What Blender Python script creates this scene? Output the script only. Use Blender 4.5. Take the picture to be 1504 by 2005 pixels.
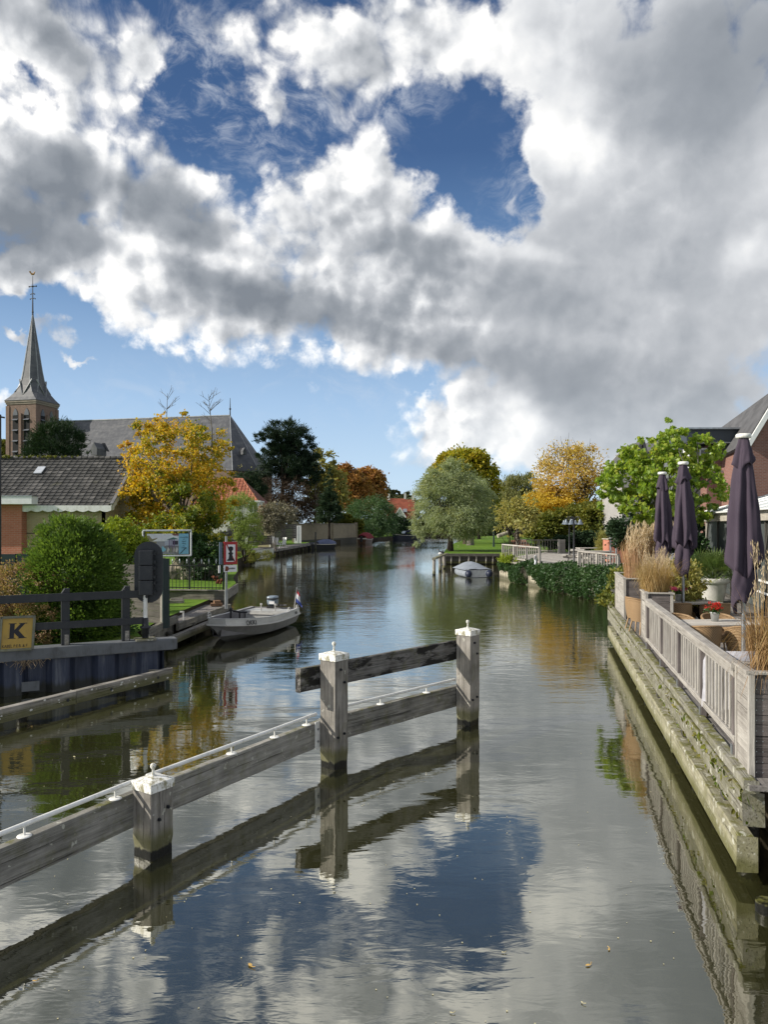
import bpy, math, random
from mathutils import Vector, Matrix
R = math.radians
random.seed(7)
for o in list(bpy.data.objects):
    bpy.data.objects.remove(o)
scene = bpy.context.scene
COL = scene.collection

# ------------------------------------------------------------------ camera
F, HZ, CX, CH = 1448.0, 1025.0, 752.0, 3.6     # focal length / horizon / centre of the 1504 px wide photo, eye height
cam_data = bpy.data.cameras.new("camera")
cam_data.sensor_fit = 'HORIZONTAL'
cam_data.sensor_width = 36.0
cam_data.lens = 36.0 * F / 1504.0
cam_data.shift_y = 22.5 / 1504.0
cam_data.clip_start = 0.1
cam_data.clip_end = 5000
cam = bpy.data.objects.new("camera", cam_data)
cam.location = (0, 0, CH)
cam.rotation_euler = (R(90), 0, 0)
COL.objects.link(cam)
scene.camera = cam
scene.view_settings.view_transform = 'Standard'
scene.view_settings.look = 'None'
scene.view_settings.gamma = 1.0
scene.view_settings.exposure = 0.36
scene.cycles.max_bounces = 6
scene.cycles.transparent_max_bounces = 8

# ------------------------------------------------------------------ sun (from the west bank, a little behind the eye)
SUN_EL = R(31)
SUN_DIR = Vector((-0.985 * math.cos(SUN_EL), -0.17 * math.cos(SUN_EL), math.sin(SUN_EL))).normalized()
sun_data = bpy.data.lights.new("sun", 'SUN')
sun_data.energy = 4.9
sun_data.angle = R(0.5)
sun_data.color = (1.0, 0.93, 0.82)
sun = bpy.data.objects.new("sun", sun_data)
sun.rotation_euler = SUN_DIR.to_track_quat('Z', 'Y').to_euler()
COL.objects.link(sun)


class NT:
    """small node-tree writer"""
    def __init__(s, tree):
        s.t = tree; s.n = tree.nodes; s.l = tree.links

    def put(s, inp, v):
        if isinstance(v, bpy.types.NodeSocket):
            s.l.new(v, inp)
        elif v is not None:
            try:
                inp.default_value = v
            except Exception:
                inp.default_value = tuple(v) + (1.0,)

    def node(s, kind, ins=None, **attrs):
        nd = s.n.new(kind)
        for k, v in attrs.items():
            setattr(nd, k, v)
        for k, v in (ins or {}).items():
            s.put(nd.inputs[k], v)
        return nd

    def math(s, op, a, b=None, c=None, clamp=False):
        nd = s.n.new('ShaderNodeMath'); nd.operation = op; nd.use_clamp = clamp
        s.put(nd.inputs[0], a)
        if b is not None: s.put(nd.inputs[1], b)
        if c is not None: s.put(nd.inputs[2], c)
        return nd.outputs[0]

    def vm(s, op, a, b=None, scale=None, out=0):
        nd = s.n.new('ShaderNodeVectorMath'); nd.operation = op
        s.put(nd.inputs[0], a)
        if b is not None: s.put(nd.inputs[1], b)
        if scale is not None: s.put(nd.inputs['Scale'], scale)
        return nd.outputs[out]

    def noise(s, vec, scale=1.0, detail=4.0, rough=0.55, dist=0.0, out='Fac'):
        nd = s.n.new('ShaderNodeTexNoise')
        s.put(nd.inputs['Vector'], vec); s.put(nd.inputs['Scale'], scale); s.put(nd.inputs['Detail'], detail)
        s.put(nd.inputs['Roughness'], rough); s.put(nd.inputs['Distortion'], dist)
        return nd.outputs[out]

    def puff(s, vec, scale, detail=3.0, rough=0.55):
        nd = s.n.new('ShaderNodeTexVoronoi'); nd.feature = 'F1'
        s.put(nd.inputs['Vector'], vec); s.put(nd.inputs['Scale'], scale); s.put(nd.inputs['Detail'], detail)
        s.put(nd.inputs['Roughness'], rough)
        return s.math('SUBTRACT', 1.45, nd.outputs['Distance'])

    def ramp(s, v, a, b, lo=0.0, hi=1.0, smooth='SMOOTHSTEP'):
        nd = s.n.new('ShaderNodeMapRange'); nd.interpolation_type = smooth; nd.clamp = True
        s.put(nd.inputs[0], v); s.put(nd.inputs[1], a); s.put(nd.inputs[2], b); s.put(nd.inputs[3], lo); s.put(nd.inputs[4], hi)
        return nd.outputs[0]

    def mix(s, fac, a, b, mode='MIX'):
        nd = s.n.new('ShaderNodeMix'); nd.data_type = 'RGBA'; nd.blend_type = mode
        s.put(nd.inputs[0], fac); s.put(nd.inputs[6], a); s.put(nd.inputs[7], b)
        return nd.outputs[2]

    def cramp(s, v, stops, interp='LINEAR'):
        nd = s.n.new('ShaderNodeValToRGB'); nd.color_ramp.interpolation = interp
        e = nd.color_ramp.elements
        while len(e) < len(stops): e.new(0.5)
        for i, (p, c) in enumerate(stops):
            e[i].position = p; e[i].color = tuple(c)[:3] + (1.0,)
        s.put(nd.inputs[0], v)
        return nd.outputs[0]

    def mapping(s, vec, loc=(0, 0, 0), rot=(0, 0, 0), scale=(1, 1, 1), kind='POINT'):
        nd = s.n.new('ShaderNodeMapping'); nd.vector_type = kind
        s.put(nd.inputs['Vector'], vec)
        nd.inputs['Location'].default_value = loc; nd.inputs['Rotation'].default_value = rot; nd.inputs['Scale'].default_value = scale
        return nd.outputs[0]

    def combine(s, x, y, z):
        nd = s.n.new('ShaderNodeCombineXYZ')
        s.put(nd.inputs[0], x); s.put(nd.inputs[1], y); s.put(nd.inputs[2], z)
        return nd.outputs[0]

    def sep(s, v):
        nd = s.n.new('ShaderNodeSeparateXYZ'); s.put(nd.inputs[0], v)
        return nd.outputs


# ------------------------------------------------------------------ world: Nishita sky with banks of broken cloud
world = bpy.data.worlds.new("World")
scene.world = world
world.use_nodes = True
world.node_tree.nodes.clear()
W = NT(world.node_tree)
w_out = W.node('ShaderNodeOutputWorld')
w_bg = W.node('ShaderNodeBackground')
W.l.new(w_bg.outputs[0], w_out.inputs[0])
SKY_STRENGTH = 0.1
w_bg.inputs['Strength'].default_value = SKY_STRENGTH
sky = W.node('ShaderNodeTexSky', sky_type='NISHITA', sun_disc=False, sun_elevation=SUN_EL,
             sun_rotation=math.atan2(SUN_DIR.x, SUN_DIR.y), altitude=0.0, air_density=1.0, dust_density=0.6, ozone_density=2.0)

direction = W.vm('NORMALIZE', W.node('ShaderNodeTexCoord').outputs['Generated'])
dx, dy, dz = W.sep(direction)
horiz = W.math('SQRT', W.math('ADD', W.math('MULTIPLY', dx, dx), W.math('MULTIPLY', dy, dy)))
azimuth = W.math('ARCTAN2', dx, dy)
rise = W.math('DIVIDE', dz, W.math('MAXIMUM', horiz, 0.02))
azel = W.combine(azimuth, rise, 0.0)
warp1 = W.vm('SUBTRACT', W.noise(direction, 4.0, 3.0, 0.6, out='Color'), (0.5, 0.5, 0.5))
warp2 = W.vm('SUBTRACT', W.noise(direction, 16.0, 5.0, 0.62, out='Color'), (0.5, 0.5, 0.5))
flat = W.vm('ADD', azel, W.vm('MULTIPLY', W.vm('ADD', W.vm('SCALE', warp1, scale=0.10), W.vm('SCALE', warp2, scale=0.10)), (1, 1, 0)))
flat_soft = W.vm('ADD', azel, W.vm('MULTIPLY', W.vm('SCALE', warp1, scale=0.12), (1, 1, 0)))


def bank(vec, spots, start):
    """sum of soft elliptical swells placed by compass bearing and elevation"""
    total = start
    for (cx, cy, rx, ry, rot, amp) in spots:
        az = math.atan((cx - CX) / F)
        el = (HZ - cy) / F * math.cos(az)
        # rotate and scale by hand from the running total so that the swells are worked out one after another
        tie = W.math('MULTIPLY', total, 1e-7)
        q = W.vm('ADD', vec, W.combine(tie, tie, 0.0))
        m = W.mapping(q, loc=(az, el, 0), rot=(0, 0, R(-rot)), scale=(rx / F, ry / F, 1), kind='TEXTURE')
        g = W.ramp(W.vm('LENGTH', m, out=1), 0.0, 1.0, amp, 0.0, smooth='SMOOTHERSTEP')
        total = W.math('ADD', total, g)
    return total
COVER = [  # bearing x, height y (photo pixels turned to angles), radii, tilt, amount
    # banks
    (90, 90, 360, 150, 20, .75), (300, 118, 75, 62, 30, .75), (130, 330, 460, 250, 18, 1.0), (330, 430, 260, 140, 20, .55),
    (290, 570, 430, 130, 14, .9), (60, 450, 220, 120, 0, .5), (600, 590, 420, 190, 12, .9), (700, 330, 190, 190, 0, .75), (725, 420, 280, 200, 10, .6),
    (830, 560, 330, 200, 0, .8), (1230, 330, 560, 620, 0, 1.3), (1010, 100, 330, 150, 20, .55), (800, 70, 210, 170, 0, .85), (930, 190, 150, 45, 35, .3), (990, 375, 45, 60, 0, .9), (1080, 300, 90, 90, 0, .3), (400, 345, 140, 90, 20, .45),
    (1100, 650, 560, 260, 0, 1.0), (900, 850, 230, 130, 0, .75), (1000, 880, 300, 140, 0, .6), (1400, 860, 420, 200, 0, 1.1), (1200, 900, 300, 110, 0, .6), (1440, 300, 300, 500, 0, .5), (1100, 780, 300, 160, 0, .5),
    (500, 95, 150, 80, 38, .68), (620, 60, 220, 110, 20, .62), (510, 205, 160, 65, 18, .98), (690, 130, 140, 110, 20, .60), (330, 110, 120, 90, 35, .5), (650, 210, 70, 70, 0, .55), (40, 515, 130, 50, -10, .35),
    # small puffs low over the village
    (122, 645, 80, 55, 25, 1.25), (165, 698, 85, 20, 8, 1.2), (22, 638, 85, 28, 0, 1.2), (128, 818, 60, 45, 0, 1.3), (5, 805, 60, 50, 0, 1.2), (170, 826, 45, 14, 0, 1.1),
    # gaps
    (390, 190, 150, 220, 8, -.8), (520, 275, 270, 130, 14, -.85), (600, 160, 260, 160, 0, -.2), (900, 275, 210, 190, 20, -1.5), (975, 375, 135, 150, 20, -1.4), (830, 230, 130, 80, 0, -.6),
    (55, 165, 70, 35, 10, -.55), (130, 790, 560, 240, 6, -1.0), (480, 850, 480, 220, 8, -.9), (700, 830, 160, 130, 30, -.55), (60, 600, 180, 60, 5, -.7), (800, 770, 55, 50, 0, -.75),
    (150, 415, 55, 30, 0, -.45), (430, 520, 40, 16, 20, -.3), (640, 690, 30, 30, 0, -.35),
]
GREY = [
    (40, 400, 190, 150, 10, 1.0), (120, 330, 150, 90, 20, .7), (345, 430, 210, 85, 14, 1.2), (310, 300, 140, 110, 20, .5), (180, 480, 130, 50, 8, .6), (610, 598, 290, 80, 8, .72), (440, 560, 150, 60, 15, .7), (850, 480, 110, 80, 10, .75), (760, 460, 90, 40, 0, .4),
    (1440, 110, 330, 270, -10, .75), (1250, 540, 560, 330, 0, .24), (850, 690, 130, 75, 0, .85), (1000, 590, 330, 110, 5, .30), (1010, 750, 260, 120, 0, .42), (30, 50, 150, 90, 0, .6),
    (1300, 790, 420, 190, 0, .38), (640, 640, 220, 50, 12, .2), (720, 400, 50, 60, 0, .3),
    (100, 215, 330, 105, 15, -.95), (40, 110, 120, 60, 0, -.4), (250, 530, 230, 55, 10, -.55), (700, 270, 140, 130, 0, -.5), (590, 330, 150, 90, 0, -.4), (1010, 130, 230, 120, 25, -.5), (1110, 270, 190, 70, 30, -.5),
    (1180, 340, 200, 90, 0, -.25), (330, 640, 260, 60, 14, -.5), (890, 860, 290, 130, 0, -.95), (1010, 800, 160, 60, 30, -.35), (715, 345, 45, 60, 0, -.4), (1480, 480, 90, 70, 0, -.3), (1020, 470, 160, 40, 15, -.3), (620, 700, 200, 40, 10, -.35), (680, 520, 200, 40, 0, -.4), (210, 400, 60, 60, 0, -.5), (400, 360, 130, 30, 20, -.35),
]
billow = W.noise(direction, 6.5, 7.0, 0.56)
billow_lit = W.noise(W.vm('ADD', direction, (-0.026, -0.006, 0.024)), 6.5, 4.0, 0.56)
bent = W.vm('ADD', direction, W.vm('SCALE', warp2, scale=0.035))
fluff = W.puff(bent, 13.0, 2.0, 0.62)
fluff_lit = W.puff(W.vm('ADD', bent, (-0.012, -0.003, 0.013)), 13.0, 2.0, 0.62)
outside = W.ramp(W.math('ABSOLUTE', azimuth), 0.55, 0.8, 0.0, 0.42)
wisp = W.noise(W.vm('ADD', direction, W.vm('SCALE', warp1, scale=0.25)), 52.0, 5.0, 0.65)
cover = bank(flat, COVER, W.math('ADD', outside, 0.14))
cover = W.math('ADD', cover, W.math('MULTIPLY', W.math('SUBTRACT', billow, 0.5), 1.7))
cover = W.math('ADD', cover, W.math('MULTIPLY', W.math('SUBTRACT', fluff, 0.5), 0.95))
cover = W.math('ADD', cover, W.math('MULTIPLY', W.math('SUBTRACT', wisp, 0.5), 0.55))
cover = W.math('SUBTRACT', cover, W.ramp(rise, 0.03, 0.10, 0.45, 0.0))
cloud_alpha = W.ramp(cover, -0.06, 0.80)
relief = W.math('ADD', W.math('MULTIPLY', W.math('SUBTRACT', billow, billow_lit), 1.9), W.math('MULTIPLY', W.math('SUBTRACT', fluff, fluff_lit), 0.62))
calm = W.ramp(azimuth, 0.05, 0.20, 1.0, 0.28)
relief = W.math('MULTIPLY', relief, calm)
relief = W.math('ADD', relief, W.math('MULTIPLY', W.math('SUBTRACT', wisp, 0.5), 0.10))
thick = W.ramp(cover, 0.35, 1.3, 0.0, 0.20)
grey = bank(flat_soft, GREY, W.math('ADD', thick, 0.10))
grey = W.math('ADD', W.math('MULTIPLY', W.math('TANH', W.math('MULTIPLY', W.math('SUBTRACT', grey, 0.45), 1.5)), 0.46), 0.46)
grey = W.math('SUBTRACT', grey, W.math('MULTIPLY', relief, W.ramp(grey, 0.5, 0.9, 1.0, 0.55)))
grey = W.math('ADD', grey, W.math('MULTIPLY', W.math('MULTIPLY', W.math('SUBTRACT', billow, 0.5), -0.45), calm))
K = 0.88 / SKY_STRENGTH
cloud_col = W.cramp(grey, [(0.0, (1.12, 1.10, 1.06)), (0.10, (.88, .88, .875)), (0.24, (.70, .715, .735)), (0.42, (.50, .52, .55)), (0.68, (.325, .35, .385)), (1.0, (.205, .23, .265))])
cloud_col = W.vm('SCALE', cloud_col, scale=K)
deep = W.cramp(rise, [(0.0, (.56, .70, .84)), (0.06, (.50, .67, .86)), (0.16, (.36, .53, .76)), (0.32, (.13, .25, .46)), (0.5, (.046, .108, .255)), (0.75, (.030, .075, .19))])
blue = W.mix(0.86, sky.outputs[0], W.vm('SCALE', deep, scale=K))
cloud_col = W.mix(W.ramp(rise, -0.02, 0.22, 0.45, 0.0), cloud_col, (5.9, 6.6, 7.2, 1))
veil_noise = W.noise(W.vm('ADD', W.vm('MULTIPLY', direction, (1.0, 1.0, 1.7)), W.vm('SCALE', warp1, scale=0.35)), 15.0, 7.0, 0.68)
veil_zone = bank(flat_soft, [(470, 170, 420, 300, 20, 1.0), (1080, 330, 200, 200, 20, .9), (760, 190, 230, 110, 0, .8), (700, 760, 260, 120, 10, .35), (330, 760, 420, 120, 0, .25)], W.math('MULTIPLY', azimuth, 0.0001))
veil = W.math('MULTIPLY', W.ramp(veil_noise, 0.46, 0.74), W.math('MINIMUM', veil_zone, 1.0))
blue = W.mix(W.math('MULTIPLY', veil, 0.62), blue, W.vm('SCALE', (.66, .70, .76), scale=K))
final = W.mix(cloud_alpha, blue, cloud_col)
W.l.new(final, w_bg.inputs['Color'])

# ------------------------------------------------------------------ tools
Z = Vector((0, 0, 1))


def P(px, py, D):
    """a point of the place at depth D along the sight line of a photo pixel"""
    return Vector(((px - CX) / F * D, D, CH - (py - HZ) / F * D))


def G(px, py, z):
    """the point at height z seen at a photo pixel"""
    D = F * (CH - z) / (py - HZ)
    return Vector(((px - CX) / F * D, D, z))


def rot_to(d, up=Z):
    """matrix whose X runs along d and whose Z stays up"""
    x = Vector(d).normalized()
    y = up.cross(x)
    if y.length < 1e-5:
        y = Vector((0, 1, 0)).cross(x)
    y.normalize()
    return Matrix((x, y, x.cross(y))).transposed()


class MB:
    def __init__(s):
        s.v = []; s.f = []; s.m = []; s.s = []

    def add(s, vs, fs, mi=0, smooth=False):
        o = len(s.v)
        s.v.extend(tuple(p) for p in vs)
        for f in fs:
            s.f.append(tuple(i + o for i in f)); s.m.append(mi); s.s.append(smooth)
        return s

    def box(s, c, size, rot=None, mi=0):
        c = Vector(c); rot = rot or Matrix.Identity(3)
        hx, hy, hz = size[0] / 2, size[1] / 2, size[2] / 2
        vs = [c + rot @ Vector((x, y, z)) for z in (-hz, hz) for y in (-hy, hy) for x in (-hx, hx)]
        return s.add(vs, [(0, 2, 3, 1), (4, 5, 7, 6), (0, 1, 5, 4), (2, 6, 7, 3), (0, 4, 6, 2), (1, 3, 7, 5)], mi)

    def beam(s, a, b, w, h, mi=0, up=Z):
        a = Vector(a); b = Vector(b)
        return s.box((a + b) / 2, ((b - a).length, w, h), rot_to(b - a, up), mi)

    def tube(s, pts, r, n=8, mi=0, caps=True, smooth=True):
        pts = [Vector(p) for p in pts]
        rs = r if isinstance(r, (list, tuple)) else [r] * len(pts)
        vs = []; fs = []
        for i, p in enumerate(pts):
            t = (pts[min(i + 1, len(pts) - 1)] - pts[max(i - 1, 0)]).normalized()
            a = t.cross(Z if abs(t.z) < 0.9 else Vector((1, 0, 0))).normalized()
            b = t.cross(a)
            for k in range(n):
                q = 2 * math.pi * k / n
                vs.append(p + (a * math.cos(q) + b * math.sin(q)) * rs[i])
        for i in range(len(pts) - 1):
            for k in range(n):
                fs.append((i * n + k, i * n + (k + 1) % n, (i + 1) * n + (k + 1) % n, (i + 1) * n + k))
        s.add(vs, fs, mi, smooth)
        if caps:
            s.add([vs[k] for k in range(n)], [tuple(range(n))[::-1]], mi)
            e = (len(pts) - 1) * n
            s.add([vs[e + k] for k in range(n)], [tuple(range(n))], mi)
        return s

    def lathe(s, c, prof, n=24, mi=0, smooth=True, wob=None):
        c = Vector(c); vs = []; fs = []
        for j, (r, z) in enumerate(prof):
            for k in range(n):
                q = 2 * math.pi * k / n
                rr = r * (1 if wob is None else wob(q, j))
                vs.append(c + Vector((rr * math.cos(q), rr * math.sin(q), z)))
        for j in range(len(prof) - 1):
            for k in range(n):
                fs.append((j * n + k, j * n + (k + 1) % n, (j + 1) * n + (k + 1) % n, (j + 1) * n + k))
        return s.add(vs, fs, mi, smooth)

    def prism(s, poly, o, x, y, depth, mi=0):
        """2-D outline (x right, y up) given thickness behind its plane"""
        o = Vector(o); x = Vector(x).normalized(); y = Vector(y).normalized(); n = x.cross(y)
        m = len(poly)
        vs = [o + x * a + y * b for a, b in poly] + [o + x * a + y * b - n * depth for a, b in poly]
        fs = [tuple(range(m)), tuple(range(2 * m - 1, m - 1, -1))]
        fs += [(i, m + i, m + (i + 1) % m, (i + 1) % m) for i in range(m)]
        return s.add(vs, fs, mi)

    def ball(s, c, r, nu=10, nv=7, mi=0, jit=0.0, rnd=None):
        c = Vector(c); r = (r, r, r) if not isinstance(r, (tuple, list)) else r
        vs = [c + Vector((0, 0, -r[2]))]; fs = []
        for j in range(1, nv):
            t = math.pi * j / nv
            for k in range(nu):
                q = 2 * math.pi * k / nu
                g = 1 + (rnd.uniform(-jit, jit) if rnd else 0)
                vs.append(c + Vector((r[0] * math.sin(t) * math.cos(q) * g, r[1] * math.sin(t) * math.sin(q) * g, -r[2] * math.cos(t) * g)))
        vs.append(c + Vector((0, 0, r[2])))
        for k in range(nu):
            fs.append((0, 1 + (k + 1) % nu, 1 + k))
            fs.append((len(vs) - 1, 1 + (nv - 2) * nu + k, 1 + (nv - 2) * nu + (k + 1) % nu))
        for j in range(nv - 2):
            for k in range(nu):
                a = 1 + j * nu
                fs.append((a + k, a + (k + 1) % nu, a + nu + (k + 1) % nu, a + nu + k))
        return s.add(vs, fs, mi, True)

    def build(s, name, mats, parent=None, origin=None, rot=None, bevel=0.0, seg=2):
        """link everything gathered so far as ONE mesh object; origin / rot give it a frame of its own"""
        if not isinstance(mats, (list, tuple)): mats = [mats]
        frame = Matrix.Translation(Vector(origin) if origin is not None else Vector((0, 0, 0))) @ (rot.to_4x4() if rot else Matrix.Identity(4))
        inv = frame.inverted()
        me = bpy.data.meshes.new(name)
        me.from_pydata([inv @ Vector(v) for v in s.v], [], s.f)
        for m in mats: me.materials.append(m)
        me.polygons.foreach_set('material_index', s.m)
        me.polygons.foreach_set('use_smooth', s.s)
        me.update()
        o = bpy.data.objects.new(name, me)
        COL.objects.link(o)
        if parent is not None:
            o.parent = parent
            o.matrix_local = world_of(parent).inverted() @ frame
        else:
            o.matrix_world = frame
        o['frame'] = 0
        del o['frame']
        if bevel:
            b = o.modifiers.new('edge', 'BEVEL'); b.width = bevel; b.segments = seg; b.limit_method = 'ANGLE'
        return o


def world_of(o):
    m = o.matrix_basis.copy()
    return world_of(o.parent) @ m if o.parent else m


def tag(o, label=None, cat=None, group=None, kind=None):
    if label: o['label'] = label
    if cat: o['category'] = cat
    if group: o['group'] = group
    if kind: o['kind'] = kind
    return o


def thing(name, loc, label, cat, group=None, rz=0.0):
    o = bpy.data.objects.new(name, None)
    o.empty_display_size = 0.2
    o.location = loc; o.rotation_euler = (0, 0, rz)
    COL.objects.link(o)
    return tag(o, label, cat, group)


def dup(o, parent=None, loc=None, rz=None, label=None):
    c = o.copy(); COL.objects.link(c)
    if parent is not None: c.parent = parent
    if loc is not None: c.location = loc
    if rz is not None: c.rotation_euler = (0, 0, rz)
    if label: c['label'] = label
    for ch in list(o.children):
        dup(ch, c)
    return c


def plank(name, a, b, w, h, mat, parent=None, bevel=0.006, n=1, jit=0.0, rnd=random, up=Z):
    """one sawn timber from a to b as an object whose X runs along the grain"""
    a = Vector(a); b = Vector(b); L = (b - a).length
    m = MB(); vs = []; fs = []
    n = max(1, n)
    for i in range(n + 1):
        x = -L / 2 + L * i / n
        for (sy, sz) in ((-1, -1), (1, -1), (1, 1), (-1, 1)):
            vs.append((x, sy * w / 2 + rnd.uniform(-jit, jit), sz * h / 2 + rnd.uniform(-jit, jit)))
    for i in range(n):
        for k in range(4):
            fs.append((i * 4 + k, i * 4 + (k + 1) % 4, i * 4 + 4 + (k + 1) % 4, i * 4 + 4 + k)[::-1])
    fs.append((0, 1, 2, 3)[::-1]); fs.append(tuple(n * 4 + k for k in range(4)))
    r = rot_to(b - a, up); c = (a + b) / 2
    m.add([c + r @ Vector(v) for v in vs], [f[::-1] for f in fs])
    return m.build(name, mat, parent, c, r, bevel)


def rod(name, a, b, r, mat, parent=None, n=8):
    return MB().tube([a, b], r, n).build(name, mat, parent, (Vector(a) + Vector(b)) / 2)


def text_mesh(body, size, o, x, y, depth=0.004, squeeze=1.0, align='LEFT'):
    """built-in lettering turned to mesh in the plane (o, x, y)"""
    cu = bpy.data.curves.new("lettering", 'FONT')
    cu.body = body; cu.size = size; cu.extrude = depth / 2; cu.align_x = align; cu.resolution_u = 3
    t = bpy.data.objects.new("lettering", cu); COL.objects.link(t)
    dg = bpy.context.evaluated_depsgraph_get()
    me = bpy.data.meshes.new_from_object(t.evaluated_get(dg))
    x = Vector(x).normalized(); y = Vector(y).normalized(); n = x.cross(y); o = Vector(o)
    m = MB()
    m.add([o + x * v.co.x * squeeze + y * v.co.y + n * v.co.z for v in me.vertices], [tuple(p.vertices) for p in me.polygons])
    bpy.data.objects.remove(t); bpy.data.curves.remove(cu); bpy.data.meshes.remove(me)
    return m


# ------------------------------------------------------------------ materials
def mat_new(name):
    m = bpy.data.materials.new(name); m.use_nodes = True
    m.node_tree.nodes.clear()
    t = NT(m.node_tree)
    out = t.node('ShaderNodeOutputMaterial')
    return m, t, out


def surface(name, build, rough=0.6, metal=0.0, spec=0.4, bump=None, bump_dist=0.01, bump_k=1.0, coat=0.0):
    """Principled material; build(t) returns (colour socket, bump height or None, roughness or None)"""
    m, t, out = mat_new(name)
    p = t.node('ShaderNodeBsdfPrincipled')
    col, h, rg = build(t)
    t.put(p.inputs['Base Color'], col)
    t.put(p.inputs['Roughness'], rg if rg is not None else rough)
    p.inputs['Metallic'].default_value = metal
    p.inputs['Specular IOR Level'].default_value = spec
    p.inputs['Coat Weight'].default_value = coat
    if h is not None:
        b = t.node('ShaderNodeBump', {'Height': h, 'Strength': bump_k, 'Distance': bump_dist})
        t.l.new(b.outputs[0], p.inputs['Normal'])
    t.l.new(p.outputs[0], out.inputs[0])
    return m


def obj_co(t): return t.node('ShaderNodeTexCoord').outputs['Object']
def world_co(t): return t.node('ShaderNodeNewGeometry').outputs['Position']
def rnd_obj(t): return t.node('ShaderNodeObjectInfo').outputs['Random']


def wood(name, dark, pale, moss=0.0, algae=False, rough=0.8, stretch=1.2, grain=26.0, lichen=0.0, black=0.0):
    """weathered sawn timber: long grain on the object's X, blotches, moss on top faces, a wet dark foot at the waterline"""
    def f(t):
        co = obj_co(t)
        co = t.vm('ADD', co, t.vm('SCALE', (7.1, 3.3, 5.7), scale=rnd_obj(t)))
        g = t.noise(t.mapping(co, scale=(stretch, grain, grain)), 1.0, 5, 0.65)
        fine = t.noise(t.mapping(co, scale=(stretch * 3, grain * 4, grain * 4)), 1.0, 3, 0.6)
        blot = t.noise(co, 3.2, 5, 0.6)
        v = t.math('ADD', t.math('MULTIPLY', g, 0.62), t.math('ADD', t.math('MULTIPLY', blot, 0.45), t.math('MULTIPLY', fine, 0.22)))
        v = t.math('ADD', v, t.math('MULTIPLY', t.math('SUBTRACT', rnd_obj(t), 0.5), 0.12))
        c = t.cramp(v, [(0.40, dark), (0.62, tuple((a + b) / 2 for a, b in zip(dark, pale))), (0.84, pale)])
        split = t.noise(t.mapping(co, scale=(.55, grain * 1.7, grain * 1.7)), 1.0, 4, .6, .3)
        cr = t.ramp(split, .60, .66)
        c = t.mix(t.math('MULTIPLY', cr, .72), c, tuple(a * .35 for a in dark) + (1,))
        if black:
            c = t.mix(t.ramp(t.noise(t.mapping(co, scale=(1.6, 5, 5)), 1.0, 5, 0.65), 0.62 - black, 0.72 - black), c, (.016, .015, .014, 1))
        if moss:
            up = t.sep(t.node('ShaderNodeNewGeometry').outputs['Normal'])[2]
            k = t.math('MULTIPLY', t.ramp(up, -0.3, 0.9, 0.25, 1.0), t.ramp(t.noise(co, 5.0, 6, 0.7), 0.62 - moss * 0.25, 0.80 - moss * 0.2))
            c = t.mix(k, c, t.mix(t.noise(co, 14.0, 3), (.055, .075, .014, 1), (.16, .14, .035, 1)))
        if lichen:
            spot = t.ramp(t.noise(t.vm('ADD', co, (3.1, 1.7, 4.2)), 9.0, 4, 0.6), 0.66 - lichen * .1, 0.70 - lichen * .1)
            c = t.mix(t.math('MULTIPLY', spot, 0.8), c, (.42, .42, .36, 1))
        rg = None
        if algae:
            z = t.sep(world_co(t))[2]
            edge = t.math('ADD', z, t.math('MULTIPLY', t.math('SUBTRACT', t.noise(t.mapping(world_co(t), scale=(12, 12, 2)), 1.0, 5, .7), 0.5), 0.16))
            c = t.mix(t.ramp(edge, 0.20, 0.36, 0.75, 0.0), c, (.085, .085, .022, 1))
            c = t.mix(t.ramp(edge, 0.085, 0.115, 1.0, 0.0), c, (.010, .010, .008, 1))
            rg = t.ramp(edge, 0.08, 0.14, 0.28, rough)
        return c, t.math('SUBTRACT', t.math('ADD', g, t.math('MULTIPLY', fine, 0.6)), t.math('MULTIPLY', cr, 0.8)), rg
    return surface(name, f, rough=rough, spec=0.25, bump_dist=0.006, bump_k=0.9)


def paint(name, col, rough=0.4, dirt=0.25, dirt_col=(.10, .10, .07), scale=6.0, metal=0.0, spec=0.5, lo=0.45, hi=0.75):
    def f(t):
        co = obj_co(t)
        n = t.noise(co, scale, 5, 0.6)
        n2 = t.noise(t.mapping(co, scale=(1, 1, 0.15)), scale * 4, 4, 0.6)
        k = t.math('MULTIPLY', t.ramp(t.math('ADD', t.math('MULTIPLY', n, 0.6), t.math('MULTIPLY', n2, 0.4)), lo, hi), dirt)
        return t.mix(k, tuple(col) + (1,), tuple(dirt_col) + (1,)), n2, None
    return surface(name, f, rough=rough, metal=metal, spec=spec, bump_dist=0.001, bump_k=0.3)


def bricks(name, c1, c2, mortar, w=0.21, h=0.065, gap=0.010, rough=0.85):
    def f(t):
        co = obj_co(t)
        x, y, z = t.sep(co)
        v = t.combine(t.math('ADD', x, y), z, 0.0)
        b = t.node('ShaderNodeTexBrick', {'Vector': v, 'Color1': tuple(c1) + (1,), 'Color2': tuple(c2) + (1,), 'Mortar': tuple(mortar) + (1,),
                                          'Scale': 1.0, 'Mortar Size': gap, 'Brick Width': w, 'Row Height': h, 'Bias': 0.0})
        c = t.mix(t.ramp(t.noise(co, 0.9, 5, 0.6), 0.35, 0.75, 0.0, 0.35), b.outputs[0], tuple(a * 0.45 for a in c1) + (1,))
        c = t.mix(t.math('MULTIPLY', t.noise(co, 30.0, 3), 0.3), c, tuple(min(1, a * 1.5) for a in c1) + (1,))
        return c, t.math('SUBTRACT', 1.0, b.outputs[1]), None
    return surface(name, f, rough=rough, spec=0.2, bump_dist=0.006, bump_k=0.7)


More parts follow.
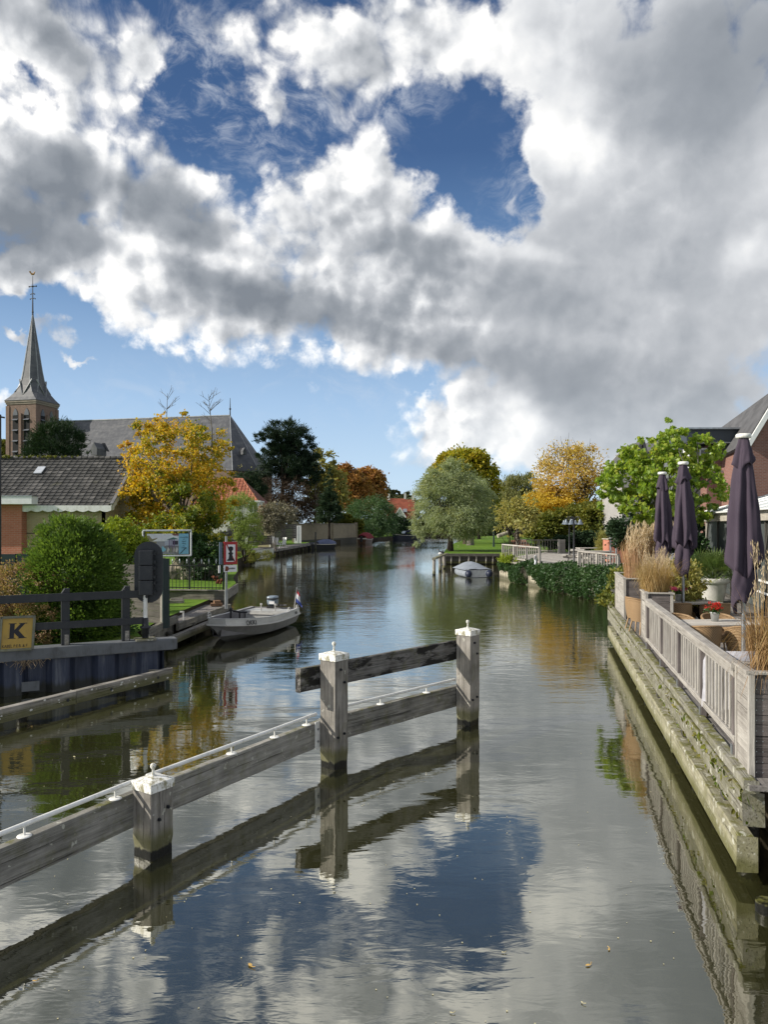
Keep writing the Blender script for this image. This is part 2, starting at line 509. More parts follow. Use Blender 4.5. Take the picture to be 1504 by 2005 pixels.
def leafy(name, cols, translucent=0.35, gloss=0.35, rough=0.5, patch=1.2, stops=None):
    """leaf material: every leaf picks its own tone, with drifts of one colour through the crown"""
    m, t, out = mat_new(name)
    r = t.node('ShaderNodeNewGeometry').outputs['Random Per Island']
    drift = t.noise(obj_co(t), patch, 3, 0.55)
    v = t.math('ADD', t.math('MULTIPLY', r, 0.55), t.ramp(drift, 0.30, 0.70, 0.0, 0.45, 'LINEAR'))
    n = len(cols)
    c = t.cramp(v, [((i / (n - 1)) if stops is None else stops[i], q) for i, q in enumerate(cols)])
    p = t.node('ShaderNodeBsdfPrincipled', {'Base Color': c, 'Roughness': rough})
    p.inputs['Specular IOR Level'].default_value = gloss
    tr = t.node('ShaderNodeBsdfTranslucent', {'Color': t.vm('MULTIPLY', c, (1.3, 1.25, 0.7))})
    mx = t.node('ShaderNodeMixShader')
    mx.inputs[0].default_value = translucent
    t.l.new(p.outputs[0], mx.inputs[1]); t.l.new(tr.outputs[0], mx.inputs[2])
    t.l.new(mx.outputs[0], out.inputs[0])
    return m


def plain(name, col, rough=0.5, metal=0.0, spec=0.4, var=0.25, scale=5.0, bump=0.0):
    def f(t):
        co = obj_co(t)
        n = t.noise(co, scale, 5, 0.6)
        c = t.mix(t.ramp(n, 0.3, 0.75), tuple(col) + (1,), tuple(a * (1 - var) for a in col) + (1,))
        return c, (t.noise(co, scale * 8, 4, .6) if bump else None), None
    return surface(name, f, rough=rough, metal=metal, spec=spec, bump_dist=bump or 0.001, bump_k=0.6)


M = {}
M['wood_grey'] = wood('weathered grey timber', (.060, .055, .047), (.33, .31, .28), moss=0.35, algae=True, lichen=.1)
M['wood_guide'] = wood('guide rail timber', (.055, .052, .045), (.33, .32, .29), moss=0.6, lichen=.25)
M['wood_black'] = wood('half black timber', (.045, .042, .038), (.26, .25, .24), moss=0.45, black=0.16)
M['wood_pale'] = wood('silvery hardwood', (.17, .155, .14), (.43, .41, .375), moss=0.0)
M['wood_decking'] = wood('grey decking', (.085, .08, .075), (.23, .215, .205), moss=0.0)
M['wood_box'] = wood('planter board', (.055, .047, .045), (.16, .14, .135), moss=0.0)
M['wood_mossy'] = wood('mossy rotten timber', (.065, .060, .046), (.30, .29, .245), moss=1.0, algae=True, lichen=.6)
M['wood_yellow'] = wood('lichen timber', (.10, .092, .062), (.33, .315, .225), moss=0.8, algae=True, lichen=.7)
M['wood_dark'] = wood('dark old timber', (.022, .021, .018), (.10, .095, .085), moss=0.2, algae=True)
M['wood_fence'] = wood('tarred garden fence', (.030, .028, .025), (.13, .12, .105), moss=0.25)
M['wood_plank'] = wood('plank bank wall', (.075, .070, .058), (.27, .255, .215), moss=0.35, algae=True)
M['black_paint'] = paint('black paint', (.012, .014, .018), 0.45, .5, (.045, .045, .045))
M['white_paint'] = paint('white paint', (.72, .72, .69), 0.35, .45, (.16, .15, .08), 5.0)
M['white_cap'] = paint('white post cap', (.72, .72, .69), 0.45, .9, (.19, .17, .075), 15.0, lo=.46, hi=.60)
M['steel'] = plain('galvanised steel', (.42, .44, .46), 0.4, 0.8, .5, .3)
M['bolt'] = plain('dark bolt', (.05, .055, .065), 0.45, 0.7)
M['bark'] = plain('bark', (.085, .066, .050), 0.9, 0, .1, .5, 4, 0.02)
M['bark_dark'] = plain('dark bark', (.040, .032, .026), 0.9, 0, .1, .5, 4, 0.02)
M['bark_grey'] = plain('grey bark', (.17, .155, .13), 0.9, 0, .1, .45, 4, 0.02)
M['glass_dark'] = plain('dark glass', (.012, .015, .018), 0.05, 0, .8, .3)
M['window_white'] = paint('white window paint', (.70, .71, .70), .4, .2)

# ------------------------------------------------------------------ water
def water_mat():
    m, t, out = mat_new('canal water')
    pos = world_co(t)
    x, y, z = t.sep(pos)
    far = t.ramp(y, 8.0, 40.0, 0.0, 1.0, 'LINEAR')
    patches = t.ramp(t.noise(t.mapping(pos, scale=(.07, .035, 1)), 1.0, 3, .5), 0.38, 0.66)
    swell = t.noise(t.mapping(pos, scale=(.45, .9, 1)), 1.0, 2, .45, .6)
    ripple = t.noise(t.mapping(pos, scale=(1.7, 4.6, 1), rot=(0, 0, R(8))), 1.0, 3, .5, .8)
    fine = t.noise(t.mapping(pos, scale=(5.0, 13.0, 1), rot=(0, 0, R(-6))), 1.0, 3, .55, .4)
    h = t.math('MULTIPLY', swell, 0.009)
    h = t.math('ADD', h, t.math('MULTIPLY', ripple, t.math('ADD', 0.0016, t.math('MULTIPLY', t.math('ADD', far, 0.15), t.math('MULTIPLY', patches, 0.012)))))
    h = t.math('ADD', h, t.math('MULTIPLY', fine, t.math('ADD', 0.0003, t.math('MULTIPLY', patches, t.math('ADD', 0.0005, t.math('MULTIPLY', far, 0.0030))))))
    b = t.node('ShaderNodeBump', {'Height': h, 'Strength': 1.0, 'Distance': 1.0})
    murk = t.mix(t.noise(t.mapping(pos, scale=(.3, .2, 1)), 1.0, 3), (.023, .0235, .008, 1), (.030, .030, .012, 1))
    d = t.node('ShaderNodeBsdfDiffuse', {'Color': murk})
    g = t.node('ShaderNodeBsdfGlossy', {'Color': (.96, .96, .90, 1), 'Roughness': 0.015})
    t.l.new(b.outputs[0], g.inputs['Normal'])
    fr = t.node('ShaderNodeFresnel', {'IOR': 1.33})
    t.l.new(b.outputs[0], fr.inputs['Normal'])
    k = t.math('ADD', t.math('MULTIPLY', t.math('POWER', fr.outputs[0], 0.60), 0.84), 0.20, clamp=True)
    mx = t.node('ShaderNodeMixShader')
    t.l.new(k, mx.inputs[0]); t.l.new(d.outputs[0], mx.inputs[1]); t.l.new(g.outputs[0], mx.inputs[2])
    t.l.new(mx.outputs[0], out.inputs[0])
    return m


tag(MB().add([(-900, -60, 0), (900, -60, 0), (900, 1500, 0), (-900, 1500, 0)], [(0, 1, 2, 3)]).build('water', water_mat()), kind='structure')

# ------------------------------------------------------------------ banks of the canal: one sheet each side, reaching the horizon
LEFT_EDGE = [(-14.5, 6.0), (-8.35, 15.3), (-5.25, 17.0), (-6.55, 19.6), (-6.7, 22.3), (-6.6, 30.0), (-8.9, 45), (-11.9, 60), (-13.1, 74), (-12.0, 78), (-10.9, 104), (-11.6, 116), (-5.6, 141), (-2.6, 149), (1.5, 172), (8, 186), (15, 208), (34, 232), (80, 250)]
RIGHT_EDGE = [(4.1, 6.6), (7.15, 23.0), (10.4, 23.5), (10.45, 32.8), (7.7, 48.5), (10.6, 52), (10.4, 65.2), (5.2, 65.2), (6.2, 76), (9.2, 100), (17, 150), (34, 196), (80, 214)]


def grass_mat():
    def f(t):
        p = world_co(t)
        a = t.noise(p, .22, 4, .6)
        b = t.noise(t.mapping(p, scale=(1, .35, 1)), 3.0, 5, .65)
        c = t.cramp(t.math('ADD', t.math('MULTIPLY', a, .6), t.math('MULTIPLY', b, .5)), [(.35, (.045, .075, .010)), (.55, (.085, .16, .018)), (.75, (.15, .21, .03))])
        c = t.mix(t.ramp(t.noise(p, .33, 5, .65), .58, .74), c, (.13, .085, .035, 1))
        return c, b, None
    return surface('meadow', f, rough=.9, spec=.1, bump_dist=.05, bump_k=.8)


M['grass'] = grass_mat()
M['soil'] = plain('bank soil', (.055, .045, .030), .9, 0, .1, .5, 2.0)


def land(name, edge, outer, z):
    """flat ground behind a bank line with the bank face going down below the water"""
    m = MB()
    pts = edge + outer
    m.add([(x, y, z) for x, y in pts], [tuple(range(len(pts)))], 0)
    n = len(edge)
    vs = [(x, y, z) for x, y in edge] + [(x, y, -0.6) for x, y in edge]
    m.add(vs, [(i, i + 1, n + i + 1, n + i) for i in range(n - 1)], 1)
    o = m.build(name, [M['grass'], M['soil']])
    me = o.data
    import bmesh
    bm = bmesh.new(); bm.from_mesh(me); bmesh.ops.triangulate(bm, faces=bm.faces[:]); 
    for f in bm.faces:
        if f.material_index == 0 and f.normal.z < 0: f.normal_flip()
    bm.to_mesh(me); bm.free()
    return tag(o, kind='structure')


land('ground', LEFT_EDGE, [(700, 265), (1400, 1480), (-1400, 1480), (-1400, -50), (-40, -50)], 0.72)
land('ground', RIGHT_EDGE, [(700, 225), (1400, 225), (1400, -50), (4.1, -50)], 0.72)

# ------------------------------------------------------------------ timber guide fence in the water in front of the bridge
guide = thing('guide_fence', (-0.74, 10.99, 0), 'weathered timber guide fence with white capped posts standing in the open water', 'fence')
POSTS = [((-2.520, 8.070), 0.725, 33.5, 0.15), ((-0.742, 10.985), 1.585, 37.0, 0.148), ((1.510, 13.310), 1.605, 39.0, 0.152)]
rg = random.Random(3)


def knob_cap(c, z, w, rot, parent):
    m = MB()
    r = Matrix.Rotation(rot, 3, 'Z')
    lv = [(w, 0.0), (w, 0.085), (w - .004, .093), (.03, .128), (.03, .1281)]
    vs = []
    for (q, zz) in lv:
        for sx, sy in ((-1, -1), (1, -1), (1, 1), (-1, 1)):
            vs.append(Vector((c[0], c[1], z + zz)) + r @ Vector((sx * q, sy * q, 0)))
    fs = [(i * 4 + k, i * 4 + (k + 1) % 4, i * 4 + 4 + (k + 1) % 4, i * 4 + 4 + k) for i in range(len(lv) - 1) for k in range(4)]
    fs += [(0, 3, 2, 1), (16, 17, 18, 19)]
    m.add(vs, fs)
    m.lathe((c[0], c[1], z + .125), [(.030, 0), (.020, .012), (.0135, .03), (.013, .07), (.020, .078), (.028, .092), (.0315, .108), (.028, .124), (.018, .135), (.001, .139)], 14)
    return m.build('post_cap', M['white_cap'], parent, (c[0], c[1], z), r, 0.004)


for (c, zt, ang, hw) in POSTS:
    r = Matrix.Rotation(R(90 - ang), 3, 'Z')
    m = MB()
    lv = 14; vs = []; fs = []
    ring = [(-1, -1), (-.33, -1), (.33, -1), (1, -1), (1, -.33), (1, .33), (1, 1), (.33, 1), (-.33, 1), (-1, 1), (-1, .33), (-1, -.33)]
    for i in range(lv + 1):
        z = -0.5 + (zt + 0.5) * i / lv
        k = hw * (1 + rg.uniform(-.012, .012) - (0.05 if z < .18 else 0))
        for (a, b) in ring:
            j = rg.uniform(-.004, .004) if i < lv else 0
            vs.append(Vector((c[0], c[1], z)) + r @ Vector((a * k + j, b * k + j, 0)))
    nn = len(ring)
    for i in range(lv):
        for k in range(nn):
            fs.append((i * nn + k, i * nn + (k + 1) % nn, (i + 1) * nn + (k + 1) % nn, (i + 1) * nn + k))
    fs.append(tuple(lv * nn + k for k in range(nn)))
    m.add(vs, fs)
    # local X of the post runs up the grain
    up = Matrix((Vector((0, 0, 1)), r @ Vector((1, 0, 0)), Vector((0, 0, 1)).cross(r @ Vector((1, 0, 0))))).transposed()
    post = m.build('post', M['wood_grey'], guide, (c[0], c[1], zt / 2), up, 0.010)
    knob_cap(c, zt, hw + .012, R(90 - ang), post)
    fwd = r @ Vector((1, 0, 0)); side = r @ Vector((0, -1, 0))
    spots = [(.07, .50 * 0 + zt - .20), (-.05, zt - .30)] if zt < 1 else [(-.03, zt - .13), (.055, zt - .33), (-.09, .47), (.05, .50)]
    for (u, z) in spots:
        p = Vector((c[0], c[1], z)) + side * hw + fwd * u
        MB().tube([p - side * .01, p + side * .022], .020, 6).tube([p + side * .022, p + side * .034], .012, 8).build('bolt', M['bolt'], post, p)


def rail_line(a, b, z0, z1, mat, th=.10, n=10):
    a = Vector((a[0], a[1], (z0 + z1) / 2)); b = Vector((b[0], b[1], (z0 + z1) / 2))
    return plank('rail', a, b, th, z1 - z0, mat, guide, .008, n, .0035, rg)


def off(p, ang, d):
    a = R(90 - ang)
    return (p[0] - math.sin(a) * d, p[1] + math.cos(a) * d)


p1 = off(POSTS[0][0], 31, .205); p2 = off(POSTS[1][0], 37, .205); p3 = off(POSTS[2][0], 44, .205)
p2b = off(POSTS[1][0], 44, .205)
d01 = Vector((.475, .880))
p0 = (p1[0] - d01.x * 4.0, p1[1] - d01.y * 4.0)
rail_line(p0, (p1[0] - d01.x * .05, p1[1] - d01.y * .05), .305, .675, M['wood_guide'])
rail_line((p1[0], p1[1]), (p2[0] - .02, p2[1] - .03), .305, .675, M['wood_guide'])
d23 = (Vector(p3) - Vector(p2b)).normalized()
e3 = Vector(p3) + d23 * .14
rail_line(p2b, e3, .305, .675, M['wood_guide'])
s2 = Vector(p2b) - d23 * .52
rail_line(s2, e3, 1.15, 1.49, M['wood_black'])


def handrail(a, b, spots):
    a = Vector((a[0], a[1], .785)); b = Vector((b[0], b[1], .785))
    t = MB().tube([a, b], .024, 12)
    for e in (a, b): t.ball(e, .024, 10, 6)
    h = t.build('handrail', M['white_paint'], guide, (a + b) / 2)
    for q in spots:
        p = a.lerp(b, q)
        MB().tube([p - Z * .10, p], .011, 8).lathe((p.x, p.y, .676), [(.001, .011), (.05, .011), (.066, .006), (.068, 0)], 16).build('bracket', M['white_paint'], h, p)


handrail((p1[0] - d01.x * 3.9, p1[1] - d01.y * 3.9), (p1[0] - d01.x * .14, p1[1] - d01.y * .14), (.30, .66, .945))
d12 = (Vector(p2) - Vector(p1)).normalized()
handrail(Vector(p1) + d12 * .10, Vector(p2) - d12 * .20, (.43, .70, .93))
handrail(Vector(p2b) + d23 * .12, Vector(p3) - d23 * .12, (.36, .74))
# white steel joint plate at the middle post
q = Vector((p2[0], p2[1], .49)) - Vector((d12.x, d12.y, 0)) * .235
nrm = Vector((d12.y, -d12.x, 0))
pl = MB().box(q + nrm * .056, (.11, .012, .40), rot_to(Vector((d12.x, d12.y, 0)))).build('joint_plate', M['white_paint'], guide, q, None, .002)
for dz in (-.09, .09):
    MB().tube([q + nrm * .06 + Z * dz, q + nrm * .078 + Z * dz], .017, 8).build('bolt', M['steel'], pl, q)

# drifting leaves on the water
def water_leaf(px, py, s, mat, label, rz):
    g = G(px, py, 0.006)
    m = MB()
    out = [(0, -.5), (.25, -.30), (.42, 0), (.30, .28), (0, .55), (-.28, .27), (-.40, 0), (-.26, -.28)]
    vs = [Vector((0, 0, .006))] + [Vector((a * s * .62, b * s, .003 + .10 * s * abs(a))) for a, b in out]
    m.add(vs, [(0, 1 + i, 1 + (i + 1) % 8) for i in range(8)], 0, True)
    m.tube([(0, -.5 * s, .004), (0.02, -.85 * s, .008)], .003, 5)
    o = m.build('floating_leaf', mat)
    o.location = g; o.rotation_euler = (0, 0, rz)
    return tag(o, label, 'leaf', 'leaves drifting on the canal')


M['leaf_float'] = plain('fallen yellow leaf', (.55, .36, .11), .5, 0, .4, .3, 30)
M['leaf_pale'] = plain('fallen pale leaf', (.55, .50, .30), .5, 0, .4, .3, 30)
water_leaf(490, 1889, .062, M['leaf_float'], 'orange-yellow leaf floating alone on the dark blue water below the short post', .6)
water_leaf(1152, 1889, .052, M['leaf_float'], 'yellow leaf floating on the pale reflection near the bottom edge of the picture', 1.9)
water_leaf(1193, 1858, .036, M['leaf_float'], 'small yellow leaf floating nearest the mossy quay of the terrace', 2.6)
water_leaf(985, 1864, .030, M['leaf_pale'], 'tiny pale leaf floating at the edge of the dark blue cloud reflection', 1.2)
water_leaf(1140, 1962, .028, M['leaf_pale'], 'tiny whitish leaf floating lowest in the grey reflection', .2)
water_leaf(884, 1982, .028, M['leaf_pale'], 'tiny pale leaf floating at the lower end of the cloud swirl', 1.1)
water_leaf(67, 1656 + 264, .034, M['leaf_float'], 'small yellow leaf on the white handrail reflection', 1.4)
water_leaf(145, 1481, .055, M['leaf_pale'], 'pale leaf floating in the dark water before the sheet piles', .4)
water_leaf(62, 1416 + 6, .080, M['leaf_float'], 'brown leaf floating close under the fender timber', .3)

m = MB(); rf_ = random.Random(91)
for i in range(260):
    y = 4.2 + 13 * rf_.random() ** 1.6; x = rf_.uniform(-.46, .42) * y
    if x > 3.2 + .2 * (y - 7): continue
    s_ = rf_.uniform(.004, .011); a = rf_.uniform(0, 6)
    m.add([(x + s_ * math.cos(a + k) * rf_.uniform(.6, 1), y + s_ * math.sin(a + k) * rf_.uniform(.6, 1), .005) for k in (0, 1.2, 2.5, 3.8, 5.1)], [(0, 1, 2, 3, 4)])
tag(m.build('floating_seeds', M['leaf_pale']), kind='stuff')

# ------------------------------------------------------------------ near west bank
A = Vector((-8.35, 15.10, 0)); B = Vector((-4.98, 16.85, 0))
u = (B - A).normalized(); nf = Vector((u.y, -u.x, 0))         # along the wall, and out over the water
A0 = A - u * 5.0
L = (B - A0).length

M['pile'] = None
def pile_mat():
    def f(t):
        co = obj_co(t); p = world_co(t)
        s = t.noise(t.mapping(co, scale=(7, 7, .7)), 1.0, 5, .65)
        r = t.noise(co, 1.4, 5, .65)
        c = t.cramp(s, [(.3, (.014, .020, .040)), (.52, (.036, .045, .075)), (.75, (.12, .13, .15))])
        c = t.mix(t.ramp(r, .56, .72, 0, .8), c, (.055, .030, .024, 1))
        x, y, z = t.sep(p)
        c = t.mix(t.ramp(t.math('ADD', z, t.math('MULTIPLY', t.math('SUBTRACT', s, .5), .3)), .12, .26, .8, 0), c, (.020, .020, .010, 1))
        return c, s, None
    return surface('painted sheet piling', f, rough=.55, spec=.4, bump_dist=.004)
M['pile'] = pile_mat()
M['cap_beam'] = paint('grey blue cap beam', (.10, .108, .118), .6, .7, (.025, .025, .022), 4.0)

wall = thing('sheet_pile_wall', A, 'dark blue steel sheet pile bank wall under a grey cap beam', 'bank wall')
m = MB(); prof = []
x = 0.0; k = 0
while x < L:
    prof += [(x, 0.0), (x + .34, 0.0), (x + .46, -.17), (x + .80, -.17)]
    x += .92
pv = [A0 + u * a + nf * (b - .02) for a, b in prof if a <= L - .05] + [B - u * .03 - nf * .02]
nn = len(pv)
m.add([p + Z * .78 for p in pv] + [p - Z * .5 for p in pv], [(i, i + 1, nn + i + 1, nn + i) for i in range(nn - 1)])
e = [B - u * .03 - nf * .02, B - u * .03 - nf * 1.4]
m.add([e[0] + Z * .78, e[1] + Z * .78, e[1] - Z * .5, e[0] - Z * .5], [(0, 1, 2, 3)])
m.build('piling', M['pile'], wall, A)
m = MB()
o = [A0 + nf * .10, B + nf * .10 + u * .14, B + nf * .04 + u * .26, B - nf * .30 + u * .26, A0 - nf * .34]
m.add([p + Z * .98 for p in o] + [p + Z * .73 for p in o], [(0, 1, 2, 3, 4), (9, 8, 7, 6, 5)] + [(i, 5 + i, 5 + (i + 1) % 5, (i + 1) % 5) for i in range(5)])
m.build('cap_beam', M['cap_beam'], wall, A, None, .02)
MB().box(A + u * 1.02 + nf * .02 + Z * .18, (.34, .02, .20), rot_to(u)).build('patch_plate', M['cap_beam'], wall, A + u * 1.02)

# withered weeds stuck under the cap
m = MB(); rr = random.Random(2)
for i in range(46):
    p = A + u * (.95 + rr.gauss(0, .16)) + nf * .13 + Z * .75
    q = p + Vector((rr.gauss(0, .09), -abs(rr.gauss(.05, .05)), -abs(rr.gauss(.07, .08))))
    m.tube([p, (p + q) / 2 + Vector((rr.gauss(0, .03), 0, .02)), q], .004, 3, 0, False)
M['straw'] = plain('dry straw', (.36, .27, .17), .9, 0, .1, .5, 20)
tag(m.build('dry_weed', M['straw']), 'withered tuft of weeds hanging from under the grey cap beam', 'weed')

# fender timber
f0 = Vector((-7.65, 11.10, .255)); f1 = Vector((-4.80, 16.55, .255))
fen = thing('fender_beam', (f1.x, f1.y, 0), 'long oblique fender timber floating low before the dark sheet pile wall', 'fender')
fd = (f1 - f0).normalized(); fn = Vector((fd.y, -fd.x, 0))
mid = f0.lerp(f1, .58)
plank('timber', f0, mid, .16, .24, M['wood_grey'], fen, .01, 8, .004)
plank('timber', mid + fd * .012, f1, .16, .24, M['wood_grey'], fen, .01, 8, .004)
for q in (.30, .55, .72, .93):
    p = f0.lerp(f1, q) + fn * .08 - Z * .01
    MB().tube([p - fn * .02, p + fn * .006], .033, 10).build('bolt_hole', M['bolt'], fen, p)
for q in (.42, .80, .985):
    p = f0.lerp(f1, q) - fn * .16
    MB().tube([p - Z * .9, p + Z * .02], .085, 10).build('pile', M['wood_dark'], fen, p)
M['dropping'] = plain('bird dropping', (.62, .62, .58), .8, 0, .2, .3, 40)
m = MB()
for i in range(34):
    q = rr.uniform(.12, .98)
    p = f0.lerp(f1, q) + fn * .0815 + Z * rr.uniform(-.09, .10)
    s = rr.uniform(.006, .026)
    m.add([p + fd * (s * 1.6 * math.cos(a) * rr.uniform(.6, 1)) + Z * (s * math.sin(a) * rr.uniform(.6, 1)) for a in [i * math.pi / 4 for i in range(8)]], [tuple(range(8))])
m.build('bird_droppings', M['dropping'], fen, f1)
# end frame to the wall
plank('end_beam', f1 - fd * .05 - fn * .08, f1 - fd * .05 - fn * .9, .12, .10, M['wood_grey'], fen)

# black post and rail fence
bf = thing('black_fence', A + Z * .98, 'black painted post and rail fence on the sheet pile wall', 'fence')
c0 = -.10
def onwall(px, D=None):
    """point on the wall line under a photo column"""
    t = (px - CX) / F
    # A + s*u : (A.x + s u.x) = t (A.y + s u.y)
    s = (t * (A.y - nf.y * .12) - (A.x - nf.x * .12)) / (u.x - t * u.y)
    return A + u * s - nf * .12
for px in (-105, 128, 246):
    p = onwall(px)
    m = MB()
    pl = [(-.085, 0), (.085, 0), (.085, 1.22), (-.02, 1.22), (-.085, 1.12)]
    m.prism(pl, p + Z * .98 + nf * .075, u, Z, .15)
    po = m.build('post', M['black_paint'], bf, p + Z * .98, None, .006)
    MB().box(p + nf * .078 + u * .02 + Z * 1.10, (.085, .012, .22), rot_to(u)).build('bare_patch', M['wood_grey'], po, p + Z * 1.1)
for z0, h in ((2.02, .17), (1.42, .155)):
    a = onwall(-190) + nf * .098 + Z * z0; b = onwall(283) + nf * .098 + Z * z0
    plank('rail', a, b, .045, h, M['black_paint'], bf, .005)

# K sign
M['sign_yellow'] = paint('faded yellow enamel', (.36, .23, .035), .5, .55, (.12, .09, .04), 5.0)
M['sign_black'] = plain('sign black', (.018, .018, .022), .5, 0, .3, .3)
M['sign_frame'] = wood('green stained batten', (.07, .07, .05), (.24, .24, .19), moss=.6)
ks = onwall(31) + nf * .27; ks.z = .985
sx = (u + nf * .10).normalized(); sy = (Z - Vector((sx.y, -sx.x, 0)) * .10 + sx * .05).normalized(); sn = sx.cross(sy)
W0, H0 = .58, .64
kt = thing('cable_sign', ks, 'yellow cable warning sign with a large black K leaning on the cap beam', 'sign')
MB().prism([(-W0 / 2, 0), (W0 / 2, 0), (W0 / 2, H0), (-W0 / 2, H0)], ks + sy * .01, sx, sy, .02).build('panel', M['sign_yellow'], kt, ks)
for a, b in (((-W0 / 2 - .02, 0), (-W0 / 2 - .02, H0 + .04)), ((W0 / 2 + .02, 0), (W0 / 2 + .02, H0 + .04)), ((-W0 / 2 - .04, H0 + .03), (W0 / 2 + .04, H0 + .03)), ((-W0 / 2, .0), (W0 / 2, .0))):
    plank('batten', ks + sx * a[0] + sy * (a[1] + .005) + sn * .012, ks + sx * b[0] + sy * (b[1] + .005) + sn * .012, .05, .035, M['sign_frame'], kt, .004, up=sn)
kp = [(0, 0), (.42, 0), (.42, .045), (.33, .045), (.33, .36), (.60, .045), (.54, .045), (.54, 0), (1.0, 0), (1.0, .045), (.92, .045), (.56, .52), (.88, .955), (1.0, .955), (1.0, 1), (.56, 1), (.56, .955), (.64, .955), (.33, .56), (.33, .955), (.42, .955), (.42, 1), (0, 1), (0, .955), (.08, .955), (.08, .045), (0, .045)]
MB().prism([(a * .35 - .17, b * .315 + .225) for a, b in kp], ks + sy * .01 + sn * .004, sx, sy, .004).build('letter', M['sign_black'], kt, ks)
text_mesh('KABEL P.E.B. & F', .085, ks + sx * (-W0 / 2 + .02) + sy * .055 + sn * .004, sx, sy, .003, .80).build('lettering', M['sign_black'], kt, ks)

# bridge signal seen from behind
tb = onwall(283) + nf * .10
sig = thing('shipping_signal', tb + Z * .98, 'black oval shipping signal seen from behind on a white pole', 'signal light')
bc = tb + u * .06 + Vector((-.02, .10, 0))
fx = Vector((.985, .17, 0)).normalized(); fy = Z
hw, hh = .312, .385
zc = 3.6 - (1121 - 1025) * tb.y / F
out = [(hw * math.cos(R(a)), hh + hw * math.sin(R(a))) for a in range(0, 181, 12)] + [(hw * math.cos(R(a)), -hh + hw * math.sin(R(a))) for a in range(180, 361, 12)]
ctr = Vector((bc.x, bc.y, zc))
bb = MB().prism(out, ctr, fx, fy, .012).build('backing_board', M['black_paint'], sig, ctr)
m = MB()
for zz in [i * .094 - .52 for i in range(12)]:
    m.box(ctr + Z * zz + fx.cross(fy) * .006, (.56, .010, .007), rot_to(fx))
m.build('rib', M['black_paint'], bb, ctr)
for i in range(3):
    c = ctr + Z * (.335 - i * .335) + fx.cross(fy) * .13 - fx * .03
    bx = MB().box(c, (.30, .25, .325), rot_to(fx)).build('signal_box', M['black_paint'], sig, c, None, .012)
    for dz in (-.1, .1):
        MB().box(c + Z * dz + fx * .175, (.05, .05, .07), rot_to(fx)).build('hinge', M['black_paint'], bx, c)
pz = .98
MB().tube([(tb.x, tb.y, pz + .05), (tb.x, tb.y, zc - .45)], .048, 14).build('pole', M['white_paint'], sig, tb)
MB().lathe((tb.x, tb.y, pz), [(.07, .05), (.07, .12), (.085, .13), (.085, .25), (.12, .27), (.12, .31), (.075, .32), (.065, .50), (.05, .50)], 16).build('sleeve', M['black_paint'], sig, tb)
MB().tube([(tb.x - .02, tb.y, pz + .90), (bc.x + .05, bc.y - .15, zc - .42)], .04, 8).build('arm', M['black_paint'], sig, tb)
MB().box((tb.x, tb.y, pz + .02), (.44, .34, .04), rot_to(u)).build('base_plate', M['wood_mossy'], sig, tb)

# plank retaining wall beyond the corner
rw = thing('retaining_wall', (-6.5, 20, .7), 'grey vertical plank retaining wall running from the sheet piles to the jetty', 'bank wall')
w0 = Vector((-5.55, 17.2, 0)); w1 = Vector((-6.38, 19.7, 0)); w2 = Vector((-6.42, 22.6, 0))
for a, b in ((w0, w1), (w1, w2)):
    d = (b - a).normalized(); n_ = int((b - a).length / .2)
    for i in range(n_):
        p = a + d * (.2 * i + .1)
        plank('board', p + Z * -.4, p + Z * .62, .19, .05, M['wood_plank'], rw, .004, 3, .004, rr, up=Vector((d.y, -d.x, 0)))
    plank('capping', a + Vector((d.y, -d.x, 0)) * .06 + Z * .68, b + Vector((d.y, -d.x, 0)) * .06 + Z * .68, .12, .22, M['wood_plank'], rw, .008, 5, .004)

# soil and grass behind
M['turf'] = M['grass']
def patch(name, pts, z, mat, kind='structure'):
    return tag(MB().add([(p[0], p[1], z) for p in pts], [tuple(range(len(pts)))]).build(name, mat), kind=kind)

# wooden garden screen beside the signal, seen obliquely
sc = thing('wooden_screen', (-7.4, 21.0, .72), 'grey weathered garden screen of wide boards behind the black signal', 'fence panel')
s0 = Vector((-7.9, 22.4, 0)); s1 = Vector((-6.40, 21.3, 0))
s0 = P(236, 1090, 22.6); s0.z = 0; s1 = P(318, 1090, 21.2); s1.z = 0
for i in range(9):
    z = .80 + i * .185
    plank('board', s0 + Z * z, s1 + Z * z, .03, .178, M['wood_fence'], sc, .004)
d = (s1 - s0).normalized()
plank('post', s1 + d * .02 + Z * .6, s1 + d * .02 + Z * 2.62, .11, .11, M['wood_grey'], sc, .006, up=d)
M['green_dark'] = paint('dark green stain', (.006, .022, .024), .5, .4, (.02, .03, .025), 4)
plank('end_board', s1 + d * .17 + Z * .62, s1 + d * .17 + Z * 2.60, .05, .22, M['green_dark'], sc, .004, up=d.cross(Z))

# dark green board fence of the garden behind
gf = thing('green_fence', (-12, 24.5, .72), 'low dark green board fence in front of the brick shed', 'fence')
g0 = P(-60, 1100, 25.0); g1 = P(300, 1100, 25.4)
for k in range(4):
    a = g0.lerp(g1, k / 4); b = g0.lerp(g1, (k + 1) / 4)
    for i in range(6):
        plank('board', Vector((a.x + .02, a.y, .92 + i * .30)), Vector((b.x - .02, b.y, .92 + i * .30)), .03, .29, M['green_dark'], gf, .004)
    plank('post', Vector((b.x, b.y + .06, .5)), Vector((b.x, b.y + .06, 2.57)), .08, .08, M['green_dark'], gf, .004, up=Vector((0, 1, 0)))

# pole at the picture edge
lp = thing('dark_pole', P(1, 1090, 24.0), 'tall dark pole with a small bracket beside the brick annex', 'pole')
MB().tube([P(-1, 1150, 24), P(-1, 812, 24)], .055, 10).build('pole', M['black_paint'], lp, P(1, 1090, 24.0))
MB().tube([P(-2, 816, 24), P(9, 818, 24)], .03, 6).build('bracket', M['black_paint'], lp, P(1, 818, 24.0))

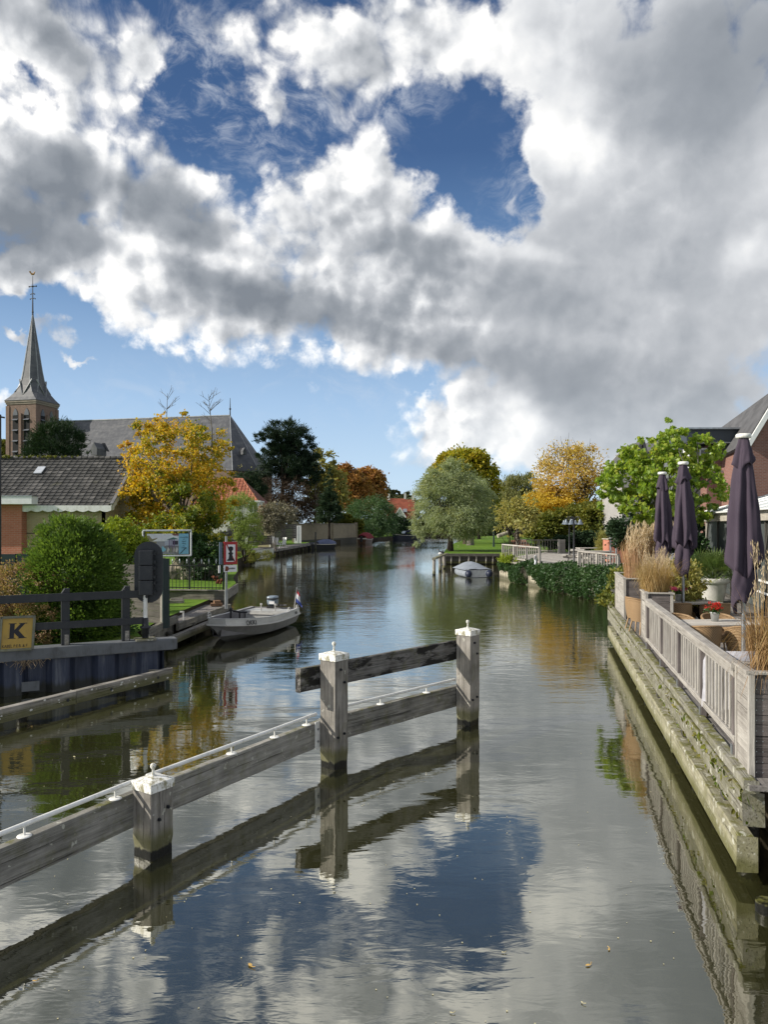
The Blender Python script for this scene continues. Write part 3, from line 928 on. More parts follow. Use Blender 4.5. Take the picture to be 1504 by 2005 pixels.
# jetty
jt = thing('mooring_jetty', (-6.3, 24.5, .5), 'low plank mooring jetty beside the grey open boat', 'jetty')
q0 = Vector((-6.20, 21.35, 0)); q1 = Vector((-5.62, 27.4, 0)); jd = (q1 - q0).normalized(); jn = Vector((-jd.y, jd.x, 0))
for i in range(9):
    p = q0 + jn * (.20 + i * .20)
    plank('deck_board', p + jd * 1.1 + Z * .58, p + jd * 5.9 + Z * .58, .19, .04, M['wood_decking'], jt, .004)
plank('edge_beam', q0 + jd * .9 + jn * .10 + Z * .50, q1 + jn * .10 + Z * .50, .08, .22, M['wood_plank'], jt, .008, 8, .004)
plank('fender', q0 - jn * .08 + Z * .24, q1 - jn * .08 + Z * .27, .20, .22, M['wood_grey'], jt, .012, 8, .005)
for q in (.03, .35, .68, .97):
    p = q0.lerp(q1, q) + jn * .08
    MB().tube([p - Z * .6, p + Z * .45], .09, 10).build('pile', M['wood_dark'], jt, p)
MB().tube([G(355, 1228, .42), G(372, 1222, .42), G(405, 1210, .42)], .02, 6).build('mooring_line', M['white_paint'], jt, G(372, 1222, .42))
b0 = G(359, 1214, .60)
MB().box(b0 + Z * .12, (.04, .05, .30)).box(b0 + Z * .26 + Vector((-.05, 0, 0)), (.12, .05, .04)).build('white_bracket', M['white_paint'], jt, b0)

# brick lump at the jetty end
bl = G(424, 1186, .62)
m = MB()
m.box(bl + Z * .05, (.42, .26, .10), Matrix.Rotation(.2, 3, 'Z')).box(bl + Vector((.02, 0, .15)), (.24, .18, .10), Matrix.Rotation(.5, 3, 'Z'))
M['old_brick'] = plain('old brick', (.26, .16, .10), .9, 0, .1, .5, 9, .01)
tag(m.build('loose_bricks', M['old_brick'], None, bl, None, .012), 'small heap of loose bricks lying at the far end of the jetty', 'bricks')
MB
st = G(345, 1181, .72)
tag(MB().box(st + Z * .06, (.55, .16, .12), Matrix.Rotation(.1, 3, 'Z')).box(st + Vector((0, .1, .15)), (.45, .12, .06), Matrix.Rotation(.06, 3, 'Z')).build('garden_timber', M['wood_grey'], None, st, None, .01), 'short old timber lying in the grass behind the jetty', 'timber')

# lawn with a low edging and a spearhead fence
le = thing('lawn_edging', (-7.2, 28.6, .72), 'low plank edging below the garden lawn and its spear fence', 'edging')
l0 = P(330, 1170, 28.3); l1 = P(441, 1170, 28.0)
l0.z = l1.z = .86
plank('board', l0, l1, .06, .36, M['wood_plank'], le, .006, 4, .004)
plank('capping', l0 + Z * .21 - Vector((0, .03, 0)), l1 + Z * .21 - Vector((0, .03, 0)), .14, .05, M['wood_grey'], le, .006)
plank('side_board', l1 + Vector((0, .05, 0)), l1 + Vector((-.25, 3.6, 0)), .06, .36, M['wood_plank'], le, .006)
gy = patch('lawn', [(l0.x - 4, l0.y + .05), (l1.x - .05, l1.y + .05), (l1.x - .35, l1.y + 3.8), (l1.x - 1.5, 36.5), (l0.x - 4, 37)], 1.03, M['grass'])
sf = thing('spear_fence', (l1.x - 1, l1.y + .2, 1.05), 'black metal garden fence with silver spearheads on a lawn', 'fence')
sa = Vector((l0.x - .2, l0.y + .25, 0)); sb = Vector((l1.x - .12, l1.y + .25, 0))
M['fence_black'] = plain('fence black', (.010, .014, .013), .45, 0, .5, .3)
for z in (1.14, 1.98):
    plank('rail', sa + Z * z, sb + Z * z, .03, .035, M['fence_black'], sf, .003)
N_ = 16
for i in range(N_ + 1):
    p = sa.lerp(sb, i / N_)
    last = i == N_
    pk = MB().tube([p + Z * 1.03, p + Z * (2.28 if last else 2.06)], .034 if last else .011, 8).build('picket', M['fence_black'], sf, p)
    if i % 2 == 0 and not last:
        MB().lathe((p.x, p.y, 2.06), [(.010, 0), (.028, .02), (.014, .04), (.036, .085), (.024, .13), (.001, .20)], 8).build('spearhead', M['steel'], pk, p)

# rockery behind the lawn
M['rock'] = plain('garden rock', (.20, .18, .15), .9, 0, .1, .55, 2.5, .03)
M['rock_pale'] = plain('pale rock', (.36, .31, .24), .9, 0, .1, .45, 2.5, .03)
rr = random.Random(21)
for px, py, s, mt, lb in ((346, 1118, .42, 'rock', 'grey boulder partly hidden by the end of the wooden screen'), (357, 1112, .45, 'rock_pale', 'tall pale leaning stone in the rockery behind the spear fence'), (380, 1116, .62, 'rock', 'large grey boulder in the middle of the rockery'),
                          (401, 1119, .46, 'rock', 'grey boulder between the large rock and the ivy'), (416, 1121, .36, 'rock_pale', 'small pale stone at the ivy end of the rockery'), (364, 1128, .26, 'rock_pale', 'narrow pale split stone low before the rockery')):
    c = P(px, py, 34.5 - s)
    o = MB().ball(c, (s, s * .8, s * (1.2 if 'tall' in lb or 'narrow' in lb else .85)), 9, 6, 0, .22, rr).build('garden_rock', M[mt], None, c)
    for pgon in o.data.polygons: pgon.use_smooth = False
    tag(o, lb, 'rock', 'rocks of the garden rockery')
for i, (px, py) in enumerate(((428, 1140), (434, 1150), (421, 1133))):
    c = P(px, py, 31.5 + i * .5)
    m = MB()
    for k in range(5): m.ball(c + Vector((rr.gauss(0, .09), rr.gauss(0, .08), rr.gauss(0, .05))), .07, 6, 4, 0, .3, rr)
    M['red_leaf'] = plain('reddish plant', (.16, .05, .025), .8, 0, .2, .5, 12)
    tag(m.build('heuchera_plant', M['red_leaf'], None, c), ['small reddish plant low on the lawn edge by the fence end', 'lowest reddish plant touching the corner of the lawn edging', 'topmost reddish plant close under the ivy'][i], 'plant', 'reddish plants at the lawn edge')

# no mooring sign
np_ = G(443, 1186, .70)
ns = thing('no_mooring_sign', np_, 'red bordered no mooring sign with black bollard beside the jetty', 'sign')
MB().tube([np_ - Z * .1, np_ + Z * .55], .062, 12).tube([np_ + Z * .55, np_ + Z * 2.45], .043, 12).build('pole', M['steel'], ns, np_)
nx = Vector((.78, .42, 0)).normalized(); nn_ = Vector((nx.y, -nx.x, 0))
M['sign_red'] = paint('sign red', (.36, .018, .022), .45, .3, (.12, .03, .03), 5)
M['sign_white'] = paint('sign white', (.70, .70, .70), .45, .2, (.3, .25, .2), 5)
zs = CH - (1083 - HZ) * np_.y / F
c = Vector((np_.x, np_.y, zs)) + nn_ * .07 + nx * .14
w_, h_ = .48, .80
def rect(w, h): return [(-w / 2, -h / 2), (w / 2, -h / 2), (w / 2, h / 2), (-w / 2, h / 2)]
MB().prism(rect(w_, h_), c, nx, Z, .07).build('panel', M['sign_red'], ns, c, None, .004)
MB().prism(rect(w_ * .68, h_ * .76), c + nn_ * .004, nx, Z, .004).build('white_field', M['sign_white'], ns, c)
MB().prism([(-.165, .305), (-.120, .305), (.165, -.30), (.120, -.30)], c + nn_ * .008, nx, Z, .003).build('red_slash', M['sign_red'], ns, c)
half = [(.13, -.27), (.13, -.23), (.075, -.19), (.055, -.05), (.085, -.02), (.085, .01), (.04, .03), (.045, .08), (.085, .12), (.09, .19), (.06, .225), (.0, .24)]
pl = half + [(-a, b) for a, b in half[-2::-1]]
MB().prism(pl[::1], c + nn_ * .012, nx, Z, .003).build('bollard_symbol', M['sign_black'], ns, c)
c2 = c - Z * .54 - nx * .01
MB().prism(rect(.48, .24), c2, nx, Z, .03).build('lower_plate', M['sign_white'], ns, c2, None, .004)
m = MB(); rr = random.Random(4)
for i in range(5):
    m.prism(rect(.028, rr.uniform(.05, .09)), c2 + nn_ * .005 + nx * (-.03 + i * .045), nx, Z, .003)
m.build('lettering', M['sign_black'], ns, c2)
M['rust'] = plain('rust stain', (.22, .075, .045), .8, 0, .2, .5, 20)
MB().prism([(-.20, -.08), (-.10, -.09), (-.05, -.02), (-.08, .07), (-.17, .09)], c2 + nn_ * .004, nx, Z, .003).build('rust_patch', M['rust'], ns, c2)
c3 = c - nx * .34 - nn_ * .04
M['blue_grey'] = paint('blue grey edge', (.10, .14, .20), .5, .3, (.05, .05, .05))
MB().prism(rect(.10, .78), c3, nx, Z, .05).build('side_panel', M['blue_grey'], ns, c3)
MB().prism(rect(.07, .26), c3 - Z * .56 - nx * .05, nx, Z, .04).build('side_plate', M['sign_white'], ns, c3)

# advertising banner in a white frame
bd = 27.5
b0 = P(280, 1090, bd); b1 = P(374, 1090, bd + 1.0)
bx = (Vector((b1.x, b1.y, 0)) - Vector((b0.x, b0.y, 0))).normalized(); bw = (Vector((b1.x, b1.y, 0)) - Vector((b0.x, b0.y, 0))).length; bn = Vector((bx.y, -bx.x, 0))
zt = P(0, 1039, bd).z; zb = P(0, 1089, bd).z
ad = thing('banner_board', Vector((b0.x, b0.y, .8)), 'banner with a terrace photo and a blue text panel in white pipe frame', 'banner')
bo = Vector((b0.x, b0.y, 0))
M['pipe_white'] = paint('white pipe', (.62, .64, .66), .4, .5, (.1, .1, .1), 9)
m = MB()
for a, b in (((0, zb), (0, zt)), ((bw, zb - .02), (bw, zt)), ((0, zt), (bw, zt)), ((0, zb), (bw, zb - .02))):
    m.tube([bo + bx * a[0] + Z * a[1], bo + bx * b[0] + Z * b[1]], .032, 8)
m.build('frame', M['pipe_white'], ad, bo)
for a in (.06, bw - .06):
    rod('leg', bo + bx * a + Z * .8 + bn * -.04, bo + bx * a + Z * zt + bn * -.04, .03, M['black_paint'], ad)
p0 = bo + bx * .14 + Z * (zb + .07) + bn * .015; pw = bw - .24; ph = zt - zb - .19
def adrect(name, x0, y0, x1, y1, col, layer, poly=None):
    key = 'ad %.2f %.2f %.2f' % col
    if key not in M: M[key] = plain(key, col, .35, 0, .4, .15, 9)
    pts = poly or [(x0, y0), (x1, y0), (x1, y1), (x0, y1)]
    MB().prism([(a * pw, b * ph) for a, b in pts], p0 + bn * (.004 * layer), bx, Z, .004).build(name, M[key], ad, p0)
adrect('picture', 0, 0, .75, 1, (.30, .31, .33), 0, [(0, 0), (.755, -.02), (.755, 1), (0, 1)])
adrect('picture_sky', 0, .62, .755, 1, (.66, .68, .71), 1)
adrect('picture_trees', 0, .5, .24, .9, (.25, .23, .13), 2, [(0, .45), (.22, .5), (.24, .80), (.12, .74), (.05, .92), (0, .9)])
adrect('picture_house', .42, .4, .755, .7, (.42, .45, .52), 2)
adrect('picture_roof', .60, .9, .755, 1, (.20, .08, .07), 2)
adrect('picture_parasol', .14, .6, .48, .78, (.72, .74, .74), 3, [(.12, .62), (.5, .66), (.38, .74), (.26, .78)])
adrect('picture_parasol', .42, .66, .755, .9, (.68, .73, .72), 3, [(.40, .70), (.755, .74), (.755, .80), (.60, .94)])
adrect('picture_parasol', .5, .70, .755, .8, (.05, .17, .13), 4, [(.46, .70), (.755, .73), (.62, .82)])
adrect('picture_terrace', .3, .02, .755, .42, (.20, .20, .20), 3, [(.3, .25), (.755, -.01), (.755, .40), (.45, .42)])
for i, x in enumerate((.52, .56, .60, .64)):
    adrect('picture_post', x, .08, x + .012, .75, (.16, .10, .22), 5)
    adrect('picture_flowers', .46 + i * .07, .05 + .05 * (i % 2), .51 + i * .07, .32, ((.55, .54, .48), (.24, .26, .18), (.40, .38, .35), (.58, .57, .53))[i], 6, [(.46 + i * .07, .1), (.50 + i * .07, .05), (.53 + i * .07, .22), (.49 + i * .07, .34)])
adrect('picture_windows', .60, .45, .74, .64, (.035, .035, .05), 4)
adrect('picture_logo', .33, .1, .45, .36, (.22, .50, .62), 7, [(.33, .08), (.42, .14), (.45, .22), (.36, .40)])
adrect('text_panel', .755, -.03, 1, 1.0, (.20, .46, .60), 1)
M['ink'] = plain('blue grey ink', (.035, .08, .12), .5)
m = MB(); rr = random.Random(9)
for (xa, xb, yy, hh_) in ((.785, .975, .82, .030), (.86, .90, .72, .022), (.83, .92, .61, .030), (.835, .93, .50, .030), (.865, .895, .39, .024), (.82, .90, .29, .028)):
    pts = []; k = 0; nst = max(6, int((xb - xa) / .008))
    for k in range(nst + 1):
        x = xa + (xb - xa) * k / nst
        pts.append(p0 + bx * (x * pw) + Z * ((yy + hh_ * math.sin(k * 2.1) * rr.uniform(.4, 1.3)) * ph) + bn * .011)
    m.tube(pts, .0055, 4, 0, False)
m.build('handwriting', M['ink'], ad, p0)
m = MB()
m.tube([p0 + bx * (.79 * pw) + Z * .0 + bn * .013, p0 + bx * (.925 * pw) + Z * (.27 * ph) + bn * .013], .011, 5)
m.ball(p0 + bx * (.925 * pw) + Z * (.275 * ph) + bn * .013, .028, 6, 4)
m.build('arrow', M['sign_black'], ad, p0)

# ------------------------------------------------------------------ the open boat at the jetty
M['alu'] = None
def alu():
    def f(t):
        co = obj_co(t)
        n = t.noise(t.mapping(co, scale=(.6, 3, 5)), 1.6, 4, .6)
        n2 = t.noise(co, 7.0, 4, .6)
        return t.cramp(t.math('ADD', t.math('MULTIPLY', n, .6), t.math('MULTIPLY', n2, .4)), [(.3, (.36, .36, .345)), (.7, (.55, .55, .53))]), n2, None
    return surface('aluminium hull', f, rough=.42, metal=.2, spec=.5, bump_dist=.004, bump_k=.25)
M['alu'] = alu()
M['alu_low'] = plain('grey hull bottom', (.19, .185, .175), .5, .1, .5, .3, 3)
M['alu_in'] = plain('boat inside', (.20, .195, .20), .7, .1, .3, .3, 4)
M['rub'] = plain('pale rub rail', (.50, .49, .46), .5, .1, .4, .2, 6)
ST = [0, .6, 1.2, 1.8, 2.4, 2.9, 3.4, 3.8, 4.2, 4.5, 4.72]
SH = [.90, .935, .955, .965, .955, .91, .82, .71, .545, .39, .255]
SZ = [.60, .59, .585, .59, .60, .62, .65, .68, .715, .745, .77]
CB = [.78, .81, .83, .835, .81, .755, .655, .53, .36, .20, .07]
CZ = [.10, .09, .085, .09, .095, .11, .14, .18, .25, .33, .43]
KZ = [-.06, -.08, -.09, -.10, -.10, -.10, -.09, -.06, .02, .14, .33]
bow = G(432, 1240, .3); stern = G(541, 1204, .3)
ax = Vector((bow.x - stern.x, bow.y - stern.y, 0)).normalized()
ob = Vector((stern.x, stern.y, 0)) + ax * .1
br = Matrix((ax, Z.cross(ax), Z)).transposed()
def bp(x, y, z): return ob + br @ Vector((x, y, z))
boat = thing('open_boat', ob, 'grey aluminium open boat with outboard motor and small flag at the jetty', 'boat')
def strip(rows, mat_i, m, flip=False):
    n = len(rows[0])
    vs = [p for r in rows for p in r]
    fs = []
    for j in range(len(rows) - 1):
        for i in range(n - 1):
            q = (j * n + i, j * n + i + 1, (j + 1) * n + i + 1, (j + 1) * n + i)
            fs.append(q[::-1] if flip else q)
    m.add(vs, fs, mat_i, True)
low = MB(); up_ = MB(); rub = MB(); inn = MB(); gun = MB()
for s in (1, -1):
    sheer = [bp(x, s * b, z) for x, b, z in zip(ST, SH, SZ)]
    bot = [bp(x, s * (b + .035), z - .20 - .0 * x) for x, b, z in zip(ST, SH, SZ)]
    chine = [bp(x, s * b, z) for x, b, z in zip(ST, CB, CZ)]
    keel = [bp(x, 0, z) for x, z in zip(ST, KZ)]
    strip([sheer, bot], 0, up_, s > 0); strip([bot, chine], 0, low, s > 0); strip([chine, keel], 0, low, s > 0)
    rub.tube([p + br @ Vector((0, s * .008, 0)) for p in bot], .026, 6)
    gin = [bp(x, s * max(.03, b - .09), z + .008) for x, b, z in zip(ST, SH, SZ)]
    strip([[p + Z * .006 for p in sheer], gin], 0, gun, s < 0)
    deep = [bp(x, s * max(.02, b - .14), .15 + .02 * x) for x, b, z in zip(ST, SH, SZ)]
    strip([gin, deep], 0, inn, s < 0)
    gun.tube([p + Z * .004 for p in sheer], .014, 6)
fl = [bp(x, max(.02, b - .14), .15 + .02 * x) for x, b in zip(ST, SH)]; fr = [bp(x, -max(.02, b - .14), .15 + .02 * x) for x, b in zip(ST, SH)]
strip([fl, fr], 0, inn, True)
inn.add([bp(.05, .80, .6), bp(.05, -.80, .6), bp(.05, -.76, .15), bp(.05, .76, .15)], [(0, 1, 2, 3)])
# transom and blunt bow
low.add([bp(0, .935, .40), bp(0, .78, .10), bp(0, 0, -.06), bp(0, -.78, .10), bp(0, -.935, .40), bp(0, -.90, .60), bp(0, .90, .60)], [(0, 1, 2, 3, 4, 5, 6)])
low.add([bp(4.72, .29, .57), bp(4.72, .07, .43), bp(4.72, 0, .33), bp(4.72, -.07, .43), bp(4.72, -.29, .57)], [(4, 3, 2, 1, 0)])
up_.add([bp(4.72, .29, .57), bp(4.72, -.29, .57), bp(4.72, -.255, .77), bp(4.72, .255, .77)], [(1, 0, 3, 2)])
rub.tube([bp(4.735, .29, .57), bp(4.735, -.29, .57)], .026, 6)
low.build('hull', M['alu_low'], boat, ob, br)
up_.build('top_strake', M['alu'], boat, ob, br)
rub.build('rub_rail', M['rub'], boat, ob, br)
gun.build('gunwale', M['alu'], boat, ob, br)
inn.build('inside', M['alu_in'], boat, ob, br)
# bow deck, stern bench, middle locker
MB().add([bp(4.715, .25, .775), bp(4.715, -.25, .775), bp(4.35, -.40, .735), bp(4.35, .40, .735)], [(0, 1, 2, 3)]).build('bow_deck', M['alu'], boat, ob, br)
MB().box(bp(.42, 0, .53), (.78, 1.66, .05), br).box(bp(.80, 0, .33), (.03, 1.6, .36), br).build('stern_bench', M['alu'], boat, ob, br, .006)
MB().box(bp(.83, -.25, .44), (.03, 1.0, .03), br).build('bench_rail', M['rub'], boat, ob, br)
# mooring eyes
for (x, y, s) in ((4.5, -.36, .11), (3.9, -.66, .11), (1.1, .93, .12), (.1, .86, .09)):
    q = bp(x, y, .60 + (.13 if x > 3 else 0) + .02)
    pts = [q + ax * (s * math.cos(R(a))) + Z * (s * .9 * math.sin(R(a))) for a in range(0, 181, 20)]
    MB().tube(pts, .020, 7).build('mooring_eye', M['rub'], boat, q)
for y in (.30, -.22):
    q = bp(.78, y, .56)
    MB().tube([q, q + Z * .22], .022, 8).box(q + Z * .22, (.05, .07, .06), br).build('cleat', M['rub'], boat, q)
# helm lever and bilge hoop
q = bp(2.1, -.78, .60)
MB().tube([bp(2.1, -.76, .05), bp(2.1, -.76, .72)], .035, 8).tube([bp(1.75, -.60, .12), bp(1.75, -.60, .60)], .03, 8).tube([bp(2.1, -.76, .70), bp(1.72, -.58, .60), bp(1.5, -.45, .58)], .035, 8).ball(bp(2.1, -.76, .74), .06, 8, 5).build('pump', M['black_paint'], boat, q)
MB().tube([bp(3.25 + .0 * a, .10 + .20 * math.cos(R(a)), .24 + .30 * math.sin(R(a))) for a in range(0, 181, 20)], .028, 8).build('steering_hoop', M['rub'], boat, bp(3.25, .1, .3))
MB().tube([bp(3.0, .3, .25), bp(3.3, .42, .55)], .010, 5).build('boat_hook', M['rub'], boat, bp(3, .3, .3))
# outboard motor
mo = bp(-.16, -.16, .62)
m = MB()
pr = [(.10, .02), (.155, .05), (.175, .16), (.18, .30), (.175, .345), (.14, .36), (.001, .365)]
sq = lambda q, j: 1 / max(abs(math.cos(q)), abs(math.sin(q))) ** .72
def motor_lathe(mm, prof, fx_=1.25):
    vs = []; fs = []; n = 20
    for (r, z) in prof:
        for k in range(n):
            a = 2 * math.pi * k / n; w = r * sq(a, 0)
            vs.append(mo + br @ Vector((fx_ * w * math.cos(a), w * math.sin(a), z)))
    for j in range(len(prof) - 1):
        for k in range(n): fs.append((j * n + k, j * n + (k + 1) % n, (j + 1) * n + (k + 1) % n, (j + 1) * n + k))
    mm.add(vs, fs, 0, True)
motor_lathe(m, pr)
M['cowl'] = plain('outboard cowl', (.20, .25, .30), .35, .1, .5, .25, 5)
M['motor_dark'] = plain('motor dark', (.02, .02, .022), .5)
mt = m.build('outboard_motor', M['cowl'], boat, mo)
m = MB(); motor_lathe(m, [(.182, .245), (.187, .25), (.187, .29), (.182, .295)]); m.build('cowl_band', M['motor_dark'], mt, mo)
MB().tube([mo + Z * .03, mo - Z * .75], [.10, .06], 10).box(mo + br @ Vector((.12, 0, -.06)), (.26, .26, .14), br).build('motor_leg', M['motor_dark'], mt, mo)
MB().tube([mo + br @ Vector((.10, .05, .02)), mo + br @ Vector((.30, .35, .06)), mo + br @ Vector((.38, .68, .08))], [.045, .035, .028], 8).build('tiller', M['motor_dark'], mt, mo)
MB().box(mo + br @ Vector((.226, .05, .14)), (.008, .20, .10), br).build('motor_label', M['sign_white'], mt, mo)
# flag
fb = bp(.10, .76, .60)
M['flag_red'] = plain('flag red', (.45, .03, .04), .7); M['flag_white'] = plain('flag white', (.70, .70, .72), .7); M['flag_blue'] = plain('flag blue', (.045, .075, .30), .7)
ft = fb + Z * .70 + ax * -.10 + Vector((.05, 0, 0))
fg = MB().tube([fb, ft], .012, 7).ball(ft, .025, 7, 5).build('flag', M['rub'], boat, fb)
m = MB(); vs = []; rows, cols = 7, 10
for j in range(rows + 1):
    for i in range(cols + 1):
        a = j / rows; b = i / cols
        base = ft.lerp(fb, .06 + .62 * b)
        vs.append(base + Vector((.02 + .17 * a * (.35 + b) + .015 * math.sin(b * 9), .035 * math.sin(a * 7 + b * 3) * a - .02, -.12 * a - .10 * a * b)))
for j in range(rows):
    for i in range(cols):
        k = j * (cols + 1) + i
        m.add([vs[k], vs[k + 1], vs[k + cols + 2], vs[k + cols + 1]], [(0, 1, 2, 3)], 0 if i < 3 else (1 if i < 7 else 2), True)
m.build('flag_cloth', [M['flag_red'], M['flag_white'], M['flag_blue']], fg, ft)
# name lettering on the strake
xa = 3.72
pa = bp(xa + .30, -(.545 + .022) - .035, .50); pb = bp(xa - .2, -.775, .455)
i0 = 7
e0 = bp(4.10, .655, .525); e1 = bp(3.45, .865, .475)
lx = (e1 - e0).normalized(); ly = (bp(3.8, .71, .68) - bp(3.8, .745, .48)).normalized(); ln = lx.cross(ly)
text_mesh('OKKI', .215, e0 + ln * .012 - ly * .015, lx, ly, .006, .95).build('lettering', M['sign_black'], boat, e0)
e0 = bp(.62, .972, .425); e1 = bp(.05, .945, .43)
lx = (e1 - e0).normalized()
text_mesh('OKKI', .12, e0 + ln * .014 + ly * .012, lx, ly, .006, .85).build('lettering', M['motor_dark'], boat, e0)
# registration marks on the blunt bow
m = MB()
for i in range(6): m.box(bp(4.726, .18 - i * .07, .67), (.004, .035, .10), br)
m.build('bow_marks', M['rub'], boat, ob)


# ------------------------------------------------------------------ far boats
def small_boat(name, label, c, hd, Lb, Bm, fb_, hull, cat='boat'):
    t = thing(name, Vector((c[0], c[1], 0)), label, cat)
    r = Matrix.Rotation(hd, 3, 'Z'); o = Vector((c[0], c[1], 0))
    xs = [0, .25, .5, .75, .9, 1.0]; hb = [.85, 1, 1, .78, .42, .03]; zz = [1, .95, .95, 1.05, 1.2, 1.32]
    m = MB(); g = MB()
    for s in (1, -1):
        a = [o + r @ Vector(((x - .5) * Lb, s * h * Bm / 2, z * fb_)) for x, h, z in zip(xs, hb, zz)]
        b = [o + r @ Vector(((x - .5) * Lb * .94, s * h * Bm / 2 * .72, -.05)) for x, h in zip(xs, hb)]
        strip([a, b], 0, m, s > 0)
        g.tube([p + Z * .02 for p in a], .045, 6)
    m.add([o + r @ Vector((-.5 * Lb, .85 * Bm / 2, fb_)), o + r @ Vector((-.5 * Lb, -.85 * Bm / 2, fb_)), o + r @ Vector((-.47 * Lb, -.61 * Bm / 2, -.05)), o + r @ Vector((-.47 * Lb, .61 * Bm / 2, -.05))], [(0, 1, 2, 3)])
    m.build('hull', hull, t, o)
    return t, o, r, g, (xs, hb, zz)


def cover_mesh(o, r, Lb, Bm, x0, x1, z0, ridge, nn=8):
    m = MB(); rows = []
    for i in range(nn + 1):
        q = i / nn; x = (x0 + (x1 - x0) * q - .5) * Lb
        k = math.sin(math.pi * (.12 + .76 * q)) ** .6
        row = []
        for j in range(9):
            a = math.pi * j / 8
            row.append(o + r @ Vector((x, Bm * .47 * math.cos(a) * (.75 + .25 * k), z0 + (ridge - z0) * (max(0, math.sin(a)) ** .7) * k)))
        rows.append(row)
    strip(rows, 0, m)
    return m


M['hull_dark'] = plain('dark hull', (.020, .022, .026), .35, 0, .5, .3)
M['hull_navy'] = plain('navy hull', (.008, .012, .030), .3, 0, .6, .3)
M['hull_wood'] = plain('varnished hull', (.10, .05, .03), .4, 0, .5, .3)
M['cover_blue'] = plain('blue grey cover', (.12, .14, .23), .8, 0, .2, .3, 3)
M['cover_red'] = plain('red cover', (.21, .028, .036), .8, 0, .2, .3, 3)
M['cover_navy'] = plain('navy hood', (.012, .016, .040), .8, 0, .2, .3, 3)
M['cream'] = plain('cream trim', (.52, .50, .42), .5, 0, .4, .2)
c = G(627, 1074, 0)
t, o, r, g, _ = small_boat('covered_boat', 'small boat under a blue grey cover moored at the plank landing', (c.x, c.y), R(205), 4.2, 1.9, .62, M['hull_dark'])
g.build('gunwale', M['cream'], t, o); cover_mesh(o, r, 4.2, 1.9, -.02, .62, .62, 1.35).build('cover', M['cover_blue'], t, o)
cover_mesh(o, r, 4.2, 1.5, .55, .96, .60, .95).build('bow_cover', M['hull_dark'], t, o)
c = G(718, 1063, 0)
t, o, r, g, _ = small_boat('covered_boat', 'boat with a dark red cover moored before the large round bush', (c.x, c.y), R(70), 5.0, 2.1, .75, M['hull_wood'])
g.build('gunwale', M['cream'], t, o); cover_mesh(o, r, 5.0, 2.1, .02, .80, .85, 2.0).build('cover', M['cover_red'], t, o)
MB().box(o + r @ Vector((-2.62, 0, .75)), (.45, .42, 1.0), r).build('outboard_motor', M['motor_dark'], t, o, None, .1)
MB().box(o + r @ Vector((-2.5, .45, .85)), (.10, .8, .22), r).build('stern_board', M['cream'], t, o); 
MB().box(o + r @ Vector((-2.5, -.5, .85)), (.10, .8, .22), r).build('stern_board', M['cream'], t, o)
c = G(793, 1056, 0)
t, o, r, g, _ = small_boat('sloop_boat', 'dark navy sloop with a navy hood, farthest boat along the bank', (c.x, c.y), R(200), 6.2, 2.3, .95, M['hull_navy'])
g.build('gunwale', M['cream'], t, o)
hd = cover_mesh(o, r, 6.2, 2.1, .02, .52, .95, 2.3).build('hood', M['cover_navy'], t, o)
for y in (-.5, .45):
    MB().box(o + r @ Vector((.30, y * 1.1, 1.62)), (.05, .85, .60), r @ Matrix.Rotation(R(-30), 3, 'Y')).build('windscreen', plain('hood window', (.45, .50, .55), .2), hd, o)
MB().box(o + r @ Vector((-.6, 1.02, 1.45)), (1.1, .05, .50), r).build('side_window', M['glass_dark'], hd, o)
c = G(815, 1049.5, 0)
t, o, r, g, _ = small_boat('rowing_boat', 'small red rowing boat just behind the navy sloop', (c.x, c.y), R(190), 4.0, 1.5, .55, plain('red hull', (.30, .03, .03), .4))
g.build('gunwale', M['cream'], t, o)

# grey inflatable dinghy under the ivy quay
dg_ = G(938, 1131, 0)
di = thing('inflatable_dinghy', dg_, 'grey inflatable dinghy with navy tube ends under a pale cover', 'dinghy')
M['pvc'] = plain('grey inflatable skin', (.22, .245, .28), .5, 0, .4, .25, 3); M['pvc_navy'] = plain('navy tube end', (.012, .018, .045), .45)
dr = Matrix.Rotation(R(12), 3, 'Z')
for s in (-1, 1):
    pts = [dg_ + dr @ Vector((s * .72 * (1 if k < .75 else 1 - (k - .75) * 2.2), 3.0 * k, .26 + .18 * max(0, k - .6) * 2)) for k in (0, .2, .4, .6, .75, .88, 1.0)]
    MB().tube(pts, [.25, .26, .26, .26, .26, .24, .2], 16).build('tube', M['pvc'], di, dg_)
    e = dg_ + dr @ Vector((s * .72, 0, .26))
    MB().ball(e, (.235, .30, .235), 14, 8).build('tube_end', M['pvc_navy'], di, e)
m = MB(); rows = []
for i in range(8):
    k = i / 7; row = []
    for j in range(9):
        a = j / 8 * 2 - 1
        sag = .10 * math.sin(i * 1.3 + j) * (1 - abs(a))
        row.append(dg_ + dr @ Vector((a * .98, .06 + 2.7 * k, .52 + (.34 + .25 * k) * (1 - a * a) * math.sin(math.pi * (.06 + .8 * k)) + sag * .4)))
    rows.append(row)
strip(rows, 0, m, True); m.build('cover', M['pvc'], di, dg_)
m = MB(); m.add([dg_ + dr @ Vector((x, .05, z)) for x, z in ((-.74, .02), (.74, .02), (.74, .50), (-.74, .50))], [(0, 1, 2, 3)])
m.build('transom_cover', plain('pale cover', (.50, .52, .54), .6), di, dg_)

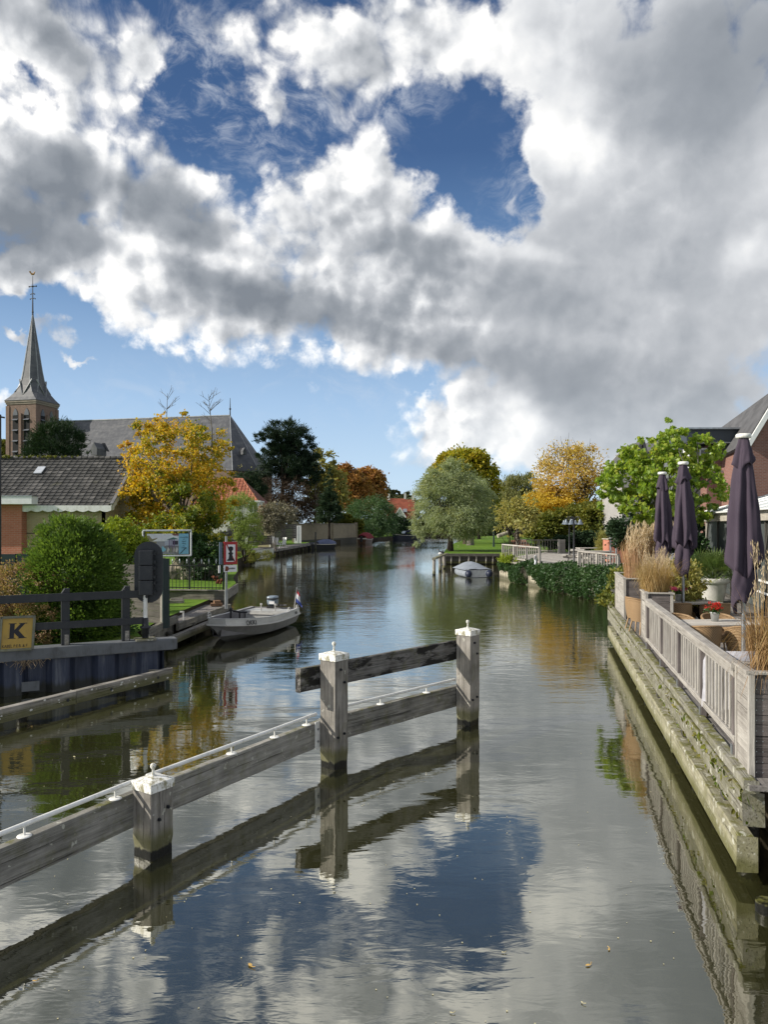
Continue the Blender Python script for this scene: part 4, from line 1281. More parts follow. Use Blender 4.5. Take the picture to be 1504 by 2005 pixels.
# ------------------------------------------------------------------ plants
def leaf_shape(kind):
    if kind == 'maple':
        out = [(0, -.5), (.20, -.28), (.50, -.22), (.34, .02), (.46, .30), (.18, .22), (0, .55), (-.18, .22), (-.46, .30), (-.34, .02), (-.50, -.22), (-.20, -.28)]
        return [(0, 0)] + out, [(0, 1 + i, 1 + (i + 1) % 12) for i in range(12)]
    if kind == 'oval':
        out = [(0, -.5), (.26, -.18), (.24, .18), (0, .5), (-.24, .18), (-.26, -.18)]
        return out, [(0, 1, 2, 3), (0, 3, 4, 5)]
    if kind == 'ivy':
        out = [(0, -.45), (.42, -.28), (.24, .02), (.0, .5), (-.24, .02), (-.42, -.28)]
        return out, [(0, 1, 2, 3), (0, 3, 4, 5)]
    if kind == 'lance':
        return [(0, -.5), (.075, -.1), (0, .5), (-.075, -.1)], [(0, 1, 2, 3)]
    if kind == 'spray':      # conifer spray: a flat feathered fan
        out = [(0, -.5), (.20, -.12), (.10, -.06), (.30, .22), (.12, .16), (.0, .55), (-.12, .16), (-.30, .22), (-.10, -.06), (-.20, -.12)]
        return out, [(0, 1, 2), (0, 2, 3, 4), (0, 4, 5, 6), (0, 6, 7, 8), (0, 8, 9)]
    return [(-.5, -.35), (.5, -.35), (.5, .35), (-.5, .35)], [(0, 1, 2, 3)]


def leaf(m, p, s, rnd, shape, lean=None, fold=.25, mi=0):
    pts, fs = shape
    if lean is None:
        d = Vector((rnd.gauss(0, 1), rnd.gauss(0, 1), rnd.gauss(0, 1)))
    else:
        d = Vector(lean) + Vector((rnd.gauss(0, .45), rnd.gauss(0, .45), rnd.gauss(0, .45)))
    y = d.normalized() if d.length > 1e-4 else Vector((0, 0, 1))
    x = y.cross(Vector((rnd.gauss(0, 1), rnd.gauss(0, 1), rnd.gauss(0, 1))))
    x = x.normalized() if x.length > 1e-4 else Vector((1, 0, 0))
    n = x.cross(y)
    s *= rnd.uniform(.7, 1.3)
    m.add([p + x * (a * s) + y * (b * s) + n * (abs(a) * fold * s) for a, b in pts], fs, mi)


DENS = (1.5, 1.7)


def inside(rnd, bias=.45):
    while True:
        v = Vector((rnd.uniform(-1, 1), rnd.uniform(-1, 1), rnd.uniform(-1, 1)))
        if 0.02 < v.length < 1:
            return v.normalized() * (v.length ** bias)


def crown_mesh(balls, clumps, per, size, shape, rnd, spread=.22, bias=.4, lean=None, outward=0.0, gauss=True, floor=None):
    """leaves gathered in clumps scattered through a set of ellipsoids (centre, radii); the clumps give gaps and a ragged outline"""
    m = MB(); tips = []
    vol = [b[1][0] * b[1][1] * b[1][2] for b in balls]
    tot = sum(vol)
    for (c, rad), v in zip(balls, vol):
        c = Vector(c)
        for _ in range(max(2, int(clumps * DENS[0] * v / tot))):
            q = inside(rnd, bias)
            cc = c + Vector((q.x * rad[0], q.y * rad[1], q.z * rad[2]))
            tips.append(cc)
            rr_ = spread * (sum(rad) / 3) * rnd.uniform(.5, 1.35)
            k = int(per * DENS[1] * rnd.uniform(.5, 1.5))
            for _ in range(k):
                if gauss:
                    w = Vector((rnd.gauss(0, 1), rnd.gauss(0, 1), rnd.gauss(0, .75))) * (rr_ * .6)
                else:
                    w = inside(rnd, .5) * rr_
                p = cc + w
                if floor is not None and p.z < floor: continue
                ln = lean
                if outward:
                    ln = (p - c).normalized() * outward + (Vector(lean) if lean else Vector((0, 0, 0)))
                leaf(m, p, size, rnd, shape, ln)
    return m, tips


def limbs(m, base, fork, tips, r0, rnd, levels=9, thin=.35, n=7, twig=.012, bend=.12):
    """trunk to the fork, then boughs that split towards the clumps"""
    base = Vector(base); fork = Vector(fork)
    h = (fork - base).length
    m.tube([base - Z * .2, base + Z * .05 * h, base.lerp(fork, .5) + Vector((rnd.gauss(0, .02) * h, rnd.gauss(0, .02) * h, 0)), fork], [r0 * 1.45, r0 * 1.1, r0 * .9, r0 * .75], 10, 0, False)
    picks = list(tips); rnd.shuffle(picks)
    mains = picks[:levels]
    for t in mains:
        d = t - fork
        p1 = fork + d * .35 + Z * (.10 * d.length) + Vector((rnd.gauss(0, 1), rnd.gauss(0, 1), rnd.gauss(0, .5))) * (bend * d.length * .4)
        p2 = fork + d * .7 + Z * (.06 * d.length) + Vector((rnd.gauss(0, 1), rnd.gauss(0, 1), rnd.gauss(0, .5))) * (bend * d.length * .4)
        r = r0 * rnd.uniform(.38, .6)
        m.tube([fork - (fork - base).normalized() * r0, p1, p2, t], [r, r * .72, r * .45, twig], n, 0, False)
        near = sorted(picks[levels:], key=lambda q: (q - p2).length)[:4]
        for q in near:
            st = p1.lerp(p2, rnd.random())
            mid = st.lerp(q, .5) + Vector((rnd.gauss(0, 1), rnd.gauss(0, 1), rnd.gauss(0, 1))) * (bend * .4 * (q - st).length)
            m.tube([st, mid, q], [r * thin, r * thin * .6, twig * .7], 5, 0, False)


def tree(name, label, cat, base, fork_h, r0, balls, clumps, per, size, shape, leafm, barkm, rnd, group=None, levels=9, spread=.22, bias=.4, lean=None, outward=0.0, twig=.012, gauss=True, extra=None, bend=.12):
    t = thing(name, base, label, cat, group)
    m, tips = crown_mesh(balls, clumps, per, size, leaf_shape(shape), rnd, spread, bias, lean, outward, gauss, base[2] + .05)
    m.build('crown', leafm, t, base)
    w = MB()
    limbs(w, base, Vector(base) + Vector((rnd.gauss(0, .02), rnd.gauss(0, .02), 1)) * fork_h, tips, r0, rnd, levels, twig=twig, bend=bend)
    if extra: extra(w)
    w.build('trunk', barkm, t, base)
    return t


def bush(name, label, cat, base, balls, clumps, per, size, shape, leafm, rnd, group=None, spread=.25, bias=.35, lean=None, outward=.8, stems=True, barkm=None, gauss=True):
    t = thing(name, base, label, cat, group)
    m, tips = crown_mesh(balls, clumps, per, size, leaf_shape(shape), rnd, spread, bias, lean, outward, gauss, base[2])
    m.build('foliage', leafm, t, base)
    w = MB(); b = Vector(base)
    for q in rnd.sample(tips, min(14, len(tips))):
        w.tube([b + Vector((rnd.gauss(0, .06), rnd.gauss(0, .06), -.05)), b.lerp(q, .5) + Z * .06, q], [.03, .02, .006], 5, 0, False)
    w.build('bush_stems', barkm or M['bark_dark'], t, base)
    return t


def pixball(px, py, D, rx, ry, depth=None):
    """ellipsoid seen at a photo pixel at depth D with radii in photo pixels"""
    c = P(px, py, D)
    return (c, (rx * D / F, (depth if depth is not None else rx) * D / F, ry * D / F))


def ground_at(px, D, z):
    return Vector(((px - CX) / F * D, D, z))


M['l_maple'] = leafy('maple leaf', [(.075, .14, .016), (.19, .22, .020), (.50, .37, .030), (.60, .38, .028), (.56, .26, .035)], .48, .35, .5, .62, [0, .28, .50, .75, 1])
M['l_maple_low'] = leafy('green maple leaf', [(.055, .11, .014), (.12, .17, .018), (.26, .27, .025), (.48, .34, .03)], .45, .35, .5, .7)
M['l_ivy'] = leafy('ivy leaf', [(.014, .038, .012), (.035, .080, .022), (.065, .12, .034)], .25, .35, .42, 1.0)
M['l_thuja'] = leafy('thuja spray', [(.045, .095, .018), (.095, .165, .030), (.17, .25, .048)], .42, .25, .55, 1.6)
M['l_lime'] = leafy('yellow green leaf', [(.14, .20, .018), (.21, .28, .025), (.28, .32, .03)], .35, .3, .5, 1.2)
M['l_spirea'] = leafy('reddish hedge leaf', [(.16, .19, .035), (.26, .21, .07), (.34, .22, .13), (.27, .14, .10)], .3, .3, .55, 2.2)
M['l_dark'] = leafy('dark conifer', [(.012, .028, .012), (.022, .045, .018), (.036, .062, .024)], .15, .2, .6, .4)
M['l_pine'] = leafy('pine needle', [(.010, .022, .012), (.018, .036, .018), (.030, .052, .024)], .12, .2, .6, .3)
M['l_dead'] = leafy('dead pine needle', [(.045, .030, .020), (.070, .046, .032), (.06, .05, .03)], .1, .1, .7, .5)
M['l_copper'] = leafy('copper leaf', [(.17, .14, .03), (.30, .16, .035), (.34, .16, .045), (.24, .11, .045)], .3, .25, .55, .35)
M['l_willow'] = leafy('willow leaf', [(.16, .21, .095), (.23, .285, .15), (.30, .35, .20), (.38, .39, .18)], .45, .5, .45, .5)
M['l_poplar'] = leafy('turning leaf', [(.11, .16, .018), (.22, .25, .020), (.38, .32, .026), (.46, .31, .03)], .45, .3, .5, .30)
M['l_orange'] = leafy('orange leaf', [(.44, .38, .10), (.52, .41, .10), (.54, .37, .11), (.46, .27, .12)], .5, .25, .5, .30)
M['l_gold'] = leafy('golden leaf', [(.48, .36, .05), (.55, .39, .05), (.58, .42, .06)], .5, .25, .5, .4)
M['l_olive'] = leafy('olive bush leaf', [(.060, .085, .018), (.11, .135, .024), (.18, .18, .030), (.28, .22, .03)], .3, .25, .55, .45)
M['l_plane'] = leafy('plane leaf', [(.080, .145, .018), (.16, .26, .026), (.28, .38, .045), (.38, .39, .06), (.42, .20, .04)], .52, .5, .4, 1.1, [0, .3, .62, .90, 1])
M['l_bamboo'] = leafy('bamboo leaf', [(.14, .21, .045), (.21, .28, .06), (.29, .32, .09)], .35, .3, .5, .8)
M['l_laurel'] = leafy('round bush leaf', [(.030, .070, .024), (.055, .115, .034), (.09, .16, .045)], .25, .4, .45, .5)
M['l_grey'] = leafy('grey twig leaf', [(.15, .14, .11), (.22, .20, .15), (.18, .18, .10)], .2, .1, .7, .8)
M['l_weep'] = leafy('weeping willow leaf', [(.11, .13, .045), (.18, .19, .06), (.25, .24, .08)], .35, .25, .5, .4)
M['l_far'] = leafy('far wood', [(.040, .055, .028), (.065, .075, .034), (.10, .085, .035)], .2, .1, .7, .08)
M['l_pear'] = leafy('sparse pale leaf', [(.18, .20, .06), (.30, .29, .09), (.38, .30, .09)], .4, .3, .5, .8)

# ------------------------------------------------------------------ gardens of the west bank
rn = random.Random(11)
b = ground_at(150, 18.6, .72)
bush('conifer_bush', 'dense bright green conifer bush behind the black fence', 'bush', b,
     [pixball(148, 1125, 18.9, 86, 92), pixball(135, 1055, 18.9, 58, 46), pixball(168, 1200, 18.7, 78, 62), pixball(120, 1200, 18.8, 60, 55), pixball(175, 1075, 18.9, 46, 46)], 560, 36, .092, 'spray', M['l_thuja'], rn, None, .21, .36, (0, 0, .55), 1.3)
b = ground_at(45, 18.0, .72)
bush('garden_hedge', 'rounded reddish brown and green hedge bush behind the K sign', 'bush', b,
     [pixball(40, 1165, 18.3, 78, 58), pixball(-60, 1170, 18.4, 90, 62), pixball(60, 1220, 17.9, 62, 50), pixball(-40, 1225, 17.9, 70, 50)], 260, 42, .055, 'oval', M['l_spirea'], rn, None, .18, .30, None, 1.0)
b = ground_at(235, 23.5, .72)
bush('yellow_shrub', 'yellow green shrub between the conifer bush and the banner', 'bush', b,
     [pixball(232, 1062, 23.8, 44, 46), pixball(265, 1085, 23.6, 32, 40), pixball(205, 1075, 23.8, 36, 45)], 130, 38, .09, 'oval', M['l_lime'], rn, None, .22, .35, None, .8)
b = ground_at(205, 19.3, .72)
bush('dark_shrub', 'dark leafy shrub low behind the fence posts under the conifer bush', 'bush', b, [pixball(195, 1238, 19.4, 62, 30), pixball(110, 1240, 18.6, 60, 28)], 90, 34, .07, 'oval', M['l_laurel'], rn, None, .3, .4)

# maple: turning yellow above, still green below, two bare leaders at the top
D = 36.0
base = ground_at(352, D, .85)
balls = [pixball(345, 900, D, 92, 70), pixball(290, 868, D, 52, 44), pixball(410, 872, D, 50, 48), pixball(352, 980, D + .3, 98, 75), pixball(272, 972, D - .6, 48, 46), pixball(428, 965, D, 38, 64), pixball(345, 835, D, 56, 28), pixball(455, 885, D, 18, 18), pixball(300, 1040, D - .3, 60, 46)]
def bare_tops(w):
    r_ = random.Random(5)
    for (x0, y0, x1, y1) in ((325, 850, 328, 770), (415, 840, 408, 772)):
        a = P(x0, y0, D); e = P(x1, y1, D)
        w.tube([a - Z * 1.2, a, e], [.04, .026, .007], 6, 0, False)
        for k in range(15):
            t = r_.uniform(.05, .95); s = a.lerp(e, t); sd = r_.choice((-1, 1))
            q = s + Vector((sd * r_.uniform(.25, .75) * (1.1 - t * .5), r_.gauss(0, .3), r_.uniform(.25, .65)))
            w.tube([s, s.lerp(q, .5) + Z * .03, q], [.012, .009, .005], 5, 0, False)
            q2 = s.lerp(q, .6)
            w.tube([q2, q2 + Vector((sd * r_.uniform(.02, .2), r_.gauss(0, .1), r_.uniform(.15, .35)))], [.010, .005], 4, 0, False)
mt = tree('maple_tree', 'maple tree with orange and yellow crown behind the banner', 'tree', base, 1.8, .17, balls, 250, 36, .112, 'maple', M['l_maple'], M['bark_grey'], rn, None, 16, .17, .42, (0, 0, -.5), .5, .012, True, bare_tops)
m, _ = crown_mesh([pixball(375, 975, D - 1.6, 40, 50), pixball(345, 1045, D - 1.7, 62, 40), pixball(405, 1055, D - 1.4, 42, 44), pixball(325, 925, D - 1.5, 26, 26)], 60, 60, .122, leaf_shape('maple'), rn, .24, .5, (0, 0, -.6), .5)
m.build('inner_crown', M['l_maple_low'], mt, base)
b = ground_at(395, 33.5, .8)
bush('ivy_mass', 'dark green ivy covering the stump under the maple', 'ivy', b, [pixball(405, 1095, 33.8, 38, 50), pixball(375, 1075, 34.3, 30, 40)], 70, 50, .10, 'ivy', M['l_ivy'], rn, None, .25, .3, (0, 0, -.6), .8)

# tiled shed
M['brick_yellow'] = bricks('yellow brick', (.40, .33, .19), (.46, .39, .24), (.33, .29, .21), .22, .075)
M['brick_red'] = bricks('red brick', (.38, .135, .085), (.45, .17, .11), (.40, .26, .20), .24, .085)
M['tile_grey'] = None
def tile_mat(name, tones, moss):
    def f(t):
        r = t.node('ShaderNodeNewGeometry').outputs['Random Per Island']
        co = obj_co(t)
        c = t.cramp(r, tones)
        c = t.mix(t.math('MULTIPLY', t.noise(co, 9.0, 5, .65), .35), c, (.14, .14, .13, 1))
        k = t.ramp(t.noise(co, .75, 5, .7), .60, .72, 0, moss)
        return t.mix(k, c, (.075, .075, .018, 1)), t.noise(co, 30, 3), None
    return surface(name, f, rough=.75, spec=.3, bump_dist=.004, bump_k=.5)
M['tile_grey'] = tile_mat('grey roof tile', [(0, (.020, .020, .020)), (.5, (.038, .037, .036)), (.85, (.060, .058, .055)), (1, (.105, .10, .095))], .75)
M['tile_orange'] = tile_mat('orange roof tile', [(0, (.30, .085, .040)), (.6, (.37, .115, .055)), (1, (.42, .16, .085))], .0)


def tiled(o, x, up, W_, H_, tw, th, name, mat, parent, lift=.03, skip=None):
    """pantiles laid in courses on the plane o + x*a + up*b; every tile a small curved slab overlapping the one below"""
    x = Vector(x).normalized(); up = Vector(up).normalized(); n = x.cross(up).normalized(); o = Vector(o)
    m = MB(); cols = max(1, int(round(W_ / tw))); rows = max(1, int(round(H_ / th))); tw = W_ / cols; th = H_ / rows
    for j in range(rows):
        for i in range(cols):
            a0 = i * tw; b0 = j * th
            if skip and skip(a0 + tw / 2, b0 + th / 2): continue
            pr = [(0, .028), (.10, .034), (.22, .012), (.5, .0), (.86, .004), (.97, .026)]
            vs = []
            for (q, z) in pr:
                k = tw / .22 if tw > .3 else 1
                vs.append(o + x * (a0 + q * tw) + up * (b0 - .02) + n * (z * k + lift + .012))
                vs.append(o + x * (a0 + q * tw) + up * (b0 + th + .01) + n * (z * k + .004))
            nb = len(pr)
            fs = [(2 * k, 2 * k + 2, 2 * k + 3, 2 * k + 1) for k in range(nb - 1)]
            lo = [o + x * (a0 + q * tw) + up * (b0 - .02) + n * (.0) for (q, z) in pr]
            vs += lo
            fs += [(2 * k, 12 + k, 12 + k + 1, 2 * k + 2) for k in range(nb - 1)]
            m.add(vs, fs)
    return m.build(name, mat, parent, o)


sh = thing('tiled_shed', (-15, 34.2, .72), 'yellow brick shed with a dark tiled roof and white scalloped eaves boards', 'shed')
ex0, ex1 = -24.0, -12.50
eave = Vector((ex0, 33.9, CH - (991 - HZ) * 33.9 / F)); ridge_z = CH - (899 - HZ) * 37.4 / F
slope = Vector((0, 37.4 - 33.9, ridge_z - eave.z))
n_sl = Vector((1, 0, 0)).cross(slope).normalized()
rw_, rh_ = ex1 - ex0, slope.length
MB().prism([(0, 0), (rw_, 0), (rw_, rh_), (0, rh_)], eave, (1, 0, 0), slope, .08).build('roof', M['bark_dark'], sh, eave)
MB().prism([(0, 0), (rw_, 0), (rw_, rh_), (0, rh_)], eave + Vector((0, 7.0, 0)), (1, 0, 0), Vector((0, -slope.y, slope.z)), -.08).build('roof_back', M['bark_dark'], sh, eave)
sky_a, sky_b = -17.05 - ex0, 2.1
tiled(eave, (1, 0, 0), slope, rw_ - .12, rh_, .285, .285, 'roof_tiles', M['tile_grey'], sh)
sk = eave + Vector((1, 0, 0)) * (ex1 - ex0 - 4.62) + slope.normalized() * 2.75 + n_sl * .05
MB().prism([(0, 0), (.38, 0), (.38, .62), (0, .62)], sk + n_sl * .06, (1, 0, 0), slope, .05).build('skylight', plain('roof light', (.45, .48, .52), .2), sh, sk)
m = MB(); rr = random.Random(6)
for i in range(40):
    a = Vector((ex0 + i * .29, 37.4, ridge_z + .03))
    m.tube([a, a + Vector((.31, 0, .02))], [.10, .115], 8)
m.build('ridge_tiles', M['tile_grey'], sh, eave)
m, _ = crown_mesh([((-18.5, 37.35, ridge_z + .10), (3.2, .12, .04))], 46, 14, .10, leaf_shape('oval'), rr, .05, .8, (0, 0, 1))
m.build('ridge_moss', M['l_olive'], sh, eave)
wy0 = 34.25
MB().box((-18.4, wy0 + .1, 2.45), (11.0, .2, 3.5)).build('wall', M['brick_yellow'], sh, (-18.4, wy0 + .1, 2.45))
gx = ex1 - .38
MB().prism([(0, 0), (6.6, 0), (6.6, 3.45), (3.15, 6.0), (0, 3.45)], (gx, wy0, .72), (0, 1, 0), Z, .2).build('gable_wall', M['brick_yellow'], sh, (gx, wy0, .72))
for z in (3.15, 2.35):
    MB().box((-18.4, wy0 - .012, z), (11.0, .02, .03)).build('dark_course', M['bark_dark'], sh, (-18.4, wy0, z))
for px in (50, 87, 124):
    p = P(px, 1030, wy0 - .02)
    MB().box((p.x, p.y, 3.33), (.04, .03, .50)).build('wall_anchor', M['black_paint'], sh, p)
sc_ = MB(); pts = [(0, .20), (rw_ + .02, .20)]; k = 0; nsc = 22
low_ = []
for i in range(nsc * 6 + 1):
    a = (rw_ + .02) * i / (nsc * 6); ph = (i % 6) / 6
    low_.append((a, -.02 - .075 * abs(math.sin(math.pi * ph)) if True else 0))
sc_.prism([(0, .20)] + low_ + [(rw_ + .02, .20)], eave + Vector((0, -.08, -.17)), (1, 0, 0), Z, .03)
sc_.build('eaves_board', M['white_paint'], sh, eave)
def barge(name, s0, s1, dxx):
    L_ = (s1 - s0).length; lw = []
    for i in range(12 * 6 + 1):
        lw.append((L_ * i / 72, -.28 - .06 * abs(math.sin(math.pi * (i % 6) / 6))))
    d_ = (s1 - s0).normalized()
    MB().prism([(0, 0)] + lw + [(L_, 0)], s0 + Vector((dxx, 0, .04)), d_, Vector((1, 0, 0)).cross(d_) if d_.y > 0 else d_.cross(Vector((1, 0, 0))), .03).build(name, M['white_paint'], sh, s0)
r0 = Vector((ex1 + .02, 33.85, eave.z)); r1 = Vector((ex1 + .02, 37.4, ridge_z + .02))
barge('barge_board', r0, r1, 0.0)
plank('verge_strip', r0 + Z * .10, r1 + Z * .10, .16, .05, plain('lead strip', (.16, .16, .165), .5), sh)

# brick annex
an = thing('brick_annex', P(20, 1085, 33.7), 'red brick annex with a white flat roof edge beside the tiled shed', 'annex')
ax1 = P(42, 1000, 33.75).x; zt_ = P(0, 980, 33.75).z
MB().box((ax1 - 3, 34.0, (zt_ + .7) / 2), (6, .5, zt_ - .7)).build('wall', M['brick_red'], an, (ax1 - 3, 32, 2))
fx1 = P(62, 985, 33.2).x
MB().box((fx1 - 3.4, 33.5, zt_ + .0), (6.8, .6, .36)).build('roof_edge', M['window_white'], an, (fx1 - 3, 31, zt_), None, .01)
MB().box((fx1 - 3.4, 33.5, zt_ + .195), (6.86, .66, .03)).build('roof_trim', M['steel'], an, (fx1 - 3, 31, zt_))

# church ---------------------------------------------------------------
M['brick_church'] = bricks('church brick', (.15, .095, .075), (.20, .125, .10), (.20, .16, .13), .5, .16, .03)
M['slate'] = None
def slate_mat():
    def f(t):
        co = obj_co(t)
        n = t.noise(t.mapping(co, scale=(.5, .5, 2)), .8, 5, .65)
        n2 = t.noise(t.mapping(co, scale=(2.5, 2.5, .25)), .7, 4, .6)
        c = t.cramp(t.math('ADD', t.math('MULTIPLY', n, .5), t.math('MULTIPLY', n2, .5)), [(.32, (.040, .043, .051)), (.5, (.080, .083, .092)), (.72, (.17, .17, .165))])
        w = t.node('ShaderNodeTexWave', {'Vector': co, 'Scale': 1.1}, wave_type='BANDS', bands_direction='Z')
        c = t.mix(t.math('MULTIPLY', w.outputs[1], .25), c, (.03, .032, .036, 1))
        return c, None, None
    return surface('slate roof', f, rough=.55, spec=.4)
M['slate'] = slate_mat()
M['lead'] = plain('lead flashing', (.30, .31, .32), .5, .1, .4, .4, 1.5)
M['stone'] = plain('stone band', (.26, .22, .18), .8, 0, .2, .3, 1)
cu_ = Vector((.974, -.225, 0)); cn = Vector((-.225, -.974, 0)); cb = -cn
ch = thing('church', (-66, 141, .7), 'brick church with slate spire, long slate nave roof and small dormers', 'church')
tw_ = 6.3; corner = Vector((-65.0, 138.0, 0))
tc = corner - cu_ * (tw_ / 2) + cb * (tw_ / 2); tz = 26.6
rc = Matrix((cu_, cb, Z)).transposed()
tower = MB().box(tc + Z * tz / 2, (tw_, tw_, tz), rc).build('tower', M['brick_church'], ch, tc)
MB().box(tc + Z * (tz - .1), (tw_ + .5, tw_ + .5, .35), rc).box(tc + Z * (tz - .45), (tw_ + .25, tw_ + .25, .35), rc).build('cornice', M['stone'], tower, tc)
MB().box(tc + Z * 14.6, (tw_ + .15, tw_ + .15, .3), rc).build('string_course', M['stone'], tower, tc)
for i in (-1, 1):
    for j in (-1, 1):
        MB().box(tc + cu_ * (i * (tw_ / 2 - .25)) + cb * (j * (tw_ / 2 - .25)) + Z * (tz / 2 - .4), (.75, .75, tz - 1.0), rc).build('corner_pier', M['brick_church'], tower, tc)
M['louvre'] = plain('louvre slate', (.11, .12, .14), .6, 0, .3, .3, 2); M['void'] = plain('dark opening', (.012, .012, .014), .9)
for (face_o, fxd, fnn) in ((corner - cu_ * (tw_ / 2), cu_, cn), (corner + cb * (tw_ / 2), cb, cu_)):
    for s in (-1, 1):
        o = face_o + fxd * (s * 1.22) + Z * 16.2 + fnn * .03
        w2, hh = .62, 7.6
        arch = [(-w2, 0), (w2, 0), (w2, hh)] + [(w2 - 2 * w2 * (1 - math.cos(R(a))), hh + 1.35 * math.sin(R(a)) ** .9 * 1.0) for a in (18, 34, 48, 60)]
        arch = [(-w2, 0), (w2, 0), (w2, hh), (.50, hh + .62), (.28, hh + 1.1), (0, hh + 1.45), (-.28, hh + 1.1), (-.50, hh + .62), (-w2, hh)]
        lw = MB().prism(arch, o, fxd, Z, .02).build('belfry_window', M['void'], tower, o)
        for k in range(4):
            c = o + Z * (.9 + k * 2.0) + fnn * .14
            MB().box(c, (w2 * 2 - .06, .55, .07), Matrix((fxd, -fnn, Z)).transposed() @ Matrix.Rotation(R(38), 3, 'X')).build('louvre', M['louvre'], lw, c)
        MB().prism([(-.5, hh + .1), (.5, hh + .1), (.45, hh + .62), (.25, hh + 1.1), (0, hh + 1.40), (-.25, hh + 1.1), (-.45, hh + .62)], o + fnn * .05, fxd, Z, .04).build('arch_head', M['louvre'], lw, o)
    c = face_o + Z * 19.5 + fnn * .18
    MB().box(c + Z * .9, (.52, .42, 7.6), Matrix((fxd, -fnn, Z)).transposed()).build('mullion', M['brick_church'], tower, c)
# spire: square foot sweeping into an octagon
sp = MB(); rings = []
for (z, hs, oct_) in ((0, 3.5, 0), (.7, 3.05, .18), (1.7, 2.55, .45), (3.0, 2.12, .75), (4.4, 1.85, .92), (6.0, 1.62, 1), (16.8, .10, 1)):
    pts = []
    for k in range(8):
        a = R(22.5 + 45 * k)
        ov = Vector((math.cos(a), math.sin(a), 0)) * (hs * 1.082)
        sx_ = 1 if math.cos(a) > 0 else -1; sy_ = 1 if math.sin(a) > 0 else -1
        sv = Vector((sx_ * hs, sy_ * hs, 0))
        v = sv.lerp(ov, oct_)
        pts.append(tc + rc @ v + Z * (tz + .1 + z))
    rings.append(pts)
vs = [p for r in rings for p in r]
sp.add(vs, [(j * 8 + k, j * 8 + (k + 1) % 8, j * 8 + 8 + (k + 1) % 8, j * 8 + 8 + k) for j in range(len(rings) - 1) for k in range(8)])
spire = sp.build('spire', M['slate'], ch, tc)
for k in range(8):
    MB().tube([r[k] for r in rings[2:]], [.10, .10, .09, .08, .05], 5).build('ridge_lead', M['lead'], spire, tc)
for (fxd, fnn) in ((cu_, cn), (cb, cu_)):
    o = tc + fnn * 2.85 + Z * (tz + .9)
    MB().tube([o + fxd * -1.35 + Z * 3.4 - fnn * .95, o, o + fxd * 1.35 + Z * 3.4 - fnn * .95], .14, 6).build('valley_lead', M['lead'], spire, o)
tip = tc + Z * (tz + 16.8)
MB().tube([tip - Z * .5, tip + Z * 3.3, tip + Z * 7.6], [.17, .10, .05], 8).ball(tip + Z * .7, .2, 8, 6).build('finial', M['motor_dark'], spire, tip)
m = MB()
for z, w in ((3.2, .55), (4.1, .42)):
    for s in (-1, 1):
        m.tube([tip + Z * z, tip + cu_ * (s * w * .6) + Z * (z + .15), tip + cu_ * (s * w) + Z * (z - .05)], .07, 6); m.ball(tip + cu_ * (s * w) + Z * z, .12, 6, 4)
m.tube([tip + cu_ * -.75 + Z * 5.6, tip + cu_ * .75 + Z * 5.6], .09, 6)
for s in (-1, 1): m.ball(tip + cu_ * (s * .78) + Z * 5.6, .15, 6, 4)
m.ball(tip + Z * 5.6, .2, 6, 4)
m.build('cross', M['motor_dark'], spire, tip)
m = MB(); q = tip + Z * 7.7
m.ball(q + Z * .25, (.38, .12, .22), 8, 5).tube([q + Vector((.25, 0, .35)), q + Vector((.42, 0, .72))], [.13, .07], 6).tube([q + Vector((-.25, 0, .3)), q + Vector((-.55, 0, .75))], [.12, .18], 6)
m.build('weathercock', plain('gilt', (.35, .20, .07), .4, .5), spire, q)
# nave
ap = Vector((-28.1, 135.0, 23.3)); st_ = ap - cu_ * 36.0
ez = 12.6
A1 = ap + cn * 9 + cu_ * 4.6; A2 = ap + cn * 3.0 + cu_ * 7.0; A3 = ap - cn * 3.0 + cu_ * 7.0; A4 = ap - cn * 9 + cu_ * 4.6
for p in (A1, A2, A3, A4): p.z = ez
S1 = st_ + cn * 9; S1.z = ez; S2 = st_ - cn * 9; S2.z = ez
nv = MB()
nv.add([st_, ap, A1, S1], [(0, 3, 2, 1)]); nv.add([ap, A2, A1], [(0, 2, 1)]); nv.add([ap, A3, A2], [(0, 2, 1)]); nv.add([ap, A4, A3], [(0, 2, 1)]); nv.add([st_, S2, A4, ap], [(0, 3, 2, 1)])
nave = nv.build('nave_roof', M['slate'], ch, ap)
for q in (A1, A2, A3):
    MB().tube([ap, q], .07, 6).build('hip_lead', M['lead'], nave, ap)
MB().tube([st_, ap], .16, 6).build('ridge_lead', M['lead'], nave, ap)
wl = [S1, A1, A2, A3, A4, S2]; m = MB()
vs = [p * 1.0 - Z * .1 for p in wl] + [Vector((p.x, p.y, 0.5)) for p in wl]
m.add(vs, [(i, 6 + i, 6 + (i + 1) % 6, (i + 1) % 6) for i in range(6)])
m.build('nave_wall', M['brick_church'], ch, ap)
MB().tube([ap, ap + Z * 3.2], [.12, .04], 6).ball(ap + Z * 1.2, .2, 6, 4).build('ridge_finial', M['motor_dark'], nave, ap)
def dormer(o, n_, s):
    x_ = Vector((-n_.y, n_.x, 0)) * -1
    d = MB().prism([(-s * .5, 0), (s * .5, 0), (s * .5, s), (0, s * 1.9), (-s * .5, s)], o + n_ * s, x_, Z, s * 2.4).build('dormer', M['slate'], nave, o)
    MB().prism([(-s * .32, .1), (s * .32, .1), (s * .32, s), (-s * .32, s)], o + n_ * (s + .04), x_, Z, .03).build('dormer_window', M['void'], d, o)
    for sd in (-1, 1):
        MB().beam(o + n_ * (s * .9) + x_ * (sd * s * .75) + Z * (s * .75), o + n_ * (s * .9) + Z * (s * 2.05), s * .6, .07).build('dormer_roof', M['motor_dark'], d, o)
o = P(210, 895, 130.5); dormer(o, cn, 1.15)
